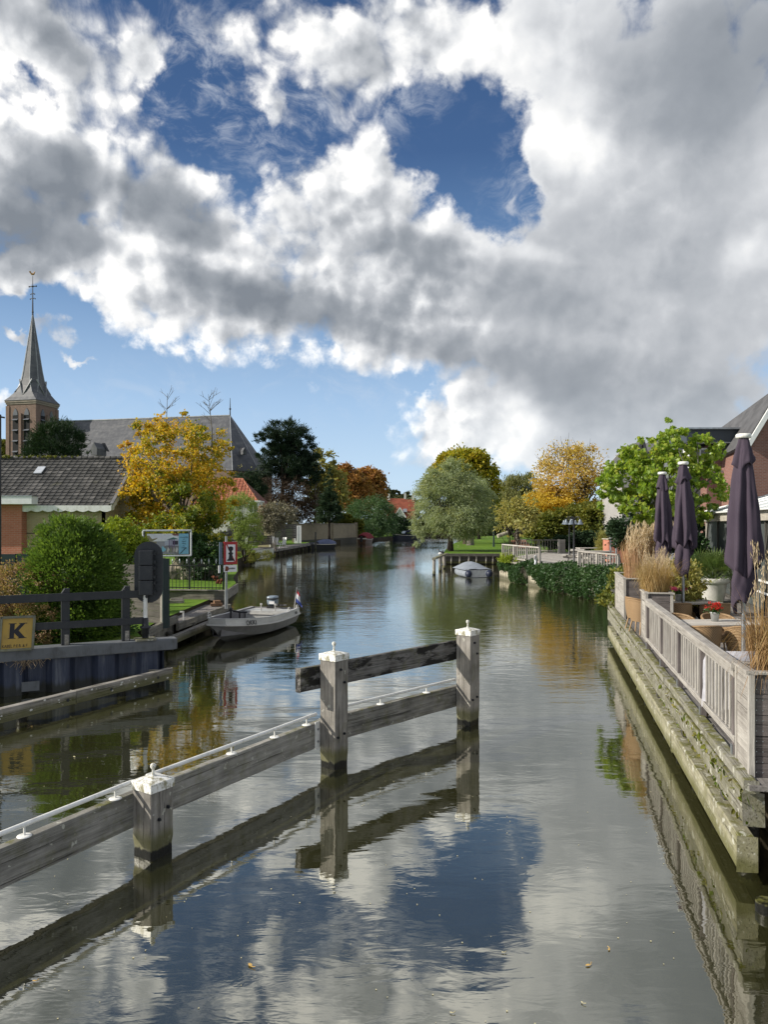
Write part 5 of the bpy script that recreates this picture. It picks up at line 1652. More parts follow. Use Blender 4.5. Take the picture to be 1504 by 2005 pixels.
o = Vector((-25.25, 130.1, 15.6)); dormer(o, Vector((.515, -.857, 0)), .62)
# low lean-to beside the tower with a raking coping
o = P(42, 900, 131)
lt = MB().prism([(0, 0), (8, 0), (8, 2.0), (3, 6.0), (0, 2.0)], Vector((o.x - 2.5, o.y, 8.0)), cu_, Z, 5).build('aisle_roof', M['slate'], ch, o)
MB().beam(Vector((o.x - .4, o.y - .5, 10.8)), Vector((o.x + 3.2, o.y - .7, 16.0)), .5, .5).build('coping', M['lead'], lt, o)

# white roof cupola of a house before the tower
p = P(15, 897, 70)
wd = thing('white_dormer_house', (p.x, p.y, .7), 'white dormer with dark windows just above the shed ridge under the church tower', 'house')
MB().box((p.x, p.y + 1.5, 8.2), (1.7, 3.0, 3.2)).build('wall', M['window_white'], wd, p)
MB().box((p.x, p.y + 1.4, 9.85), (2.1, 3.4, .22)).build('roof_edge', M['window_white'], wd, p, None, .03)
for s in (-1, 1): MB().box((p.x + s * .38, p.y - .02, 9.1), (.52, .06, .85)).build('window', M['glass_dark'], wd, p)
MB().box((p.x - 1.0, p.y + 5, 4.0), (6, 7, 6.5)).build('lower_wall', M['brick_red'], wd, p)

# trees in front of and beside the church
b = ground_at(112, 66, .7)
tree('dark_yew', 'dark green bushy conifer in front of the church tower', 'tree', b, 3, .25, [pixball(112, 868, 66, 48, 46), pixball(118, 838, 66, 22, 26), pixball(100, 910, 66, 50, 60)], 190, 46, .36, 'lance', M['l_dark'], M['bark_dark'], rn, None, 6, .20, .35, (0, 0, .5), .9)
b = ground_at(170, 72, .7)
bush('small_yew', 'small dark conifer tip showing above the shed ridge', 'tree', b, [pixball(175, 895, 72, 10, 14), pixball(172, 940, 72, 16, 40)], 40, 30, .3, 'lance', M['l_dark'], rn)
b = ground_at(8, 150, .7)
tree('far_green_tree', 'far green tree top glimpsed beside the foot of the church tower', 'tree', b, 8, .3, [pixball(4, 880, 150, 18, 18)], 40, 30, .6, 'oval', M['l_olive'], M['bark_dark'], rn)
def bare(name, label, px, py, top, D, r0, seed, mat='bark_grey', spread=1.0, leafm=None, group=None):
    r_ = random.Random(seed); b = ground_at(px, D, .7); t = thing(name, b, label, 'tree', group); w = MB()
    H = P(px, top, D).z - b.z
    def grow(p, d, L_, r, n):
        q = p + d * L_; w.tube([p, p.lerp(q, .5) + Vector((r_.gauss(0, .03), r_.gauss(0, .03), .02)) * L_, q], [r, r * .8, r * .6], 5, 0, False)
        if n == 0: ends.append(q); return
        for _ in range(3 if n > 1 else 4):
            dd = (d + Vector((r_.gauss(0, .45) * spread, r_.gauss(0, .45) * spread, r_.gauss(.12, .25)))).normalized()
            grow(p.lerp(q, r_.uniform(.55, 1)), dd, L_ * r_.uniform(.6, .82), r * .52, n - 1)
    ends = []
    grow(b, Vector((0, 0, 1)), H * .30, r0, 4)
    w.build('trunk', M[mat], t, b)
    if leafm:
        m = MB()
        for e in ends:
            for _ in range(4): leaf(m, e + Vector((r_.gauss(0, .25), r_.gauss(0, .25), r_.gauss(0, .25))), .28, r_, leaf_shape('oval'))
        m.build('crown', M[leafm], t, b)
    return t
bare('bare_tree', 'thin bare tree whose twigs show above the orange crown near the church roof', 245, 850, 850, 60, .12, 4)
bare('bare_tree', 'bare pale twigged tree in the gap between the church apse and the pine', 492, 900, 872, 128, .3, 8, 'bark_grey', 1.1, 'l_pear')

# house with the orange roof
M['plaster_white'] = plain('white plaster', (.60, .60, .57), .8, 0, .2, .2, 2)
D = 95.0
oh = thing('orange_roof_house', P(470, 1010, D), 'house with an orange tiled hip roof and a white dormer behind the maple', 'house')
ez_ = P(0, 987, D).z; rz_ = P(0, 937, D + 4).z
xl = P(380, 0, D).x; xr = P(508, 0, D).x
MB().box(((xl + xr) / 2 - .3, D + 5.2, (ez_ + .7) / 2), (xr - xl - .6, 9.5, ez_ - .7)).build('wall', M['plaster_white'], oh, P(450, 1010, D))
q = [Vector((xl, D, ez_)), Vector((xr, D, ez_)), Vector((xr, D + 11, ez_)), Vector((xl, D + 11, ez_))]; ra = Vector((xl, D + 5, rz_)); rb = Vector((P(475, 0, D + 5).x, D + 5, rz_))
rf = MB().add([q[0], q[1], rb, ra], [(0, 1, 2, 3)]).add([q[1], q[2], rb], [(0, 1, 2)]).add([q[2], q[3], ra, rb], [(0, 1, 2, 3)]).add([q[0], q[1], q[2], q[3]], [(3, 2, 1, 0)]).build('roof', plain('roof board', (.16, .06, .04), .8), oh, q[0])
upv = (ra - q[0])
def in_roof(a, b_): 
    t_ = b_ / upv.length
    return xl + a > xr + (rb.x - xr) * t_ - .05
tiled(q[0] + Vector((0, -.03, .04)), (1, 0, 0), upv, xr - xl, upv.length, .48, .42, 'roof_tiles', M['tile_orange'], rf, .05, in_roof)
MB().tube([q[1], rb], .14, 6).tube([ra, rb], .14, 6).build('hip_tiles', M['tile_orange'], rf, rb)
dm = P(497, 995, D - 1.2)
d_ = MB().box((dm.x, dm.y + 1.5, dm.z), (1.35, 3.0, 1.6)).build('dormer', M['window_white'], oh, dm)
MB().box((dm.x - .05, dm.y + 1.4, dm.z + .88), (1.8, 3.4, .16)).build('dormer_roof', M['window_white'], d_, dm)
MB().box((dm.x - .35, dm.y - .02, dm.z + .05), (.40, .06, 1.1)).box((dm.x + .25, dm.y - .02, dm.z + .05), (.40, .06, 1.1)).build('dormer_window', M['glass_dark'], d_, dm)
o = P(503, 1004, D - 6)
lo_ = MB().prism([(0, 0), (1.8, 0), (1.5, 1.5), (.1, 1.5)], o, (1, 0, 0), (0, .8, .6), .1).build('lean_to_roof', M['tile_orange'], oh, o)
MB().box((o.x + .9, o.y + .05, o.z - .12), (2.0, .15, .22)).build('lean_to_gutter', M['window_white'], lo_, o)
MB().box((o.x + .9, o.y + 1.2, o.z / 2 + .2), (1.7, 2.0, o.z - 1.0)).build('lean_to_wall', M['brick_yellow'], oh, o)

# bamboo-like shrub, grey bare shrub
b = ground_at(478, 56, .8)
bush('bamboo_shrub', 'light green bamboo shrub beside the maple in front of the orange roof', 'bush', b, [pixball(475, 1005, 56, 32, 38), pixball(488, 1040, 56, 26, 34), pixball(458, 1000, 56, 18, 30)], 130, 34, .22, 'lance', M['l_bamboo'], rn, None, .25, .45, (0, 0, -.3), .4)
b = ground_at(540, 76, .8)
bush('grey_shrub', 'grey almost bare shrub behind the white garden chairs', 'bush', b, [pixball(542, 1008, 77, 36, 22), pixball(530, 1022, 77, 26, 22)], 120, 26, .20, 'oval', M['l_grey'], rn, None, .25, .5, None, .2, True, M['bark_grey'])
# tall pine
D = 125.0
b = ground_at(556, D, .8)
pb = [pixball(560, 842, D, 40, 18), pixball(525, 858, D, 26, 16), pixball(590, 868, D, 28, 20), pixball(545, 878, D, 20, 14), pixball(606, 905, D, 26, 22), pixball(522, 898, D, 24, 20), pixball(580, 912, D, 34, 22), pixball(600, 935, D, 30, 16), pixball(520, 922, D, 22, 16), pixball(622, 918, D, 16, 14), pixball(556, 868, D + 2, 30, 30), pixball(565, 900, D + 3, 45, 40)]
pt = tree('tall_pine', 'tall dark pine with an open crown beside the church', 'tree', b, 9.5, .42, pb, 330, 46, .62, 'lance', M['l_pine'], M['bark_dark'], rn, None, 16, .24, .5, (0, 0, .4), .8, .04)
m, tp = crown_mesh([pixball(540, 965, D, 40, 32), pixball(585, 970, D, 38, 36), pixball(556, 1000, D, 55, 26), pixball(600, 1000, D, 30, 26)], 150, 34, .62, leaf_shape('lance'), rn, .26, .5, (0, 0, -.3), .4)
m.build('dead_foliage', M['l_dead'], pt, b)
b = ground_at(500, 112, .8)
tree('round_pine', 'low dark pine between the orange roof and the tall pine', 'tree', b, 4, .2, [pixball(487, 940, 112, 22, 17), pixball(498, 958, 112, 24, 20)], 80, 40, .5, 'lance', M['l_dark'], M['bark_dark'], rn)
b = ground_at(645, 118, .8)
cone = [pixball(645, 1010 - k * 12, 118, 26 - k * 3.0, 12) for k in range(8)]
tree('spruce_tree', 'narrow dark spruce between the tall pine and the copper trees', 'tree', b, 3, .2, cone, 150, 40, .45, 'lance', M['l_dark'], M['bark_dark'], rn, None, 8, .26, .35, (0, 0, -.4), 1.0)
b = ground_at(618, 135, .8)
tree('autumn_tree', 'pale autumn tree showing behind the shoulder of the tall pine', 'tree', b, 6, .25, [pixball(632, 912, 138, 26, 34), pixball(622, 960, 138, 26, 34), pixball(650, 960, 138, 30, 40)], 130, 26, .5, 'oval', M['l_pear'], M['bark_grey'], rn)
b = ground_at(690, 165, .8)
tree('copper_tree', 'copper brown tree with a broad crown beside the spruce', 'tree', b, 6, .35, [pixball(675, 945, 165, 28, 36), pixball(690, 965, 165, 34, 40)], 150, 40, .6, 'oval', M['l_copper'], M['bark_dark'], rn, 'copper brown trees')
b = ground_at(722, 172, .8)
tree('copper_tree', 'second copper brown tree, redder, above the round bush', 'tree', b, 6, .35, [pixball(722, 955, 172, 32, 38), pixball(737, 985, 172, 20, 28)], 140, 40, .6, 'oval', M['l_copper'], M['bark_dark'], rn, 'copper brown trees')
b = ground_at(725, 150, .8)
bush('round_bush', 'large round green bush above the red covered boat', 'bush', b, [pixball(725, 1008, 152, 50, 34), pixball(748, 1015, 152, 26, 32), pixball(690, 1015, 152, 26, 26), pixball(722, 1030, 151, 54, 24)], 300, 42, .5, 'lance', M['l_laurel'], rn, None, .2, .35, (0, 0, -.5), .9)
b = ground_at(700, 142, .8)
bush('small_bush', 'lighter green shrub hanging over the end of the stone wall', 'bush', b, [pixball(698, 1032, 143, 12, 18), pixball(676, 1018, 143, 18, 10)], 60, 34, .4, 'oval', M['l_olive'], rn)
b = ground_at(782, 185, .8)
bush('dark_bush', 'dark bush on the bank behind the navy sloop', 'bush', b, [pixball(782, 1030, 186, 20, 18), pixball(800, 1035, 190, 16, 14)], 90, 34, .5, 'oval', M['l_dark'], rn)

# garden wall, screens and landing
M['wall_stone'] = bricks('rubble garden wall', (.24, .20, .135), (.30, .255, .17), (.20, .17, .13), .5, .18, .03)
gw = thing('garden_wall', P(640, 1060, 122), 'long pale stone garden wall with a dark foot along the water', 'wall')
a = P(577, 1060, 113); c = P(697, 1055, 141)
def wall_run(a, c, z0, z1, th, name, mat, parent):
    a = Vector((a.x, a.y, 0)); c = Vector((c.x, c.y, 0)); L_ = (c - a).length
    return MB().box(((a + c) / 2) + Z * (z0 + z1) / 2, (L_, th, z1 - z0), rot_to(c - a)).build(name, mat, parent, ((a + c) / 2) + Z * z0, rot_to(c - a))
wall_run(a, c, 1.0, 3.45, .35, 'wall_face', M['wall_stone'], gw)
wall_run(a, c, -.4, 1.0, .5, 'wall_foot', plain('wet wall foot', (.06, .055, .04), .7), gw)
wall_run(a, c, 3.45, 3.60, .5, 'coping', M['stone'], gw)
for t_ in (.0, .55, 1.0):
    p = a.lerp(c, t_); MB().box((p.x, p.y - .1, 1.9), (.65, .65, 3.8)).build('pier', M['wall_stone'], gw, (p.x, p.y, 1.9))
def screen(label, px0, px1, D0, D1, ytop, ybot, n, name='garden_screen', mat='wood_fence'):
    a = P(px0, ytop, D0); c = P(px1, ytop, D1); zt = (a.z + c.z) / 2; zb = P(px0, ybot, D0).z
    t = thing(name, Vector((a.x, a.y, zb)), label, 'fence panel', 'garden screens along the west bank')
    a.z = c.z = 0; h = (zt - zb) / n
    for i in range(n):
        plank('board', a + Z * (zb + h * (i + .5)), c + Z * (zb + h * (i + .5)), .04, h * .93, M[mat], t, 0)
    for p in (a, c): plank('post', p + Z * (zb - .3), p + Z * (zt + .12), .12, .12, M['wood_grey'], t, 0, up=Vector((0, 1, 0)))
    return t
screen('dark sagging board screen nearest the maple above the water', 432, 478, 58, 61, 1040, 1082, 8)
screen('grey board screen above the painted landing panel', 486, 532, 76, 79, 1049, 1068, 5)
screen('tall dark fence behind the white chairs reaching the stone wall', 512, 580, 90, 96, 1026, 1056, 8)
screen('short dark fence half hidden by the bamboo shrub', 446, 516, 74, 84, 1030, 1052, 6)
ld = thing('plank_landing', P(560, 1076, 90), 'dark plank landing stage carrying the white chairs', 'landing')
a = G(535, 1086, .75); c = G(607, 1073, .75)
a = P(534, 1083, 79); c = P(608, 1070, 103)
dl = (Vector((c.x, c.y, 0)) - Vector((a.x, a.y, 0))).normalized(); nl = Vector((-dl.y, dl.x, 0))
a.z = c.z = .78
for i in range(6):
    plank('deck_board', a + nl * (.15 + i * .3), c + nl * (.15 + i * .3), .28, .06, M['wood_decking'], ld, 0)
plank('edge_beam', a + Z * -.13, c + Z * -.13, .08, .22, M['wood_grey'], ld, 0)
for i in range(9):
    p = a.lerp(c, i / 8); MB().tube([Vector((p.x, p.y, -.4)), Vector((p.x, p.y, .66))], .10, 7).build('pile', M['wood_dark'], ld, p)
for px, D_ in ((559, 98), (618, 104)):
    p = ground_at(px, D_, .5)
    tag(MB().tube([p - Z, p + Z * 1.9], .11, 8).build('mooring_pile', M['wood_dark']), 'thin dark mooring pile ' + ('beside the white door of the fence' if px < 600 else 'standing before the stone wall by the covered boat'), 'pile')
p = P(583, 1050, 108)
tag(MB().box((p.x, p.y, 2.0), (1.05, .08, 2.6)).box((p.x, p.y - .05, 2.0), (.06, .05, 2.5)).build('white_door', M['window_white'], None, (p.x, p.y, 2)), 'white garden door leaning at the stone wall corner', 'door')
# painted panel of the landing
pn = thing('painted_panel', P(515, 1082, 75), 'white graffiti panel sloping along the bank below the grey screen', 'panel')
a = P(501, 1094, 71); c = P(536, 1085, 78); a.z = c.z = 0; dl = (c - a).normalized()
M['panel_white'] = paint('peeling white panel', (.55, .56, .50), .7, .8, (.22, .24, .10), 3.0)
L_ = (c - a).length
MB().prism([(0, .05), (L_, .12), (L_, .98), (0, 1.12)], a, dl, Z, .08).build('panel', M['panel_white'], pn, a)
text_mesh('SUN FEEST', .52, a + dl * .25 + Z * .42 + Vector((dl.y, -dl.x, 0)) * .015, dl, Z + dl * .05, .01, .66).build('lettering', plain('faded blue paint', (.30, .38, .42), .7), pn, a)
MB().prism([(0, 0), (L_, 0), (L_, 1.4), (-.4, 1.6)], a + Z * 1.10, dl, Vector((-dl.y, dl.x, 0)), .08).build('landing_top', M['wood_decking'], pn, a)
b = P(480, 1088, 64); b.z = .2
bush('bank_weeds', 'tangle of dry weeds hanging over the bank before the graffiti panel', 'weeds', b, [((b.x, b.y, .7), (1.2, 1.0, .6)), ((b.x + 1.2, b.y + 3, .6), (.7, 1.5, .5))], 60, 26, .22, 'lance', M['l_olive'], rn)
# chairs
M['chair_white'] = plain('white plastic', (.62, .62, .60), .5, 0, .4, .15)
def garden_chair(label, px, D_, rz):
    p = ground_at(px, D_, .82)
    t = thing('garden_chair', p, label, 'chair', 'white garden chairs', rz)
    M4 = Matrix.Translation(p) @ Matrix.Rotation(rz, 4, 'Z')
    q = lambda x, y, z: M4 @ Vector((x, y, z))
    r_ = Matrix.Rotation(rz, 3, 'Z')
    MB().box(q(0, 0, .42), (.56, .55, .05), r_).build('seat', M['chair_white'], t, p)
    MB().box(q(0, .34, .80), (.56, .05, .85), r_ @ Matrix.Rotation(R(-14), 3, 'X')).build('backrest', M['chair_white'], t, p, None, .08)
    for s in (-1, 1):
        MB().tube([q(s * .27, -.25, 0), q(s * .25, -.2, .62), q(s * .27, .30, .66)], .035, 6).build('arm', M['chair_white'], t, p)
        MB().tube([q(s * .28, .38, 0), q(s * .25, .25, .42)], .035, 6).build('leg', M['chair_white'], t, p)
garden_chair('upright white garden chair nearest the dark fence on the landing', 543, 82, .5)
garden_chair('reclined white garden chair beside the white door on the landing', 553, 84, -.6)
garden_chair('white garden chair half hidden by the grey board screen', 533, 88, .2)
# red roofs far away
def red_house(label, px0, px1, D_, yr, ye, gable=None):
    a = P(px0, yr, D_); c = P(px1, yr, D_); ez = P(0, ye, D_ - 5).z
    t = thing('red_roof_house', Vector(((a.x + c.x) / 2, D_, .7)), label, 'house', 'red roofed houses at the canal bend')
    MB().box(((a.x + c.x) / 2, D_, (ez + .7) / 2), (c.x - a.x - 1, 9, ez - .7)).build('wall', M['plaster_white'], t, (a.x, D_, 1))
    f0_ = Vector((a.x, D_ - 5, ez)); f1_ = Vector((c.x, D_ - 5, ez)); k0 = Vector((a.x, D_ + 5, ez)); k1 = Vector((c.x, D_ + 5, ez)); g0_ = Vector((a.x, D_, a.z)); g1_ = Vector((c.x, D_, a.z))
    rf = MB().add([f0_, f1_, g1_, g0_], [(0, 1, 2, 3)]).add([k1, k0, g0_, g1_], [(0, 1, 2, 3)]).add([f0_, g0_, k0], [(0, 1, 2)]).add([f1_, k1, g1_], [(0, 1, 2)]).build('roof', plain('red roof tiles', (.25, .075, .045), .8, 0, .2, .45, .6), t, g0_)
    for p in (g0_, g1_):
        MB().box(p + Vector((.5 if p is g0_ else -.5, 0, .8)), (.7, .7, 2.0)).build('chimney', M['plaster_white'], rf, p)
    if gable:
        q = P(gable, 1012, D_ - 6)
        gd = MB().prism([(-1.6, -4), (1.6, -4), (1.6, 0), (0, 2.6), (-1.6, 0)], q, (1, 0, 0), Z, 4).build('white_gable', M['plaster_white'], t, q)
        for s in (-1, 1):
            MB().beam(q + Vector((s * 1.9, -.2, -.2)), q + Vector((0, -.2, 2.9)), .4, .3).build('barge_board', M['window_white'], gd, q)
    w = P((px0 + px1) / 2 + 8, (yr + ye) / 2 + 4, D_ - 3)
    MB().box(w + Vector((0, -.6, .2)), (1.2, .3, 1.2), Matrix.Rotation(R(-35), 3, 'X')).build('roof_window', M['steel'], rf, w)
red_house('red roofed house with a white gable at the end of the canal', 758, 812, 235, 978, 1016, 783)
red_house('second red roofed house with two pale chimneys behind the first', 752, 796, 262, 979 - 3, 1004)
for px, D_, yt, lb in ((768, 300, 955, 'far olive tree above the red roofs'), (795, 310, 962, 'far dark tree beside the willow top above the red roofs'), (790, 290, 968, 'lower far tree just behind the chimneys of the red roofs')):
    b = ground_at(px, D_, .7)
    tree('far_tree', lb, 'tree', b, 5, .3, [pixball(px, yt + 18, D_, 16, 16), pixball(px + 6, yt + 34, D_, 22, 20)], 90, 30, .9, 'oval', M['l_far'], M['bark_dark'], rn, 'far trees at the canal bend', 5)

# ------------------------------------------------------------------ terrace on the east bank
E0 = Vector((3.67, 7.30, 0)); ed = Vector((.2125, .9772, 0)).normalized(); en = Vector((ed.y, -ed.x, 0))     # quay line and its inward side
DZ = 1.0
def T(s, d, z=DZ):
    """s metres along the quay, d metres inward, height z"""
    return E0 + ed * s + en * d + Z * z
LEN = 15.0
rt = random.Random(31)
tr = thing('terrace_deck', T(0, .3, 0), 'grey plank terrace deck on mossy beams and piles over the water', 'deck')
# decking boards run along the quay
for i in range(26):
    d = .16 + i * .46
    plank('deck_board', T(-.05, d + .0), T(16.5 if d < 3.4 else 26.0, d + .0), .45, .04, M['wood_decking'], tr, .004)
    # each board is a sheet of three narrow planks by its grooves
segs = [(0, 2.1), (2.15, 5.0), (5.05, 8.2), (8.25, 12.4), (12.45, 16.4)]
for a, b in segs:
    plank('edge_beam', T(a, -.03 + rt.uniform(-.008, .008), 1.0), T(b, -.03, 1.0), .13, .11, M['wood_mossy'], tr, .01, 8, .006, rt)
k = 0
for i in range(25):
    s = .25 + i * .66
    MB().box(T(s, .03, .875), (.16, .10, .12), rot_to(ed)).build('spacer', M['wood_dark'], tr, T(s, .03, .875))
for a, b in ((.08, 4.9), (4.95, 9.8), (9.85, 16.3)):
    plank('mossy_beam', T(a, .0, .745), T(b, .0, .745), .18, .30, M['wood_mossy'], tr, .014, 7, .006, rt)
for a, b in ((.0, 3.9), (3.95, 8.2), (8.25, 15.4)):
    plank('fender', T(a, -.075, .33), T(b, -.075, .33), .17, .33, M['wood_yellow'], tr, .014, 5, .005, rt)
for i in range(12):
    s = .5 + i * 1.25
    MB().tube([T(s, .06, -.6), T(s, .06, .85)], .105, 10).build('pile', M['wood_dark'], tr, T(s, .06, 0))
for i in range(6):
    s = 1.1 + i * 2.5
    MB().box(T(s, -.02, .47), (.18, .10, .26), rot_to(ed)).build('spacer', M['wood_dark'], tr, T(s, 0, .47))
# end wall towards the bridge
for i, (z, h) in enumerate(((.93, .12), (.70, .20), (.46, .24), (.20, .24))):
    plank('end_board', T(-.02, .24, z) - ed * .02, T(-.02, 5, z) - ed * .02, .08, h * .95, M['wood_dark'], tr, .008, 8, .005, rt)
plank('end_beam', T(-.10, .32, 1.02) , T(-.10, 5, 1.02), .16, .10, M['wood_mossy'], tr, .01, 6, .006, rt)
MB().tube([T(-.45, -.02, -.6), T(-.45, -.02, .10)], .10, 10).build('pile', M['wood_yellow'], tr, T(-.45, 0, 0))
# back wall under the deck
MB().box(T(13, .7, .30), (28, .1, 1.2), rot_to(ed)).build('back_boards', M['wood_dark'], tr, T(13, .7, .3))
# moss and weeds growing in the beam joint
m = MB(); ls = leaf_shape('lance'); lo = leaf_shape('oval')
for i in range(900):
    s = rt.choice((rt.gauss(3.4, 1.3), rt.gauss(1.2, .8), rt.uniform(0, 13)))
    if s < 0 or s > 14.5: continue
    p = T(s, -.06 + rt.uniform(-.05, .05), rt.choice((.83, .80, .60, .86)) + rt.gauss(0, .02))
    leaf(m, p, rt.uniform(.04, .10), rt, ls if rt.random() < .6 else lo, (0, 0, -.3 if rt.random() < .5 else .6))
M['l_moss'] = leafy('moss', [(.05, .085, .010), (.10, .14, .012), (.16, .15, .03), (.22, .17, .07)], .2, .2, .7, 2.0)
tag(m.build('moss', M['l_moss']), kind='stuff')

# railing
rl = thing('terrace_railing', T(.9, .22), 'silvery wooden railing with slim balusters along the terrace edge', 'railing')
def RP(s, z): return T(s, .03, z)
S0, S1 = .78, 8.0
plank('top_rail', RP(S0, 2.03), RP(S1, 2.03), .135, .055, M['wood_pale'], rl, .008, 6, .001, rt)
plank('under_rail', RP(S0, 1.965) - en * .03, RP(S1, 1.965) - en * .03, .045, .075, M['wood_pale'], rl, .005)
plank('bottom_rail', RP(S0, 1.235), RP(S1, 1.235), .085, .075, M['wood_pale'], rl, .006, 6, .001, rt)
nb = 40
posts = [.90, 2.62, 4.35, 6.1, 7.93]
for s in posts:
    last = s > 7
    plank('post', RP(s, 1.02), RP(s, 1.99), .075, .075, M['wood_box'], rl, .005, up=en)
    MB().box(RP(s, 1.08) - en * .045, (.06, .012, .17), rot_to(ed)).box(RP(s, 1.01), (.12, .12, .012), rot_to(ed)).build('post_foot', M['steel'], rl, RP(s, 1.05))
for i in range(nb):
    s = S0 + .20 + (S1 - S0 - .30) * i / (nb - 1)
    if min(abs(s - q) for q in posts) < .07: continue
    plank('baluster', RP(s, 1.26), RP(s, 1.96), .050, .026, M['wood_pale'], rl, .003, up=en)

# planters
def planter(label, s0, s1, d0, d1, z1, group='board planters on the terrace'):
    t = thing('board_planter', T((s0 + s1) / 2, (d0 + d1) / 2), label, 'planter', group)
    n = 5; h = (z1 - 1.02) / n
    for i in range(n):
        z = 1.02 + h * (i + .5)
        plank('board', T(s0, d0 + .03, z), T(s0, d1, z), .03, h * .975, M['wood_box'], t, .004)  # darker boards: the shade on the camera-facing side is put into the colour
        plank('board', T(s0 + .03, d0, z), T(s1, d0, z), .03, h * .975, M['wood_pale'] , t, .004)  # paler boards: sunlight on the water side is put into the colour
        plank('board', T(s0 + .03, d1, z), T(s1, d1, z), .03, h * .975, M['wood_box'], t, .004)
    for (s, d) in ((s0 - .018, d0), (s1, d0), (s0, d1)):
        plank('corner_post', T(s, d, 1.02), T(s, d, z1), .06, .06, M['wood_pale'], t, .004, up=en)
    for d in (d0, d1): plank('rim', T(s0 - .05, d, z1 + .014), T(s1 + .05, d, z1 + .014), .10, .03, M['wood_pale'], t, .004)
    for s in (s0, s1): plank('rim', T(s, d0 + .05, z1 + .014), T(s, d1 - .05, z1 + .014), .10, .03, M['wood_pale'], t, .004)
    MB().box(T((s0 + s1) / 2, (d0 + d1) / 2, z1 - .08), (s1 - s0 - .06, d1 - d0 - .06, .05), rot_to(ed)).build('soil', M['soil'], t, T(s0, d0, z1))
    m = MB()
    for i in range(n * 2):
        z = 1.02 + h * (i / 2 + .25)
        for d in (d0 + .05, d1 - .05, d0 + .11):
            q = T(s0 - .015, d, z); m.tube([q + ed * .004, q - ed * .003], .006, 6)
    m.build('screws', M['steel'], t, T(s0, d0, 1.5))
    return t
planter('weathered board planter with wild brown grass at the near end of the railing', .26, .76, .02, 1.2, 2.07)
planter('board planter at the far end of the railing holding the shorter tan grass', 9.1, 9.8, .14, .66, 2.07)
planter('tallest far planter at the quay corner holding the plumed pale grass', 13.0, 15.5, .08, .80, 2.10)

def grass_clump(name, label, c, R0, h, n, mats, tip, droop=.5, width=.008, plumes=0, plume_len=.3, plume_mat=None, rnd=rt, spread=.5, plume_r=.02, curl=0.0, lean=(0, 0)):
    t = thing(name, c, label, 'grass', 'ornamental grasses on the terrace')
    m = MB()
    for i in range(n):
        a = rnd.uniform(0, 6.283); r = R0 * math.sqrt(rnd.random())
        p = c + Vector((r * math.cos(a), r * math.sin(a), 0))
        hh = h * rnd.uniform(.45, 1.05); out = Vector((math.cos(a + rnd.gauss(0, .6)), math.sin(a + rnd.gauss(0, .6)), 0))
        k = spread * rnd.uniform(.2, 1.2) * hh
        dr = droop * rnd.uniform(0, 1) ** 2 * hh
        cr = Vector((rnd.gauss(0, 1), rnd.gauss(0, 1), rnd.gauss(0, 1))) * curl
        side = Vector((-out.y, out.x, 0)) * (width * rnd.uniform(.6, 1.4))
        pts = [p, p + out * (k * .25) + Z * (hh * .45), p + out * (k * .65) + Z * (hh * .85 - dr * .2) + cr, p + out * k + Z * (hh - dr) + cr * 2 + Vector((lean[0] * hh, lean[1] * hh, 0))]
        vs = []
        for j, q in enumerate(pts):
            w = side * (1 - j / 3.3)
            vs += [q - w, q + w]
        m.add(vs, [(2 * j, 2 * j + 1, 2 * j + 3, 2 * j + 2) for j in range(3)], 0, True)
    m.build('blades', mats, t, c)
    if plumes:
        w = MB()
        for i in range(plumes):
            a = rnd.uniform(0, 6.283); r = R0 * rnd.uniform(.1, .9); out = Vector((math.cos(a), math.sin(a), 0))
            p = c + out * r; hh = tip * rnd.uniform(.72, 1.05)
            q = p + out * (rnd.uniform(.02, .30) * hh * spread * 1.6) + Z * hh + Vector((lean[0] * hh, lean[1] * hh, 0))
            d = (q - p).normalized()
            w.tube([p, p.lerp(q, .6), q], [.004, .0035, .003], 4, 0, False)
            for k in range(34):
                u_ = k / 34
                o = q - d * (plume_len * (1 - u_)) + Vector((rnd.gauss(0, 1), rnd.gauss(0, 1), rnd.gauss(0, .5))) * (plume_r * math.sin(math.pi * (.12 + .85 * u_)))
                leaf(w, o, plume_len * .20, rnd, leaf_shape('lance'), d * 2.2)
        w.build('plumes', plume_mat, t, c)
    return t
M['g_tan'] = leafy('tan grass', [(.30, .19, .07), (.42, .29, .13), (.50, .38, .20), (.30, .26, .08)], .35, .2, .6, 2)
M['g_pale'] = leafy('pale plume', [(.42, .33, .22), (.54, .44, .31), (.62, .53, .40)], .35, .2, .7, 2)
M['g_pink'] = leafy('pinkish stem', [(.36, .21, .12), (.44, .28, .17), (.50, .36, .22)], .35, .2, .7, 2)
M['g_brown'] = leafy('brown curled grass', [(.13, .07, .03), (.27, .16, .07), (.40, .27, .13), (.20, .17, .05)], .3, .25, .6, 3)
grass_clump('plumed_grass', 'tall pale plumed grass in the far corner planter', T(13.5, .40, 2.05), .30, 1.20, 420, M['g_pink'], 1.55, .15, .006, 70, .62, M['g_pale'], rt, .26, .045, lean=(.12, 0))
grass_clump('plumed_grass', 'second pale grass tuft leaning towards the closed parasols', T(13.6, .72, 2.05), .26, 1.15, 300, M['g_pink'], 1.55, .2, .006, 60, .60, M['g_pale'], rt, .32, .05, lean=(.30, 0))
grass_clump('tan_grass', 'bushy tan grass in the planter at the end of the railing', T(9.45, .40, 2.0), .22, .85, 1100, M['g_tan'], .95, .75, .0065, 40, .22, M['g_pale'], rt, .62, .02, .012)
grass_clump('tan_grass', 'loose tan and green grass behind the railing end planter', T(10.1, .42, 1.6), .20, 1.30, 500, M['g_tan'], 1.45, .5, .0065, 30, .24, M['g_pale'], rt, .42, .02, .012)
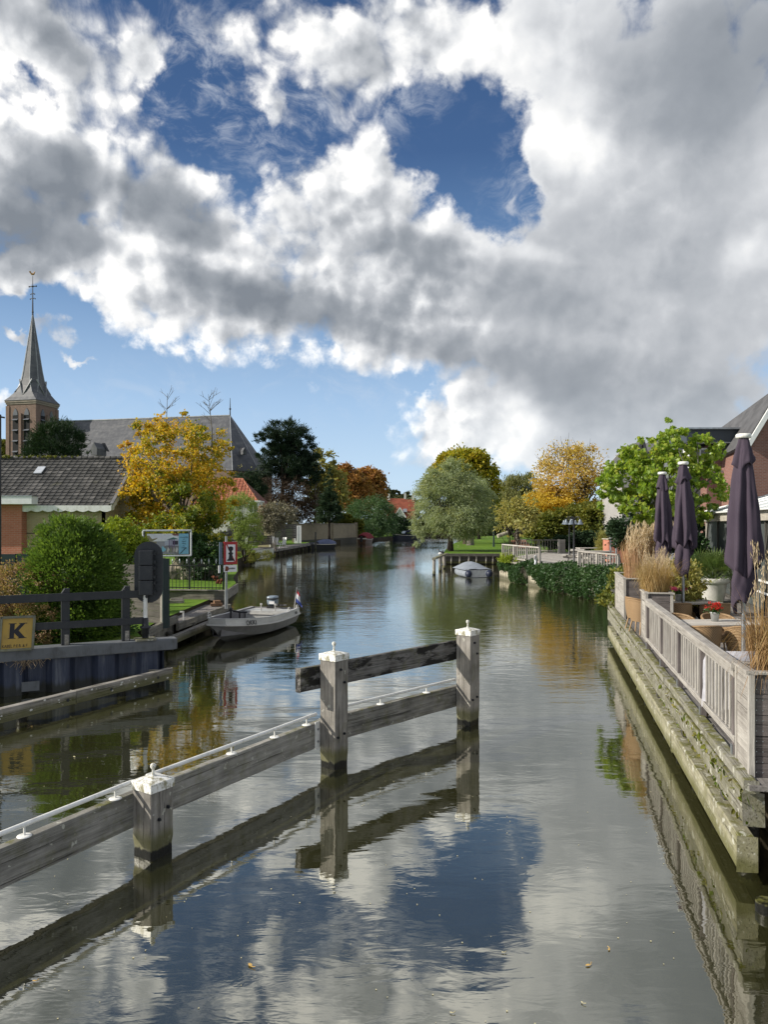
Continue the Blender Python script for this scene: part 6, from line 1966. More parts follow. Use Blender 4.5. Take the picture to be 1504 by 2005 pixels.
grass_clump('brown_grass', 'wild curled brown grass spilling over the nearest planter', T(.50, .50, 2.0), .24, .66, 2600, M['g_brown'], 1.0, 1.25, .0075, 0, .2, M['g_pale'], rt, .62, .02, .065)
grass_clump('brown_plumes', 'stiff pale seed plumes rising from the brown grass of the nearest planter', T(.62, .26, 2.0), .15, .90, 90, M['g_brown'], 1.36, .1, .006, 10, .26, M['g_pale'], rt, .20, .022)
b = T(16.3, .5, 1.0)
bush('rose_shrub', 'straggling yellow green shrub beside the far corner planter', 'bush', b, [(T(16.0, .3, 1.5), (.45, .5, .65)), (T(16.4, .8, 1.5), (.5, .6, .7)), (T(16.6, -.05, 1.0), (.3, .4, .6))], 60, 22, .11, 'oval', M['l_olive'], rt, None, .35, .5)
b = T(11.0, 1.9, 1.0)
bush('rose_shrub', 'leafy shrub between the tan grass and the closed parasols', 'bush', b, [(T(11.0, 1.25, 2.2), (.34, .5, .55)), (T(11.4, 1.1, 2.3), (.3, .5, .4))], 36, 22, .10, 'oval', M['l_pear'], rt, None, .3, .5)
b = ground_at(1356, 27.2, 1.0)
bush('dark_laurel', 'dark green laurel behind the middle parasol', 'bush', b, [(P(1356, 1115, 27.0), (.45, .5, .7)), (P(1362, 1080, 27.5), (.4, .5, .5))], 80, 40, .12, 'oval', M['l_ivy'], rt, None, .28, .4)

# tables, chairs, flower pots
M['table_top'] = wood('pale table top', (.30, .28, .25), (.52, .49, .44))
def wick():
    def f(t):
        co = obj_co(t)
        w1 = t.node('ShaderNodeTexWave', {'Vector': co, 'Scale': 22.0, 'Distortion': 1.0}, wave_type='BANDS', bands_direction='Z')
        w2 = t.node('ShaderNodeTexWave', {'Vector': co, 'Scale': 14.0, 'Distortion': .6}, wave_type='BANDS', bands_direction='DIAGONAL')
        h = t.math('MULTIPLY', w1.outputs[1], w2.outputs[1])
        c = t.cramp(h, [(0, (.17, .105, .05)), (.5, (.36, .24, .13)), (1, (.50, .36, .21))])
        return t.mix(t.math('MULTIPLY', t.noise(co, 5, 4), .4), c, (.24, .15, .08, 1)), h, None
    return surface('wicker', f, rough=.6, spec=.3, bump_dist=.006, bump_k=.8)
M['wicker'] = wick()
M['leg_wood'] = plain('beech leg', (.38, .25, .13), .5)
def chair_proto():
    t = thing('wicker_chair', (0, 0, 0), 'woven tan wicker tub chair', 'chair', 'wicker chairs around the terrace tables')
    m = MB(); n = 26; rows = []
    for j in range(8):
        k = j / 7; row = []
        for i in range(n + 1):
            a = R(-128 + 256 * i / n)                       # open side looks along +Y
            back = (1 - math.cos(a * .75)) / 2
            top = .79 - .16 * (abs(a) / R(128)) ** 2.2
            z = .30 + (top - .30) * k
            r = .27 + .055 * math.sin(k * 1.9) 
            row.append(Vector((r * math.sin(a), -r * math.cos(a), z)))
        rows.append(row)
    inner = [[Vector((p.x * .90, p.y * .90, p.z)) for p in r] for r in rows]
    strip(rows, 0, m); strip(inner, 0, m, True); strip([rows[-1], inner[-1]], 0, m)
    for s in (0, n):
        m.add([rows[j][s] for j in range(8)] + [inner[j][s] for j in range(8)], [(j, j + 1, 9 + j, 8 + j) for j in range(7)])
    m.build('backrest', M['wicker'], t, (0, 0, .5))
    MB().tube([(a + b) / 2 for a, b in zip(rows[-1], inner[-1])], .024, 8).build('rim', M['wicker'], t, (0, 0, .8))
    MB().lathe((0, 0, 0), [(.001, .30), (.26, .30), (.285, .36), (.28, .43), (.24, .455), (.001, .46)], 24).build('seat', M['wicker'], t, (0, 0, .4))
    for sx in (-1, 1):
        for sy in (-1, 1):
            MB().tube([(sx * .17, sy * .17, .32), (sx * .23, sy * .23, 0)], [.021, .013], 8).build('leg', M['leg_wood'], t, (sx * .2, sy * .2, .16))
    return t
c0 = chair_proto()
first = [True]
def seat_chair(p, face, label):
    """face: direction the sitter looks"""
    rz = math.atan2(-face.x, face.y)
    o = c0 if first[0] else dup(c0)
    first[0] = False
    o.location = p; o.rotation_euler = (0, 0, rz); o['label'] = label
def table(label, px, py, w, d, rz, with_legs=True):
    c = G(px, py, DZ + .75); c.z = DZ + .02
    t = thing('terrace_table', c, label, 'table', 'wooden tables on the terrace')
    r = Matrix.Rotation(rz, 3, 'Z')
    nbd = 5
    for i in range(nbd):
        y = (-.5 + (i + .5) / nbd) * d
        plank('table_board', c + r @ Vector((-w / 2, y, .735)), c + r @ Vector((w / 2, y, .735)), d / nbd * .98, .035, M['table_top'], t, .004)
    for sx in (-1, 1):
        for sy in (-1, 1):
            plank('leg', c + r @ Vector((sx * (w / 2 - .08), sy * (d / 2 - .08), 0)), c + r @ Vector((sx * (w / 2 - .08), sy * (d / 2 - .08), .71)), .06, .06, M['leg_wood'], t, .004, up=r @ Vector((1, 0, 0)))
    return c
t2 = table('bare grey table nearest the railing carrying the red flowers', 1400, 1220, 1.35, .80, .10)
t1 = table('pale table further along carrying the pink flowers', 1352, 1179, 1.15, .80, .10)
t3 = table('small pale table beyond the pink flowers', 1335, 1153, .9, .7, .10)
table('pale table behind the two chairs at the railing end planter', 1300, 1183, .8, .8, .10)
def at(px, py): return G(px, py, DZ + .02)
for dx_, dy_, fx_, fy_, base, lb in ((-.42, .62, .1, -1, t2, 'wicker chair behind the red flower table, nearer the railing'), (.38, .68, .0, -1, t2, 'wicker chair behind the red flower table, nearer the pavilion'),
                                 (-.50, -.60, 0, 1, t2, 'wicker chair seen from behind in front of the red flower table by the railing'), (.25, -.62, 0, 1, t2, 'wicker chair seen from behind in front of the red flower table, beside the draped chair'),
                                 (.10, .62, 0, -1, t1, 'wicker chair beyond the pink flower table with its rounded back showing'), (.30, -.62, 0, 1, t1, 'broad wicker chair back in front of the pink flower table'), (-.55, -.58, 0, 1, t1, 'wicker chair back almost hidden by the railing post before the pink flower table')):
    seat_chair(base + Vector((dx_, dy_, 0)), Vector((fx_, fy_, 0)), lb)
p = G(1262, 1182, DZ + .8); p.z = DZ + .02
seat_chair(T(10.35, .22, 1.02), Vector((1, .25, 0)), 'wicker chair with tan legs nearest the end of the railing over the quay edge')
seat_chair(T(10.95, .20, 1.02), Vector((1, .2, 0)), 'wicker chair before the dark side of the tallest far planter')
seat_chair(t3 + Vector((.25, .5, 0)), Vector((0, -1, 0)), 'small far wicker chair at the table beyond the pink flowers')
seat_chair(Vector((4.58, 9.7, 1.02)), Vector((-.1, 1, 0)), 'wicker chair under the draped grey blanket')
# blanket thrown over the chair
M['blanket'] = plain('grey fleece', (.42, .42, .46), .9, 0, .1, .3, 8, .01)
m = MB(); cc = Vector((4.58, 9.7, 1.02)); rows = []
for j in range(10):
    k = j / 9; row = []
    for i in range(25):
        a = R(-110 + 220 * i / 24)
        fold = .022 * math.sin(i * 1.9 + j * .5) * (k * 1.2) + .012 * math.sin(i * 3.7)
        top = .92 - .08 * (abs(a) / R(110)) ** 2
        if j < 3: r = .20 + .055 * j; z = top - .02 + .03 * j - (.06 if j == 0 else 0)
        else: r = .345 + fold + .03 * k; z = top - (k - .25) * .95 + .03 * math.sin(i * .9)
        row.append(cc + Vector((r * math.sin(a), -r * math.cos(a), z)))
    rows.append(row)
strip(rows, 0, m)
tag(m.build('blanket', M['blanket'], None, cc), 'crumpled pale grey blanket draped over a chair behind the brown grass', 'blanket')

M['zinc'] = plain('pale zinc pot', (.50, .52, .52), .45, .35, .5, .25, 14)
M['fl_red'] = leafy('red petal', [(.40, .012, .012), (.55, .03, .02), (.30, .01, .01)], .3, .3, .5, 5)
M['fl_pink'] = leafy('pink petal', [(.50, .035, .16), (.62, .08, .24), (.70, .18, .34)], .3, .3, .5, 5)
M['l_pot'] = leafy('pot plant leaf', [(.035, .085, .025), (.06, .13, .03)], .3, .4, .4, 5)
def flower_pot(label, px, py, mat, rnd):
    c = G(px, py, DZ + .775)
    t = thing('flower_pot', c, label, 'flower pot', 'flower pots on the tables')
    MB().lathe(c, [(.001, 0), (.062, 0), (.080, .15), (.088, .155), (.088, .17), (.078, .17), (.074, .14), (.001, .135)], 20).build('pot', M['zinc'], t, c)
    m = MB(); g = MB(); o = leaf_shape('oval')
    for i in range(150): leaf(g, c + Vector((rnd.gauss(0, .06), rnd.gauss(0, .06), rnd.uniform(.15, .25))), .055, rnd, o)
    for i in range(16):
        h = c + Vector((rnd.gauss(-.02, .085), rnd.gauss(0, .07), rnd.uniform(.24, .34)))
        for k in range(22): leaf(m, h + Vector((rnd.gauss(0, .02), rnd.gauss(0, .02), rnd.gauss(0, .014))), .030, rnd, o)
        g.tube([c + Z * .15, h], .003, 4)
    g.build('leaves', M['l_pot'], t, c); m.build('flowers', M[mat], t, c)
flower_pot('zinc pot of red flowers on the nearest bare table', 1400, 1216, 'fl_red', rt)
flower_pot('zinc pot of pink flowers on the second table', 1328, 1177, 'fl_pink', rt)

# big white pot with a fan palm
pc = G(1397, 1179, DZ + .02)
M['pot_white'] = plain('weathered white pot', (.58, .57, .53), .75, 0, .2, .28, 4, .008)
po = thing('white_pot', pc, 'large weathered white pot with a thick rolled rim', 'pot')
MB().lathe(pc, [(.001, 0), (.30, 0), (.33, .08), (.41, .60), (.42, .62), (.46, .63), (.49, .66), (.50, .72), (.48, .78), (.44, .80), (.40, .79), (.38, .70), (.001, .68)], 36).build('body', M['pot_white'], po, pc)
pm = thing('fan_palm', pc + Z * .7, 'bushy green fan palm growing in the large white pot', 'palm')
m = MB(); st_m = MB()
M['l_palm'] = leafy('palm blade', [(.035, .075, .018), (.065, .115, .025), (.11, .16, .04), (.16, .19, .06)], .3, .45, .4, 2)
for i in range(64):
    a = rt.uniform(0, 6.283); e = R(rt.uniform(5, 85)); L_ = rt.uniform(.50, .90)
    d = Vector((math.cos(a) * math.cos(e), math.sin(a) * math.cos(e), math.sin(e)))
    h = pc + Z * .80 + Vector((rt.gauss(0, .08), rt.gauss(0, .08), 0)) + d * L_ * .75
    st_m.tube([pc + Z * .7, h], .008, 5)
    sdv = d.cross(Vector((rt.gauss(0, 1), rt.gauss(0, 1), rt.gauss(0, 1)))).normalized()
    for k in range(17):
        q = R(-105 + 210 * k / 16); dd = (d * math.cos(q) + sdv * math.sin(q)).normalized()
        ll = L_ * rt.uniform(.50, .68); w = dd.cross(d.cross(sdv)).normalized() * .013
        mid = h + dd * ll * .55; tp = h + dd * ll - Z * .05
        m.add([h, mid - w, tp, mid + w], [(0, 1, 2, 3)])
m.build('fronds', M['l_palm'], pm, pc); st_m.build('stalks', M['l_palm'], pm, pc)

# closed parasols
M['parasol'] = None
def parasol_mat():
    def f(t):
        co = obj_co(t)
        n = t.noise(co, 2.2, 4, .6)
        c = t.mix(n, (.038, .029, .045, 1), (.066, .051, .070, 1))
        return c, t.noise(t.mapping(co, scale=(60, 60, 60)), 1, 2), None
    return surface('faded purple canvas', f, rough=.85, spec=.2, bump_dist=.001, bump_k=.3)
M['parasol'] = parasol_mat()
def parasol(label, px, D, ytop, Htop, seed, full=1.0):
    r_ = random.Random(seed)
    top = P(px, ytop, D); c = Vector((top.x, top.y, DZ + .02)); H = top.z - c.z
    t = thing('closed_parasol', c, label, 'parasol', 'closed purple parasols on the terrace')
    rod('pole', c, c + Z * (H - .05), .032, M['steel'], t, 12)
    MB().lathe(c + Z * (H - .06), [(.001, .07), (.10, .07), (.115, .05), (.115, .02), (.10, .0), (.001, 0)], 20).build('cap', M['white_paint'], t, c + Z * H)
    def skin(name, z0, z1, prof, nf, amp, hem, tilt=0, n=72, rows=26, ph=0.0):
        m = MB(); rw = []
        for j in range(rows + 1):
            k = j / rows; row = []
            for i in range(n + 1):
                a = 2 * math.pi * i / n
                f1 = math.cos(nf * a + ph + .9 * math.sin(k * 2.2 + ph)); f2 = math.cos((nf * 2 - 1) * a + 1.3 * ph + k * 2)
                kk = k
                rr_ = prof(k) * (1 + amp * k ** .45 * (f1 * .70 + f2 * .38) + .035 * math.sin(9 * a + 11 * k + ph) * k + .03 * math.sin(5 * a - 17 * k + 2 * ph))
                z = z0 + (z1 - z0) * kk + hem * k ** 3 * (f1 * .6 + math.cos(a + ph) * .8)
                row.append(c + Vector((rr_ * math.cos(a) + tilt * k, rr_ * math.sin(a), z)))
            rw.append(row)
        strip(rw, 0, m, True)
        o = m.build(name, M['parasol'], t, c + Z * z0)
        s_ = o.modifiers.new('cloth', 'SOLIDIFY'); s_.thickness = .006
        return o
    f = full
    skin('canopy', H - .20, H - 2.05 * f, lambda k: .085 + .115 * k ** .8 + .02 * math.sin(k * 3), 5, .46, .16, .03, ph=r_.uniform(0, 6))
    skin('vent_flap', H - .03, H - .46, lambda k: .07 + .075 * k, 4, .30, .08, 0, 56, 10, r_.uniform(0, 6))
    skin('inner_canopy', H - 1.8 * f, H - 2.6 * f, lambda k: .10 + .03 * math.sin(k * 3) + .04 * k, 3, .42, .14, -.02, ph=r_.uniform(0, 6))
    return t
parasol('nearest closed purple parasol in front of the brick gable', 1456, 11.5, 851, 4, 2, 1.0)
parasol('middle closed purple parasol with its canopy flaring to one side', 1338, 16.6, 905, 4, 7, .95)
parasol('farthest closed purple parasol behind the plumed grass', 1297, 19.7, 925, 4, 12, .95)

# pavilion with glass walls
pv = thing('glass_pavilion', (11, 22, 1), 'low timber pavilion with big glass panes and a pale glass roof behind the parasols', 'pavilion')
V0 = Vector((13.0, 30.0, 0)); V1 = Vector((10.6, 20.5, 0)); vd = (V1 - V0).normalized(); V2 = V1 + vd * 9.0; vi = Vector((-vd.y, vd.x, 0))
if vi.x < 0: vi = -vi
M['fascia'] = wood('weathered fascia', (.22, .20, .17), (.46, .43, .37))
zf = 3.86
plank('fascia', V0 + Z * (zf - .02), V2 + Z * (zf - .02), .06, .31, M['fascia'], pv, .004, 6, .002)
plank('fascia', V0 + Z * (zf - .02) + vi * .05, V0 + vi * 6 + Z * (zf - .02), .06, .31, M['fascia'], pv, .004)
M['roof_glass'] = plain('dusty glass roof', (.50, .56, .58), .25, 0, .6, .2, 1)
rv = [V0 + Z * (zf + .16) - vi * .15, V2 + Z * (zf + .16) - vi * .15, V2 + Z * (zf + 1.15) + vi * 3.2, V0 + Z * (zf + 1.15) + vi * 3.2 + vd * 2.5]
m = MB(); m.add(rv + [p - Z * .05 for p in rv], [(0, 1, 2, 3), (7, 6, 5, 4)] + [(i, 4 + i, 4 + (i + 1) % 4, (i + 1) % 4) for i in range(4)])
e0_ = V0 + Z * (zf + .16) + vi * 6.4
m.add([rv[0], rv[3], e0_ + Z * .0], [(0, 1, 2)])
rf = m.build('roof', M['roof_glass'], pv, V0)
for k in range(9):
    q = k / 8
    plank('glazing_bar', rv[0].lerp(rv[1], q) + Z * .03, rv[3].lerp(rv[2], q) + Z * .03, .05, .04, M['window_white'], rf, 0)
plank('eaves_trim', rv[0] - Z * .02, rv[1] - Z * .02, .06, .05, M['window_white'], pv, .004)
def pane_mat():
    m_, t, out = mat_new('pavilion glass')
    d = t.node('ShaderNodeBsdfDiffuse', {'Color': t.mix(t.noise(t.mapping(obj_co(t), scale=(.8, .8, .3)), 1.6, 3), (.035, .042, .042, 1), (.13, .145, .145, 1))})
    g = t.node('ShaderNodeBsdfGlossy', {'Color': (.8, .85, .85, 1), 'Roughness': .04})
    mx = t.node('ShaderNodeMixShader'); mx.inputs[0].default_value = .16
    t.l.new(d.outputs[0], mx.inputs[1]); t.l.new(g.outputs[0], mx.inputs[2]); t.l.new(mx.outputs[0], out.inputs[0])
    return m_
M['pane'] = pane_mat()
tot = (V2 - V0).length; npn = 8
for k in range(npn):
    a = V0 + vd * (tot * k / npn + .05) + vi * .12; b_ = V0 + vd * (tot * (k + 1) / npn - .05) + vi * .12
    MB().add([a + Z * 1.12, b_ + Z * 1.12, b_ + Z * (zf - .17), a + Z * (zf - .17)], [(0, 1, 2, 3)]).build('window_pane', M['pane'], pv, a)
    plank('post', V0 + vd * (tot * k / npn) + vi * .1 + Z * 1.0, V0 + vd * (tot * k / npn) + vi * .1 + Z * (zf - .15), .09, .09, M['fascia'] if k in (0, 3, 6) else M['wood_dark'], pv, .004, up=vd)
    if k % 2 == 0:
        q = V0 + vd * (tot * k / npn) + vi * .06
        plank('brace', q + Z * 2.6, q + vd * .55 + Z * (zf - .2), .06, .06, M['wood_dark'], pv, .004)
plank('sill', V0 + vi * .1 + Z * 1.07, V2 + vi * .1 + Z * 1.07, .12, .12, M['wood_dark'], pv, .004)
plank('mid_rail', V1 - vd * 2 + vi * .07 + Z * 1.95, V2 + vi * .07 + Z * 1.95, .04, .06, M['window_white'], pv, .004)
plank('mid_rail', V1 - vd * 2 + vi * .07 + Z * 1.62, V2 + vi * .07 + Z * 1.62, .04, .06, M['window_white'], pv, .004)
a = V0 + vi * .14; b_ = V0 + vi * 5
MB().add([a + Z * 1.05, b_ + Z * 1.05, b_ + Z * (zf - .17), a + Z * (zf - .17)], [(0, 1, 2, 3)]).build('window_pane', M['pane'], pv, a)
MB().box((V0 + V2) / 2 + vi * 4.5 + Z * 2.3, (tot - .6, .15, 2.6), rot_to(vd)).build('back_wall', M['brick_church'], pv, V0 + vi * 4.5)
MB().box((V0 + V2) / 2 + vi * 2.3 + Z * .98, (tot - .3, 4.4, .05), rot_to(vd)).build('floor', M['wood_dark'], pv, V0 + vi * 2)

# ------------------------------------------------------------------ ivy quay and platform beyond the terrace
rq = random.Random(17)
Q0 = Vector((10.30, 32.3, 0)); Q1 = Vector((7.60, 48.6, 0)); qd = (Q1 - Q0).normalized(); qn = Vector((-qd.y, qd.x, 0))
if qn.x > 0: qn = -qn            # out over the water
qi = -qn
def Q(s, d, z): return Q0 + qd * s + qi * d + Z * z
qw = thing('concrete_quay', Q(8, 0, 0), 'pale concrete quay wall almost hidden by ivy beyond the terrace', 'quay wall')
M['concrete'] = None
def conc():
    def f(t):
        co = obj_co(t); n = t.noise(co, 2.5, 6, .65)
        z = t.sep(world_co(t))[2]
        c = t.cramp(n, [(.3, (.22, .20, .15)), (.7, (.42, .39, .31))])
        return t.mix(t.ramp(z, .10, .35, .8, 0), c, (.04, .04, .02, 1)), n, None
    return surface('stained concrete', f, rough=.85, spec=.2, bump_dist=.02)
M['concrete'] = conc()
LQ = (Q1 - Q0).length
MB().box(Q(LQ / 2, .2, .35), (LQ, .4, 1.5), rot_to(qd)).build('quay_face', M['concrete'], qw, Q(LQ / 2, .2, .3))
plank('coping', Q(-.2, .15, 1.16), Q(LQ + .1, .15, 1.16), .5, .12, M['wood_grey'], qw, .01, 6, .005)
pf = thing('platform', Q(8, 3, 1.2), 'pale plank platform behind the ivy with lamp posts on it', 'platform')
PZ = 1.28
for i in range(24):
    d = .35 + i * .52
    plank('deck_board', Q(-3.0, d, PZ - .03), Q(LQ + .3 + min(i, 14) * .75, d, PZ - .03), .51, .05, M['wood_pale'], pf, 0)
iv = thing('ivy_hedge', Q(6, -.1, .8), 'thick dark glossy ivy hanging over the quay wall down to the water', 'ivy', None)
m = MB(); shp = leaf_shape('ivy')
def top_at(s): return 1.72 - .035 * s + .10 * math.sin(s * 1.3) + .07 * math.sin(s * 3.1)
nleaf = 0
for i in range(20000):
    s = rq.uniform(-1.2, LQ - .3)
    z = rq.uniform(.0, 1) ** .8
    hole = (13.6 < s) or (9.0 < s < 11.2)
    low = 0.03 if not hole else rq.uniform(.55, .8)
    zt = top_at(s)
    zz = low + (zt - low) * z
    bulge = -(.22 + .34 * math.sin(math.pi * min(1, z * 1.05)) + .12 * math.sin(s * 2.1 + z * 3) + .10 * math.sin(s * 5.3 + z * 6))
    if hole: bulge *= .6
    d = bulge + abs(rq.gauss(0, .09))
    if zz > zt - .12: d = rq.uniform(bulge, .9 if not hole else .4)
    leaf(m, Q(s, d, zz + rq.gauss(0, .03)), .115, rq, shp, (qn.x * .9, qn.y * .9, -.6))
m.build('foliage', M['l_ivy'], iv, Q(6, 0, .8))
w = MB()
for i in range(26):
    s = rq.uniform(0, LQ); w.tube([Q(s, -.02, 1.2), Q(s + rq.gauss(0, .3), -.10, .7), Q(s + rq.gauss(0, .5), -.12, .1)], [.022, .016, .008], 5, 0, False)
w.build('stems', M['bark'], iv, Q(6, 0, .8))
bush('bright_shrub', 'lighter yellow green shrub tuft at the dinghy end of the ivy', 'bush', Q(LQ - 1.6, .1, 1.2), [(Q(LQ - 1.2, .1, 1.35), (.6, .7, .32)), (Q(LQ - 2.6, -.1, 1.2), (.6, .8, .4))], 50, 30, .12, 'oval', M['l_lime'], rq)
bush('yellow_vine', 'yellowing vine leaves hanging beside the far corner planter', 'vine', Q(-1.2, -.2, .3), [(Q(-2.4, -.55, .45), (.3, .35, .3)), (Q(-3.2, -.4, .7), (.3, .35, .3))], 26, 22, .12, 'oval', M['l_pear'], rq)

def slat_railing(label, a, b, z0, z1, n, group='slatted railings of the platform', name='slat_railing', mat='wood_pale', posts=3):
    a = Vector((a[0], a[1], 0)); b = Vector((b[0], b[1], 0)); d = (b - a).normalized(); nn = Vector((-d.y, d.x, 0))
    t = thing(name, a + Z * z0, label, 'railing', group)
    plank('top_rail', a + Z * z1, b + Z * z1, .13, .07, M[mat], t, .005)
    plank('bottom_rail', a + Z * (z0 + .14), b + Z * (z0 + .14), .08, .09, M[mat], t, .005)
    for i in range(posts):
        p = a.lerp(b, i / (posts - 1)); plank('post', p + Z * z0, p + Z * (z1 - .03), .10, .10, M[mat], t, .004, up=nn)
    for i in range(n):
        p = a.lerp(b, (i + .7) / (n + .4)); plank('baluster', p + Z * (z0 + .18), p + Z * (z1 - .03), .05, .04, M[mat], t, 0, up=nn)
    return t
qa = Q(LQ - .5, .05, 0); qb = Q(LQ - 7.0, .05, 0)
slat_railing('pale slatted railing at the dinghy end of the ivy quay', qa, qb, PZ, 2.24, 19, posts=4)
qa = Q(4.55, .15, 0); qb = Q(.4, .15, 0)
slat_railing('pale slatted railing above the ivy next to the picnic tables', qa, qb, PZ, 2.22, 14)
qa = P(1012, 0, 60); qb = P(1098, 0, 59)
slat_railing('low dull railing at the back of the platform', qa, qb, PZ, 2.28, 16, mat='wood_grey')
qa = P(1094, 0, 57.5)
ep = thing('end_board', Vector((qa.x, qa.y, PZ)), 'upright grey board panel ending the back railing of the platform', 'panel')
plank('board', Vector((qa.x, qa.y, 1.85)), Vector((qa.x + .55, qa.y + .2, 1.85)), .06, 1.0, M['wood_grey'], ep)
plank('post', Vector((qa.x, qa.y - .05, PZ)), Vector((qa.x, qa.y - .05, 2.38)), .14, .14, M['wood_pale'], ep, .006, up=Vector((0, 1, 0)))

# lamp posts with bell shades
M['lamp_glass'] = plain('lamp shade glass', (.20, .235, .27), .2, .5, .7, .2)
def lamp(label, px, py, ztop, rot, bells=5):
    c = G(px, py, PZ)
    t = thing('lamp_post', c, label, 'lamp post', 'lamp posts on the platform')
    MB().lathe(c, [(.001, 0), (.16, 0), (.16, .04), (.10, .10), (.085, .22), (.055, .25), (.05, 1.2), (.045, ztop - PZ - .1), (.06, ztop - PZ - .06), (.03, ztop - PZ), (.001, ztop - PZ)], 14).build('post', M['black_paint'], t, c)
    for i in range(bells):
        a = rot + 2 * math.pi * i / bells; d = Vector((math.cos(a), math.sin(a), 0)); h = c + Z * (ztop - PZ)
        e = h + d * .40 - Z * .06
        ar = MB().tube([h - Z * .12, h + d * .15 + Z * .10, h + d * .34 + Z * .09, e], [.022, .02, .018, .018], 7).build('arm', M['black_paint'], t, h)
        MB().lathe(e, [(.03, .02), (.045, -.02), (.07, -.08), (.10, -.16), (.155, -.24), (.16, -.255), (.145, -.25)], 14).build('lamp_shade', M['lamp_glass'], t, e)
        MB().ball(e - Z * .17, .055, 8, 6).build('bulb', plain('bulb glass', (.7, .7, .68), .2), t, e)
lamp('nearest black lamp post with a ring of grey bell shades at the ivy edge', 1124, 1110, 3.86, .3)
lamp('farther black lamp post with grey bell shades in the middle of the platform', 1115, 1093, 3.86, .9)
c = G(1049, 1105, PZ)
tag(MB().lathe(c, [(.001, 0), (.10, 0), (.10, .04), (.075, .05), (.075, .44), (.085, .45), (.085, .50), (.001, .51)], 14).build('low_bollard', M['steel'], None, c), 'short grey cylindrical light bollard beside the railing end', 'bollard')

# picnic tables
def picnic(label, c, rz, L_=1.9):
    t = thing('picnic_table', c, label, 'picnic table', 'picnic tables on the platform', rz)
    mt = Matrix.Translation(c) @ Matrix.Rotation(rz, 4, 'Z'); q = lambda x, y, z: mt @ Vector((x, y, z))
    for i in range(4): plank('table_board', q(-L_ / 2, -.30 + i * .2, .76), q(L_ / 2, -.30 + i * .2, .76), .19, .05, M['table_top'], t, .004)
    for s in (-1, 1):
        for k in (0, 1): plank('bench_board', q(-L_ / 2, s * (.70 + k * .13), .45), q(L_ / 2, s * (.70 + k * .13), .45), .125, .05, M['table_top'], t, .004)
        x = s * (L_ / 2 - .3)
        plank('cross_beam', q(x, -.80, .38), q(x, .80, .38), .05, .12, M['wood_grey'], t, .004); plank('cross_beam', q(x, -.36, .70), q(x, .36, .70), .05, .08, M['wood_grey'], t, .004)
        for k in (-1, 1): plank('leg', q(x + .05, k * .62, 0), q(x + .05, k * .25, .72), .05, .10, M['wood_grey'], t, .004, up=q(1, 0, 0) - q(0, 0, 0))
picnic('nearest pale picnic table behind the railing over the ivy', P(1168, 0, 41.5) * 1.0 + Z * (PZ - P(1168, 0, 41.5).z), .10, 1.7)
picnic('pale picnic table further back in front of the golden shrub', P(1157, 0, 47.0) + Z * (PZ - P(1157, 0, 47.0).z), .10, 1.7)
picnic('picnic table half hidden behind the nearest lamp post', P(1131, 0, 43.5) + Z * (PZ - P(1131, 0, 43.5).z), 1.3, 1.7)

# lawn tip with plank quay
lq = thing('plank_quay', (7.7, 65, .4), 'dark plank quay with light posts along the end of the lawn', 'quay wall')
for z in (.16, .40, .62): plank('board', Vector((5.2, 65.12, z)), Vector((10.6, 65.12, z)), .06, .21, M['wood_dark'], lq, 0)
plank('cap_beam', Vector((5.0, 65.0, .84)), Vector((10.7, 65.0, .84)), .30, .24, M['wood_fence'], lq, .01)
for i in range(8):
    x = 5.3 + i * .72 + rq.uniform(-.1, .1)
    MB().tube([(x, 64.98, -.5), (x, 64.98, .72)], .085, 8).build('post', M['wood_grey'], lq, (x, 64.98, 0))
plank('side_board', Vector((5.12, 65.1, .45)), Vector((6.1, 76, .45)), .08, .8, M['wood_dark'], lq, 0)
LZ = .90
tag(MB().add([(5.25, 65.2, LZ), (10.6, 65.2, LZ), (13, 75, LZ), (18, 100, LZ), (28, 160, LZ), (19.5, 160, LZ), (9.4, 100, LZ), (6.3, 76, LZ)], [tuple(range(8))]).build('lawn', M['grass']), kind='structure')
M['path'] = plain('red path', (.30, .15, .09), .9, 0, .1, .35, .8)
tag(MB().add([(14.5, 82, LZ + .006), (16.4, 82, LZ + .006), (23, 120, LZ + .006), (20.5, 120, LZ + .006)], [(0, 1, 2, 3)]).build('path', M['path']), kind='structure')

# mooring beam with a duck
mb = thing('mooring_beam', (3.6, 52, 0), 'mossy rail on three short posts standing in the water before the plank quay', 'mooring rail')
a = Vector((3.48, 51.6, 1.14)); c = Vector((5.15, 60.8, 1.12))
plank('rail', a, c, .26, .12, M['wood_mossy'], mb, .01, 6, .006)
for q in (.02, .45, .80):
    p = a.lerp(c, q); MB().tube([Vector((p.x, p.y, -.5)), Vector((p.x, p.y, 1.08))], .115, 9).build('post', M['wood_grey'], mb, p)
dk = a.lerp(c, .55) + Z * .06
M['feather_black'] = plain('black feathers', (.012, .012, .015), .6); M['feather_white'] = plain('white feathers', (.65, .65, .63), .7)
m = MB()
rows = []
prof = [(-.30, .02, .20), (-.22, .075, .18), (-.08, .13, .17), (.06, .14, .16), (.16, .11, .19), (.22, .075, .26), (.235, .058, .33), (.255, .062, .40), (.30, .045, .42), (.33, .015, .41)]
for (x, r, z) in prof:
    rows.append([dk + Vector((-x * .75 + .12 * 0, x * .3, z)) + Vector((.3 * r * math.cos(R(k * 30)) , r * math.cos(R(k * 30)), r * .95 * math.sin(R(k * 30)))) for k in range(13)])
strip(rows, 0, m)
body = m.build('duck', M['feather_black'], None, dk)
tag(body, 'black and white duck resting on the mossy mooring rail', 'duck')
m = MB(); m.ball(dk + Vector((-.05, -.055, .12)), (.20, .10, .10), 12, 8)
m.build('belly', M['feather_white'], body, dk)
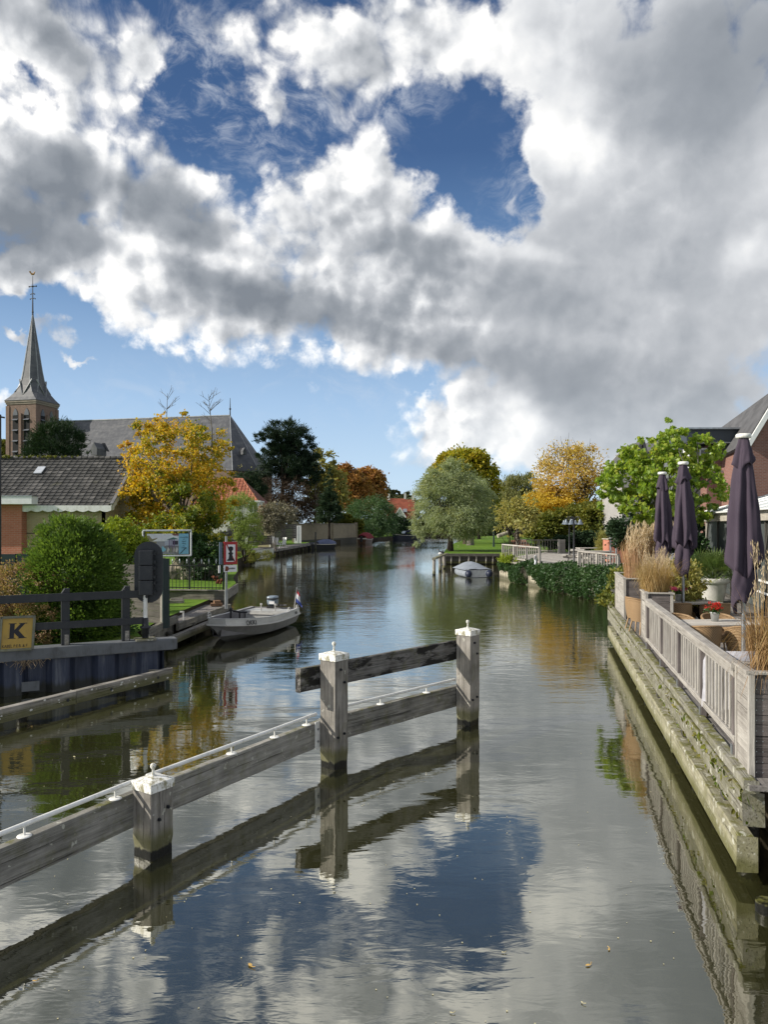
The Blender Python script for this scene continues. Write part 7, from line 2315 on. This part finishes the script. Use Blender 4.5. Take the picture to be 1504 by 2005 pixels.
MB().tube([dk + Vector((-.23, .09, .41)), dk + Vector((-.31, .12, .39))], [.022, .012], 6).tube([dk + Vector((0, .0, .05)), dk], .012, 5).build('bill', plain('bill', (.25, .12, .05), .5), body, dk)

# willow with short trunk at the lawn tip
b = ground_at(884, 73, LZ)
wb = [pixball(888, 985, 73, 72, 60, 60), pixball(880, 935, 73, 46, 36), pixball(835, 1000, 73, 34, 55), pixball(942, 1000, 73.5, 34, 48), pixball(900, 1020, 72.5, 66, 34), pixball(830, 1045, 72.5, 24, 32), pixball(868, 955, 73, 40, 45)]
tree('willow_tree', 'round silvery green willow with a short trunk on the lawn tip', 'tree', b, 1.5, .22, wb, 330, 60, .34, 'lance', M['l_willow'], M['bark'], rq, None, 16, .20, .40, (0, 0, -.5), .7, .015)
b = ground_at(878, 75.5, LZ)
MB
tag(MB().tube([b, b + Vector((.1, 0, 1.0)), b + Vector((-.4, 0, 2.4))], [.17, .14, .08], 8).build('tree_stem', M['bark_dark'], None, b), 'second dark stem just behind the willow trunk', 'tree trunk')
b = ground_at(912, 98, LZ)
tree('turning_tree', 'tall tree turning yellow behind the willow', 'tree', b, 4, .35, [pixball(905, 925, 98, 58, 42), pixball(888, 905, 98, 30, 24), pixball(930, 905, 98, 34, 24), pixball(945, 950, 98, 32, 44), pixball(930, 990, 99, 48, 36), pixball(865, 940, 99, 22, 26)], 290, 48, .42, 'oval', M['l_poplar'], M['bark'], rq, None, 12, .2, .38, None, .4)
for px, py, D, r, lb in ((921, 1062, 92, .42, 'thick grey trunk on the lawn beyond the willow'), (914, 1056, 108, .30, 'grey trunk farther along the lawn behind the thick one'), (938, 1050, 128, .28, 'dark slim trunk close to the red path'), (905, 1050, 135, .26, 'far thin trunk at the water side of the lawn row')):
    b = ground_at(px, D, LZ)
    t = tree('avenue_tree', lb + ' carrying a high crown', 'tree', b, 4.5, r, [((b.x, b.y, 7.2), (2.6, 2.6, 2.4)), ((b.x + .6, b.y, 5.6), (2.2, 2.2, 1.5))], 60, 40, .42, 'lance', M['l_willow'] if px < 930 else M['l_poplar'], M['bark_grey'] if r > .29 else M['bark_dark'], rq, 'trees in a row on the lawn', 6)
c = ground_at(967, 86, LZ)
gl = thing('green_lamp_post', c, 'dark green lamp post standing on the lawn beside the willow', 'lamp post')
MB().tube([c, c + Z * .8, c + Z * 2.7], [.12, .10, .07], 8).build('post', M['green_dark'], gl, c); MB().lathe(c + Z * 2.7, [(.05, 0), (.14, .06), (.16, .22), (.08, .32), (.001, .36)], 10).build('lantern', M['green_dark'], gl, c + Z * 2.7)
c = P(985, 1047, 63)
tag(MB().tube([c + Vector((-.45, 0, -.12)), c + Vector((.45, .2, .18))], .17, 10).build('white_pipe', M['concrete'], None, c), 'short pale round pipe end tilted beside the sparse shrub', 'pipe')
# sparse shrub, weeping willow, autumn tree, bushes
bare('sparse_tree', 'small multi stemmed tree with sparse pale leaves behind the slatted railing', 1012, 1065, 955, 58, .09, 14, 'bark_grey', 1.35, 'l_pear')
b = ground_at(1005, 58.5, 1.0)
bush('sparse_shrub', 'low sparse yellowish shrub around the small multi stemmed tree', 'bush', b, [pixball(1000, 1000, 58.5, 30, 26), pixball(1030, 995, 58.5, 26, 30), pixball(985, 1025, 58.5, 22, 16)], 46, 14, .22, 'oval', M['l_pear'], rq, None, .35, .6)
b = ground_at(1012, 118, .8)
tree('weeping_willow', 'yellow green weeping willow far behind the sparse tree', 'tree', b, 6, .4, [pixball(1010, 975, 118, 42, 40), pixball(1030, 950, 118, 24, 24), pixball(985, 1000, 118, 26, 36), pixball(1035, 1000, 118, 26, 40)], 150, 44, .55, 'lance', M['l_weep'], M['bark'], rq, None, 8, .25, .4, (0, 0, -1.6), .2)
b = ground_at(1065, 100, .8)
bush('dark_thicket', 'dark green thicket beneath the far weeping willow', 'bush', b, [pixball(1040, 1010, 100, 40, 26), pixball(1075, 1000, 100, 34, 34), pixball(980, 1025, 104, 40, 16)], 120, 40, .45, 'oval', M['l_dark'], rq)
D = 67.0
b = ground_at(1130, D, .8)
tree('autumn_maple', 'wide golden orange tree with bare top twigs behind the lamp posts', 'tree', b, 2.5, .25, [pixball(1110, 930, D, 62, 58), pixball(1080, 945, D, 36, 40), pixball(1140, 920, D, 44, 50), pixball(1160, 960, D, 30, 40)], 150, 20, .21, 'oval', M['l_orange'], M['bark'], rq, None, 22, .30, .55, None, .3, .012, True, None, .2)
m, _ = crown_mesh([pixball(1085, 980, D - .5, 50, 22), pixball(1115, 990, D - .8, 40, 16)], 60, 34, .21, leaf_shape('oval'), rq, .25, .45, None, .3)
t_ = [o for o in COL.objects if o.name.startswith('autumn_maple')][0]
m.build('low_crown', M['l_gold'], t_, b)
w = MB(); r_ = random.Random(77)
for i in range(170):
    a = r_.uniform(-1.1, 1.1); rr_ = r_.uniform(.45, 1.0)
    s = P(1118, 955, D) + Vector((math.sin(a) * 2.9 * rr_, r_.gauss(0, 1.0), math.cos(a) * 3.6 * rr_))
    d = Vector((math.sin(a) * .8 + r_.gauss(0, .25), r_.gauss(0, .25), math.cos(a) + r_.gauss(0, .2)))
    w.tube([s, s + d * .55, s + d * r_.uniform(.8, 1.25) + Vector((r_.gauss(0, .1), 0, 0))], [.020, .013, .006], 4, 0, False)
w.build('top_twigs', M['bark'], t_, b)
for i, (px, D_, balls, mt, lb) in enumerate((
        (1075, 63, [(1075, 1032, 32, 26), (1055, 1045, 22, 18), (1095, 1022, 26, 24)], 'l_olive', 'olive green bush behind the back railing of the platform'),
        (1120, 64, [(1122, 1022, 34, 30), (1140, 1010, 26, 22)], 'l_olive', 'yellowish olive bush right behind the lamp shades'),
        (1165, 62, [(1165, 1020, 32, 34), (1185, 1005, 22, 26), (1150, 1045, 26, 20)], 'l_olive', 'large dark olive bush behind the picnic tables'),
        (1050, 72, [(1052, 1015, 26, 24)], 'l_dark', 'dark green shrub beside the sparse pale tree'),
        (1150, 60, [(1140, 1058, 40, 12), (1090, 1062, 24, 10)], 'l_dark', 'low dark planting along the back of the platform'))):
    b = ground_at(px, D_, .8)
    bush('garden_bush', lb, 'bush', b, [pixball(x, y, D_, rx, ry) for x, y, rx, ry in balls], 110, 40, .24, 'oval', M[mt], rq, 'bushes behind the platform')
b = ground_at(1186, 46, 1.2)
bush('golden_shrub', 'golden yellow shrub at the end of the picnic tables', 'bush', b, [pixball(1186, 1058, 46, 15, 22), pixball(1180, 1070, 46, 14, 14)], 50, 34, .16, 'lance', M['l_pear'], rq, None, .3, .5, (0, 0, 1.2))
c = P(1204, 1057, 44)
rwl = thing('red_wall', Vector((c.x, c.y, .8)), 'low pinkish brick wall beside the golden shrub', 'wall')
MB().box((c.x + .4, c.y + .6, 1.7), (1.5, 1.2, 1.9)).build('wall', M['brick_red'], rwl, c); MB().box((c.x + .4, c.y + .6, 2.67), (1.6, 1.3, .06)).build('coping', M['concrete'], rwl, c)

# young plane tree with big leaves
D = 27.5
b = ground_at(1305, D, .9)
pbl = [pixball(1325, 870, D, 44, 34), pixball(1322, 842, D, 20, 34), pixball(1255, 868, D, 16, 22), pixball(1375, 890, D, 42, 34), pixball(1255, 890, D, 40, 34), pixball(1225, 935, D, 46, 40), pixball(1300, 930, D, 62, 52), pixball(1380, 950, D, 42, 52), pixball(1205, 980, D - .4, 34, 34), pixball(1270, 985, D - .6, 60, 36), pixball(1355, 1000, D, 46, 30), pixball(1400, 905, D, 22, 40), pixball(1192, 955, D - .3, 26, 34)]
tree('plane_tree', 'young plane tree with big bright green leaves before the brick house', 'tree', b, 1.6, .10, pbl, 205, 18, .152, 'maple', M['l_plane'], M['bark_grey'], rq, None, 26, .19, .62, (0, 0, -.7), .4, .010)
# bare fig-like stems beside terrace (dark trellis posts)
for px, D_, lb in ((1196, 40, 'thin grey post under the hanging plane leaves nearest the lamp posts'), (1207, 38, 'thin grey post under the plane leaves beside the plumed grass')):
    c = ground_at(px, D_, .9)
    tag(MB().tube([c, c + Z * 2.6], .05, 8).build('trellis_post', M['steel'], None, c), lb, 'post', 'thin posts beside the terrace')
b = ground_at(1225, 36, .9)
bush('dark_hedge', 'dark hedge under the plane tree behind the plumed grass', 'bush', b, [pixball(1240, 1040, 36, 46, 34), pixball(1300, 1045, 36, 50, 34), pixball(1350, 1050, 36, 40, 34)], 130, 40, .16, 'oval', M['l_dark'], rq)

# brick house with gable and flat dormer
M['brick_brown'] = bricks('brown brick', (.185, .085, .068), (.235, .115, .088), (.24, .195, .175), .23, .078, .011)
M['slab_tile'] = plain('grey flat tiles', (.10, .10, .105), .7, 0, .3, .4, 1.5)
D = 38.0
bh = thing('brick_house', P(1490, 1000, D), 'brown brick gable house with grey roof and a dark flat dormer behind the pavilion', 'house')
vl = P(1467, 868, D); va = Vector((vl.x + 2.9, D, vl.z + 4.6))
g = [(0, 0), (9.6, 0), (9.6, vl.z - .8 - 2.2), (4.4, va.z - .8 + 2.1), (0, vl.z - .8)]
gx0 = vl.x
px_ = [(0, .0), (11, 0), (11, vl.z - .8), (8.5, vl.z - .8), (1.72, vl.z - .8 + 2.85), (0, vl.z - .8)]
MB().prism(px_, (gx0, D, .8), (1, 0, 0), Z, .3).build('gable_wall', M['brick_brown'], bh, (gx0, D, .8))
MB().box((gx0 + 4.2, D + 5.3, (vl.z + .8) / 2 - .1), (8.3, 9.6, vl.z - 1.1)).build('side_wall', M['brick_brown'], bh, (gx0, D + 5, .8))
ra = Vector((gx0 - .15, D - .18, vl.z - .12)); rb_ = Vector((gx0 + 1.72, D - .18, vl.z + 2.95))
rv_ = [ra, rb_, Vector((20.1, 46, 8.75)), Vector((18.9, 46, 6.6))]
nrm_ = (rb_ - ra).cross(Vector((0, 1, 0))).normalized()
if nrm_.z < 0: nrm_ = -nrm_
MB().add(rv_ + [p + nrm_ * .16 for p in rv_], [(0, 1, 2, 3), (7, 6, 5, 4), (0, 4, 5, 1), (3, 2, 6, 7), (0, 3, 7, 4), (1, 5, 6, 2)]).build('roof', M['slab_tile'], bh, ra)
plank('verge_board', ra + Vector((0, -.05, -.02)), rb_ + Vector((0, -.05, -.02)), .10, .24, M['window_white'], bh, .005)
MB().add([rb_, Vector((gx0 + 8.6, D - .18, vl.z - .1)), Vector((gx0 + 8.6, D + 8, vl.z - .1)), Vector((20.1, 46, 8.75))], [(0, 1, 2, 3)]).build('roof', M['slab_tile'], bh, rb_)
dl_ = P(1345, 866, 40.5); dr_ = P(1466, 866, 40.5); dt = P(1345, 841, 40.5).z
M['dormer_dark'] = paint('anthracite dormer', (.040, .050, .062), .5, .2, (.07, .07, .07))
MB().box(((dl_.x + dr_.x) / 2, 42.5, (dl_.z + dt) / 2), (dr_.x - dl_.x, 4, dt - dl_.z)).build('dormer', M['dormer_dark'], bh, dl_)
MB().box(((dl_.x + dr_.x) / 2, 42.4, dt + .04), (dr_.x - dl_.x + .12, 4.3, .09)).build('dormer_trim', M['steel'], bh, dl_)
MB().box(((dl_.x + dr_.x) / 2 + .1, 40.7, dl_.z - .02), (dr_.x - dl_.x, .5, .06)).build('dormer_sill', M['steel'], bh, dl_)
wl_ = P(1384, 868, 41.2)
MB().box(((wl_.x + gx0 + 3) / 2, 42.2, (dl_.z + .8) / 2 - .05), (gx0 + 3 - wl_.x, 2, dl_.z - .9)).build('wing_wall', M['brick_brown'], bh, wl_)
MB().box(((dl_.x + wl_.x) / 2, 43.0, (dl_.z + .8) / 2 - .05), (wl_.x - dl_.x, 2, dl_.z - .9)).build('wing_panel', plain('grey panel', (.14, .15, .16), .5), bh, dl_)
wc = P(1374, 903, 41.0)
wf = MB().box((wc.x, 41.6, wc.z), (1.25, .8, 1.5)).build('window', M['window_white'], bh, wc)
for s in (-1, 1): MB().box((wc.x + s * .29, 41.17, wc.z), (.46, .06, 1.25)).build('window_pane', M['pane'], wf, wc)
MB().box((wc.x + .9, 41.0, P(0, 923, 41).z), (3.6, .10, .10)).build('stone_band', M['steel'], bh, wc)
# pale gabled house behind the plane tree
D = 56.0
gh = thing('pale_house', P(1252, 960, D), 'pale house with two dark edged gables showing through the plane tree', 'house')
M['plaster_grey'] = plain('pale grey render', (.33, .32, .31), .8, 0, .2, .2, 1)
def gable(px_l, px_p, px_r, yp, ye, D_):
    l = P(px_l, ye, D_); p = P(px_p, yp, D_); r = P(px_r, ye, D_)
    MB().prism([(l.x - l.x, .8 - .8), (r.x - l.x, 0), (r.x - l.x, r.z - .8), (p.x - l.x, p.z - .8), (0, l.z - .8)], (l.x, D_, .8), (1, 0, 0), Z, 5).build('gable_wall', M['plaster_grey'], gh, l)
    for a_, b_ in ((l, p), (r, p)):
        dd = (b_ - a_).normalized()
        plank('roof_edge', a_ - dd * .3 + Vector((0, 1.8, .1)), b_ + Vector((0, 1.8, .1)), 4.2, .20, M['slab_tile'], gh, 0)
    MB().box((p.x, D_ - .03, (p.z + l.z) / 2 - 1.4), (.8, .06, 1.4)).build('window', M['glass_dark'], gh, p)
gable(1218, 1258, 1270, 868, 915, D)
gable(1268, 1300, 1335, 862, 905, D + .6)
# woods closing the view
wd_ = MB(); r_ = random.Random(5); shp = leaf_shape('oval')
for i in range(9000):
    x = r_.uniform(-260, 420); y = 420 + r_.uniform(0, 60)
    h = 9 + 4.5 * math.sin(x * .05) + 3 * math.sin(x * .17 + 1) + 2 * math.sin(x * .43)
    leaf(wd_, Vector((x, y, r_.uniform(.5, max(2, h)))), 2.6, r_, shp)
tag(wd_.build('distant_woods', M['l_far']), kind='stuff')
for px, D_, yt, w_, mt, lb in ((1000, 190, 962, 26, 'l_far', 'far brownish tree behind the weeping willow'), (1045, 210, 975, 30, 'l_far', 'far dark tree between the willow and the golden tree'), (1210, 90, 985, 30, 'l_olive', 'olive tree behind the plane tree beside the golden tree'), (845, 240, 1010, 26, 'l_far', 'far low tree beyond the water behind the willow'), (930, 230, 1005, 34, 'l_far', 'far low tree beyond the lawn row')):
    b = ground_at(px, D_, .7)
    tree('backdrop_tree', lb, 'tree', b, 5, .3, [pixball(px, yt + 22, D_, w_, 24), pixball(px + 8, yt + 44, D_, w_ * 1.2, 26)], 90, 32, .9 if D_ > 150 else .4, 'oval', M[mt], M['bark_dark'], rq, 'far trees of the east bank', 5)
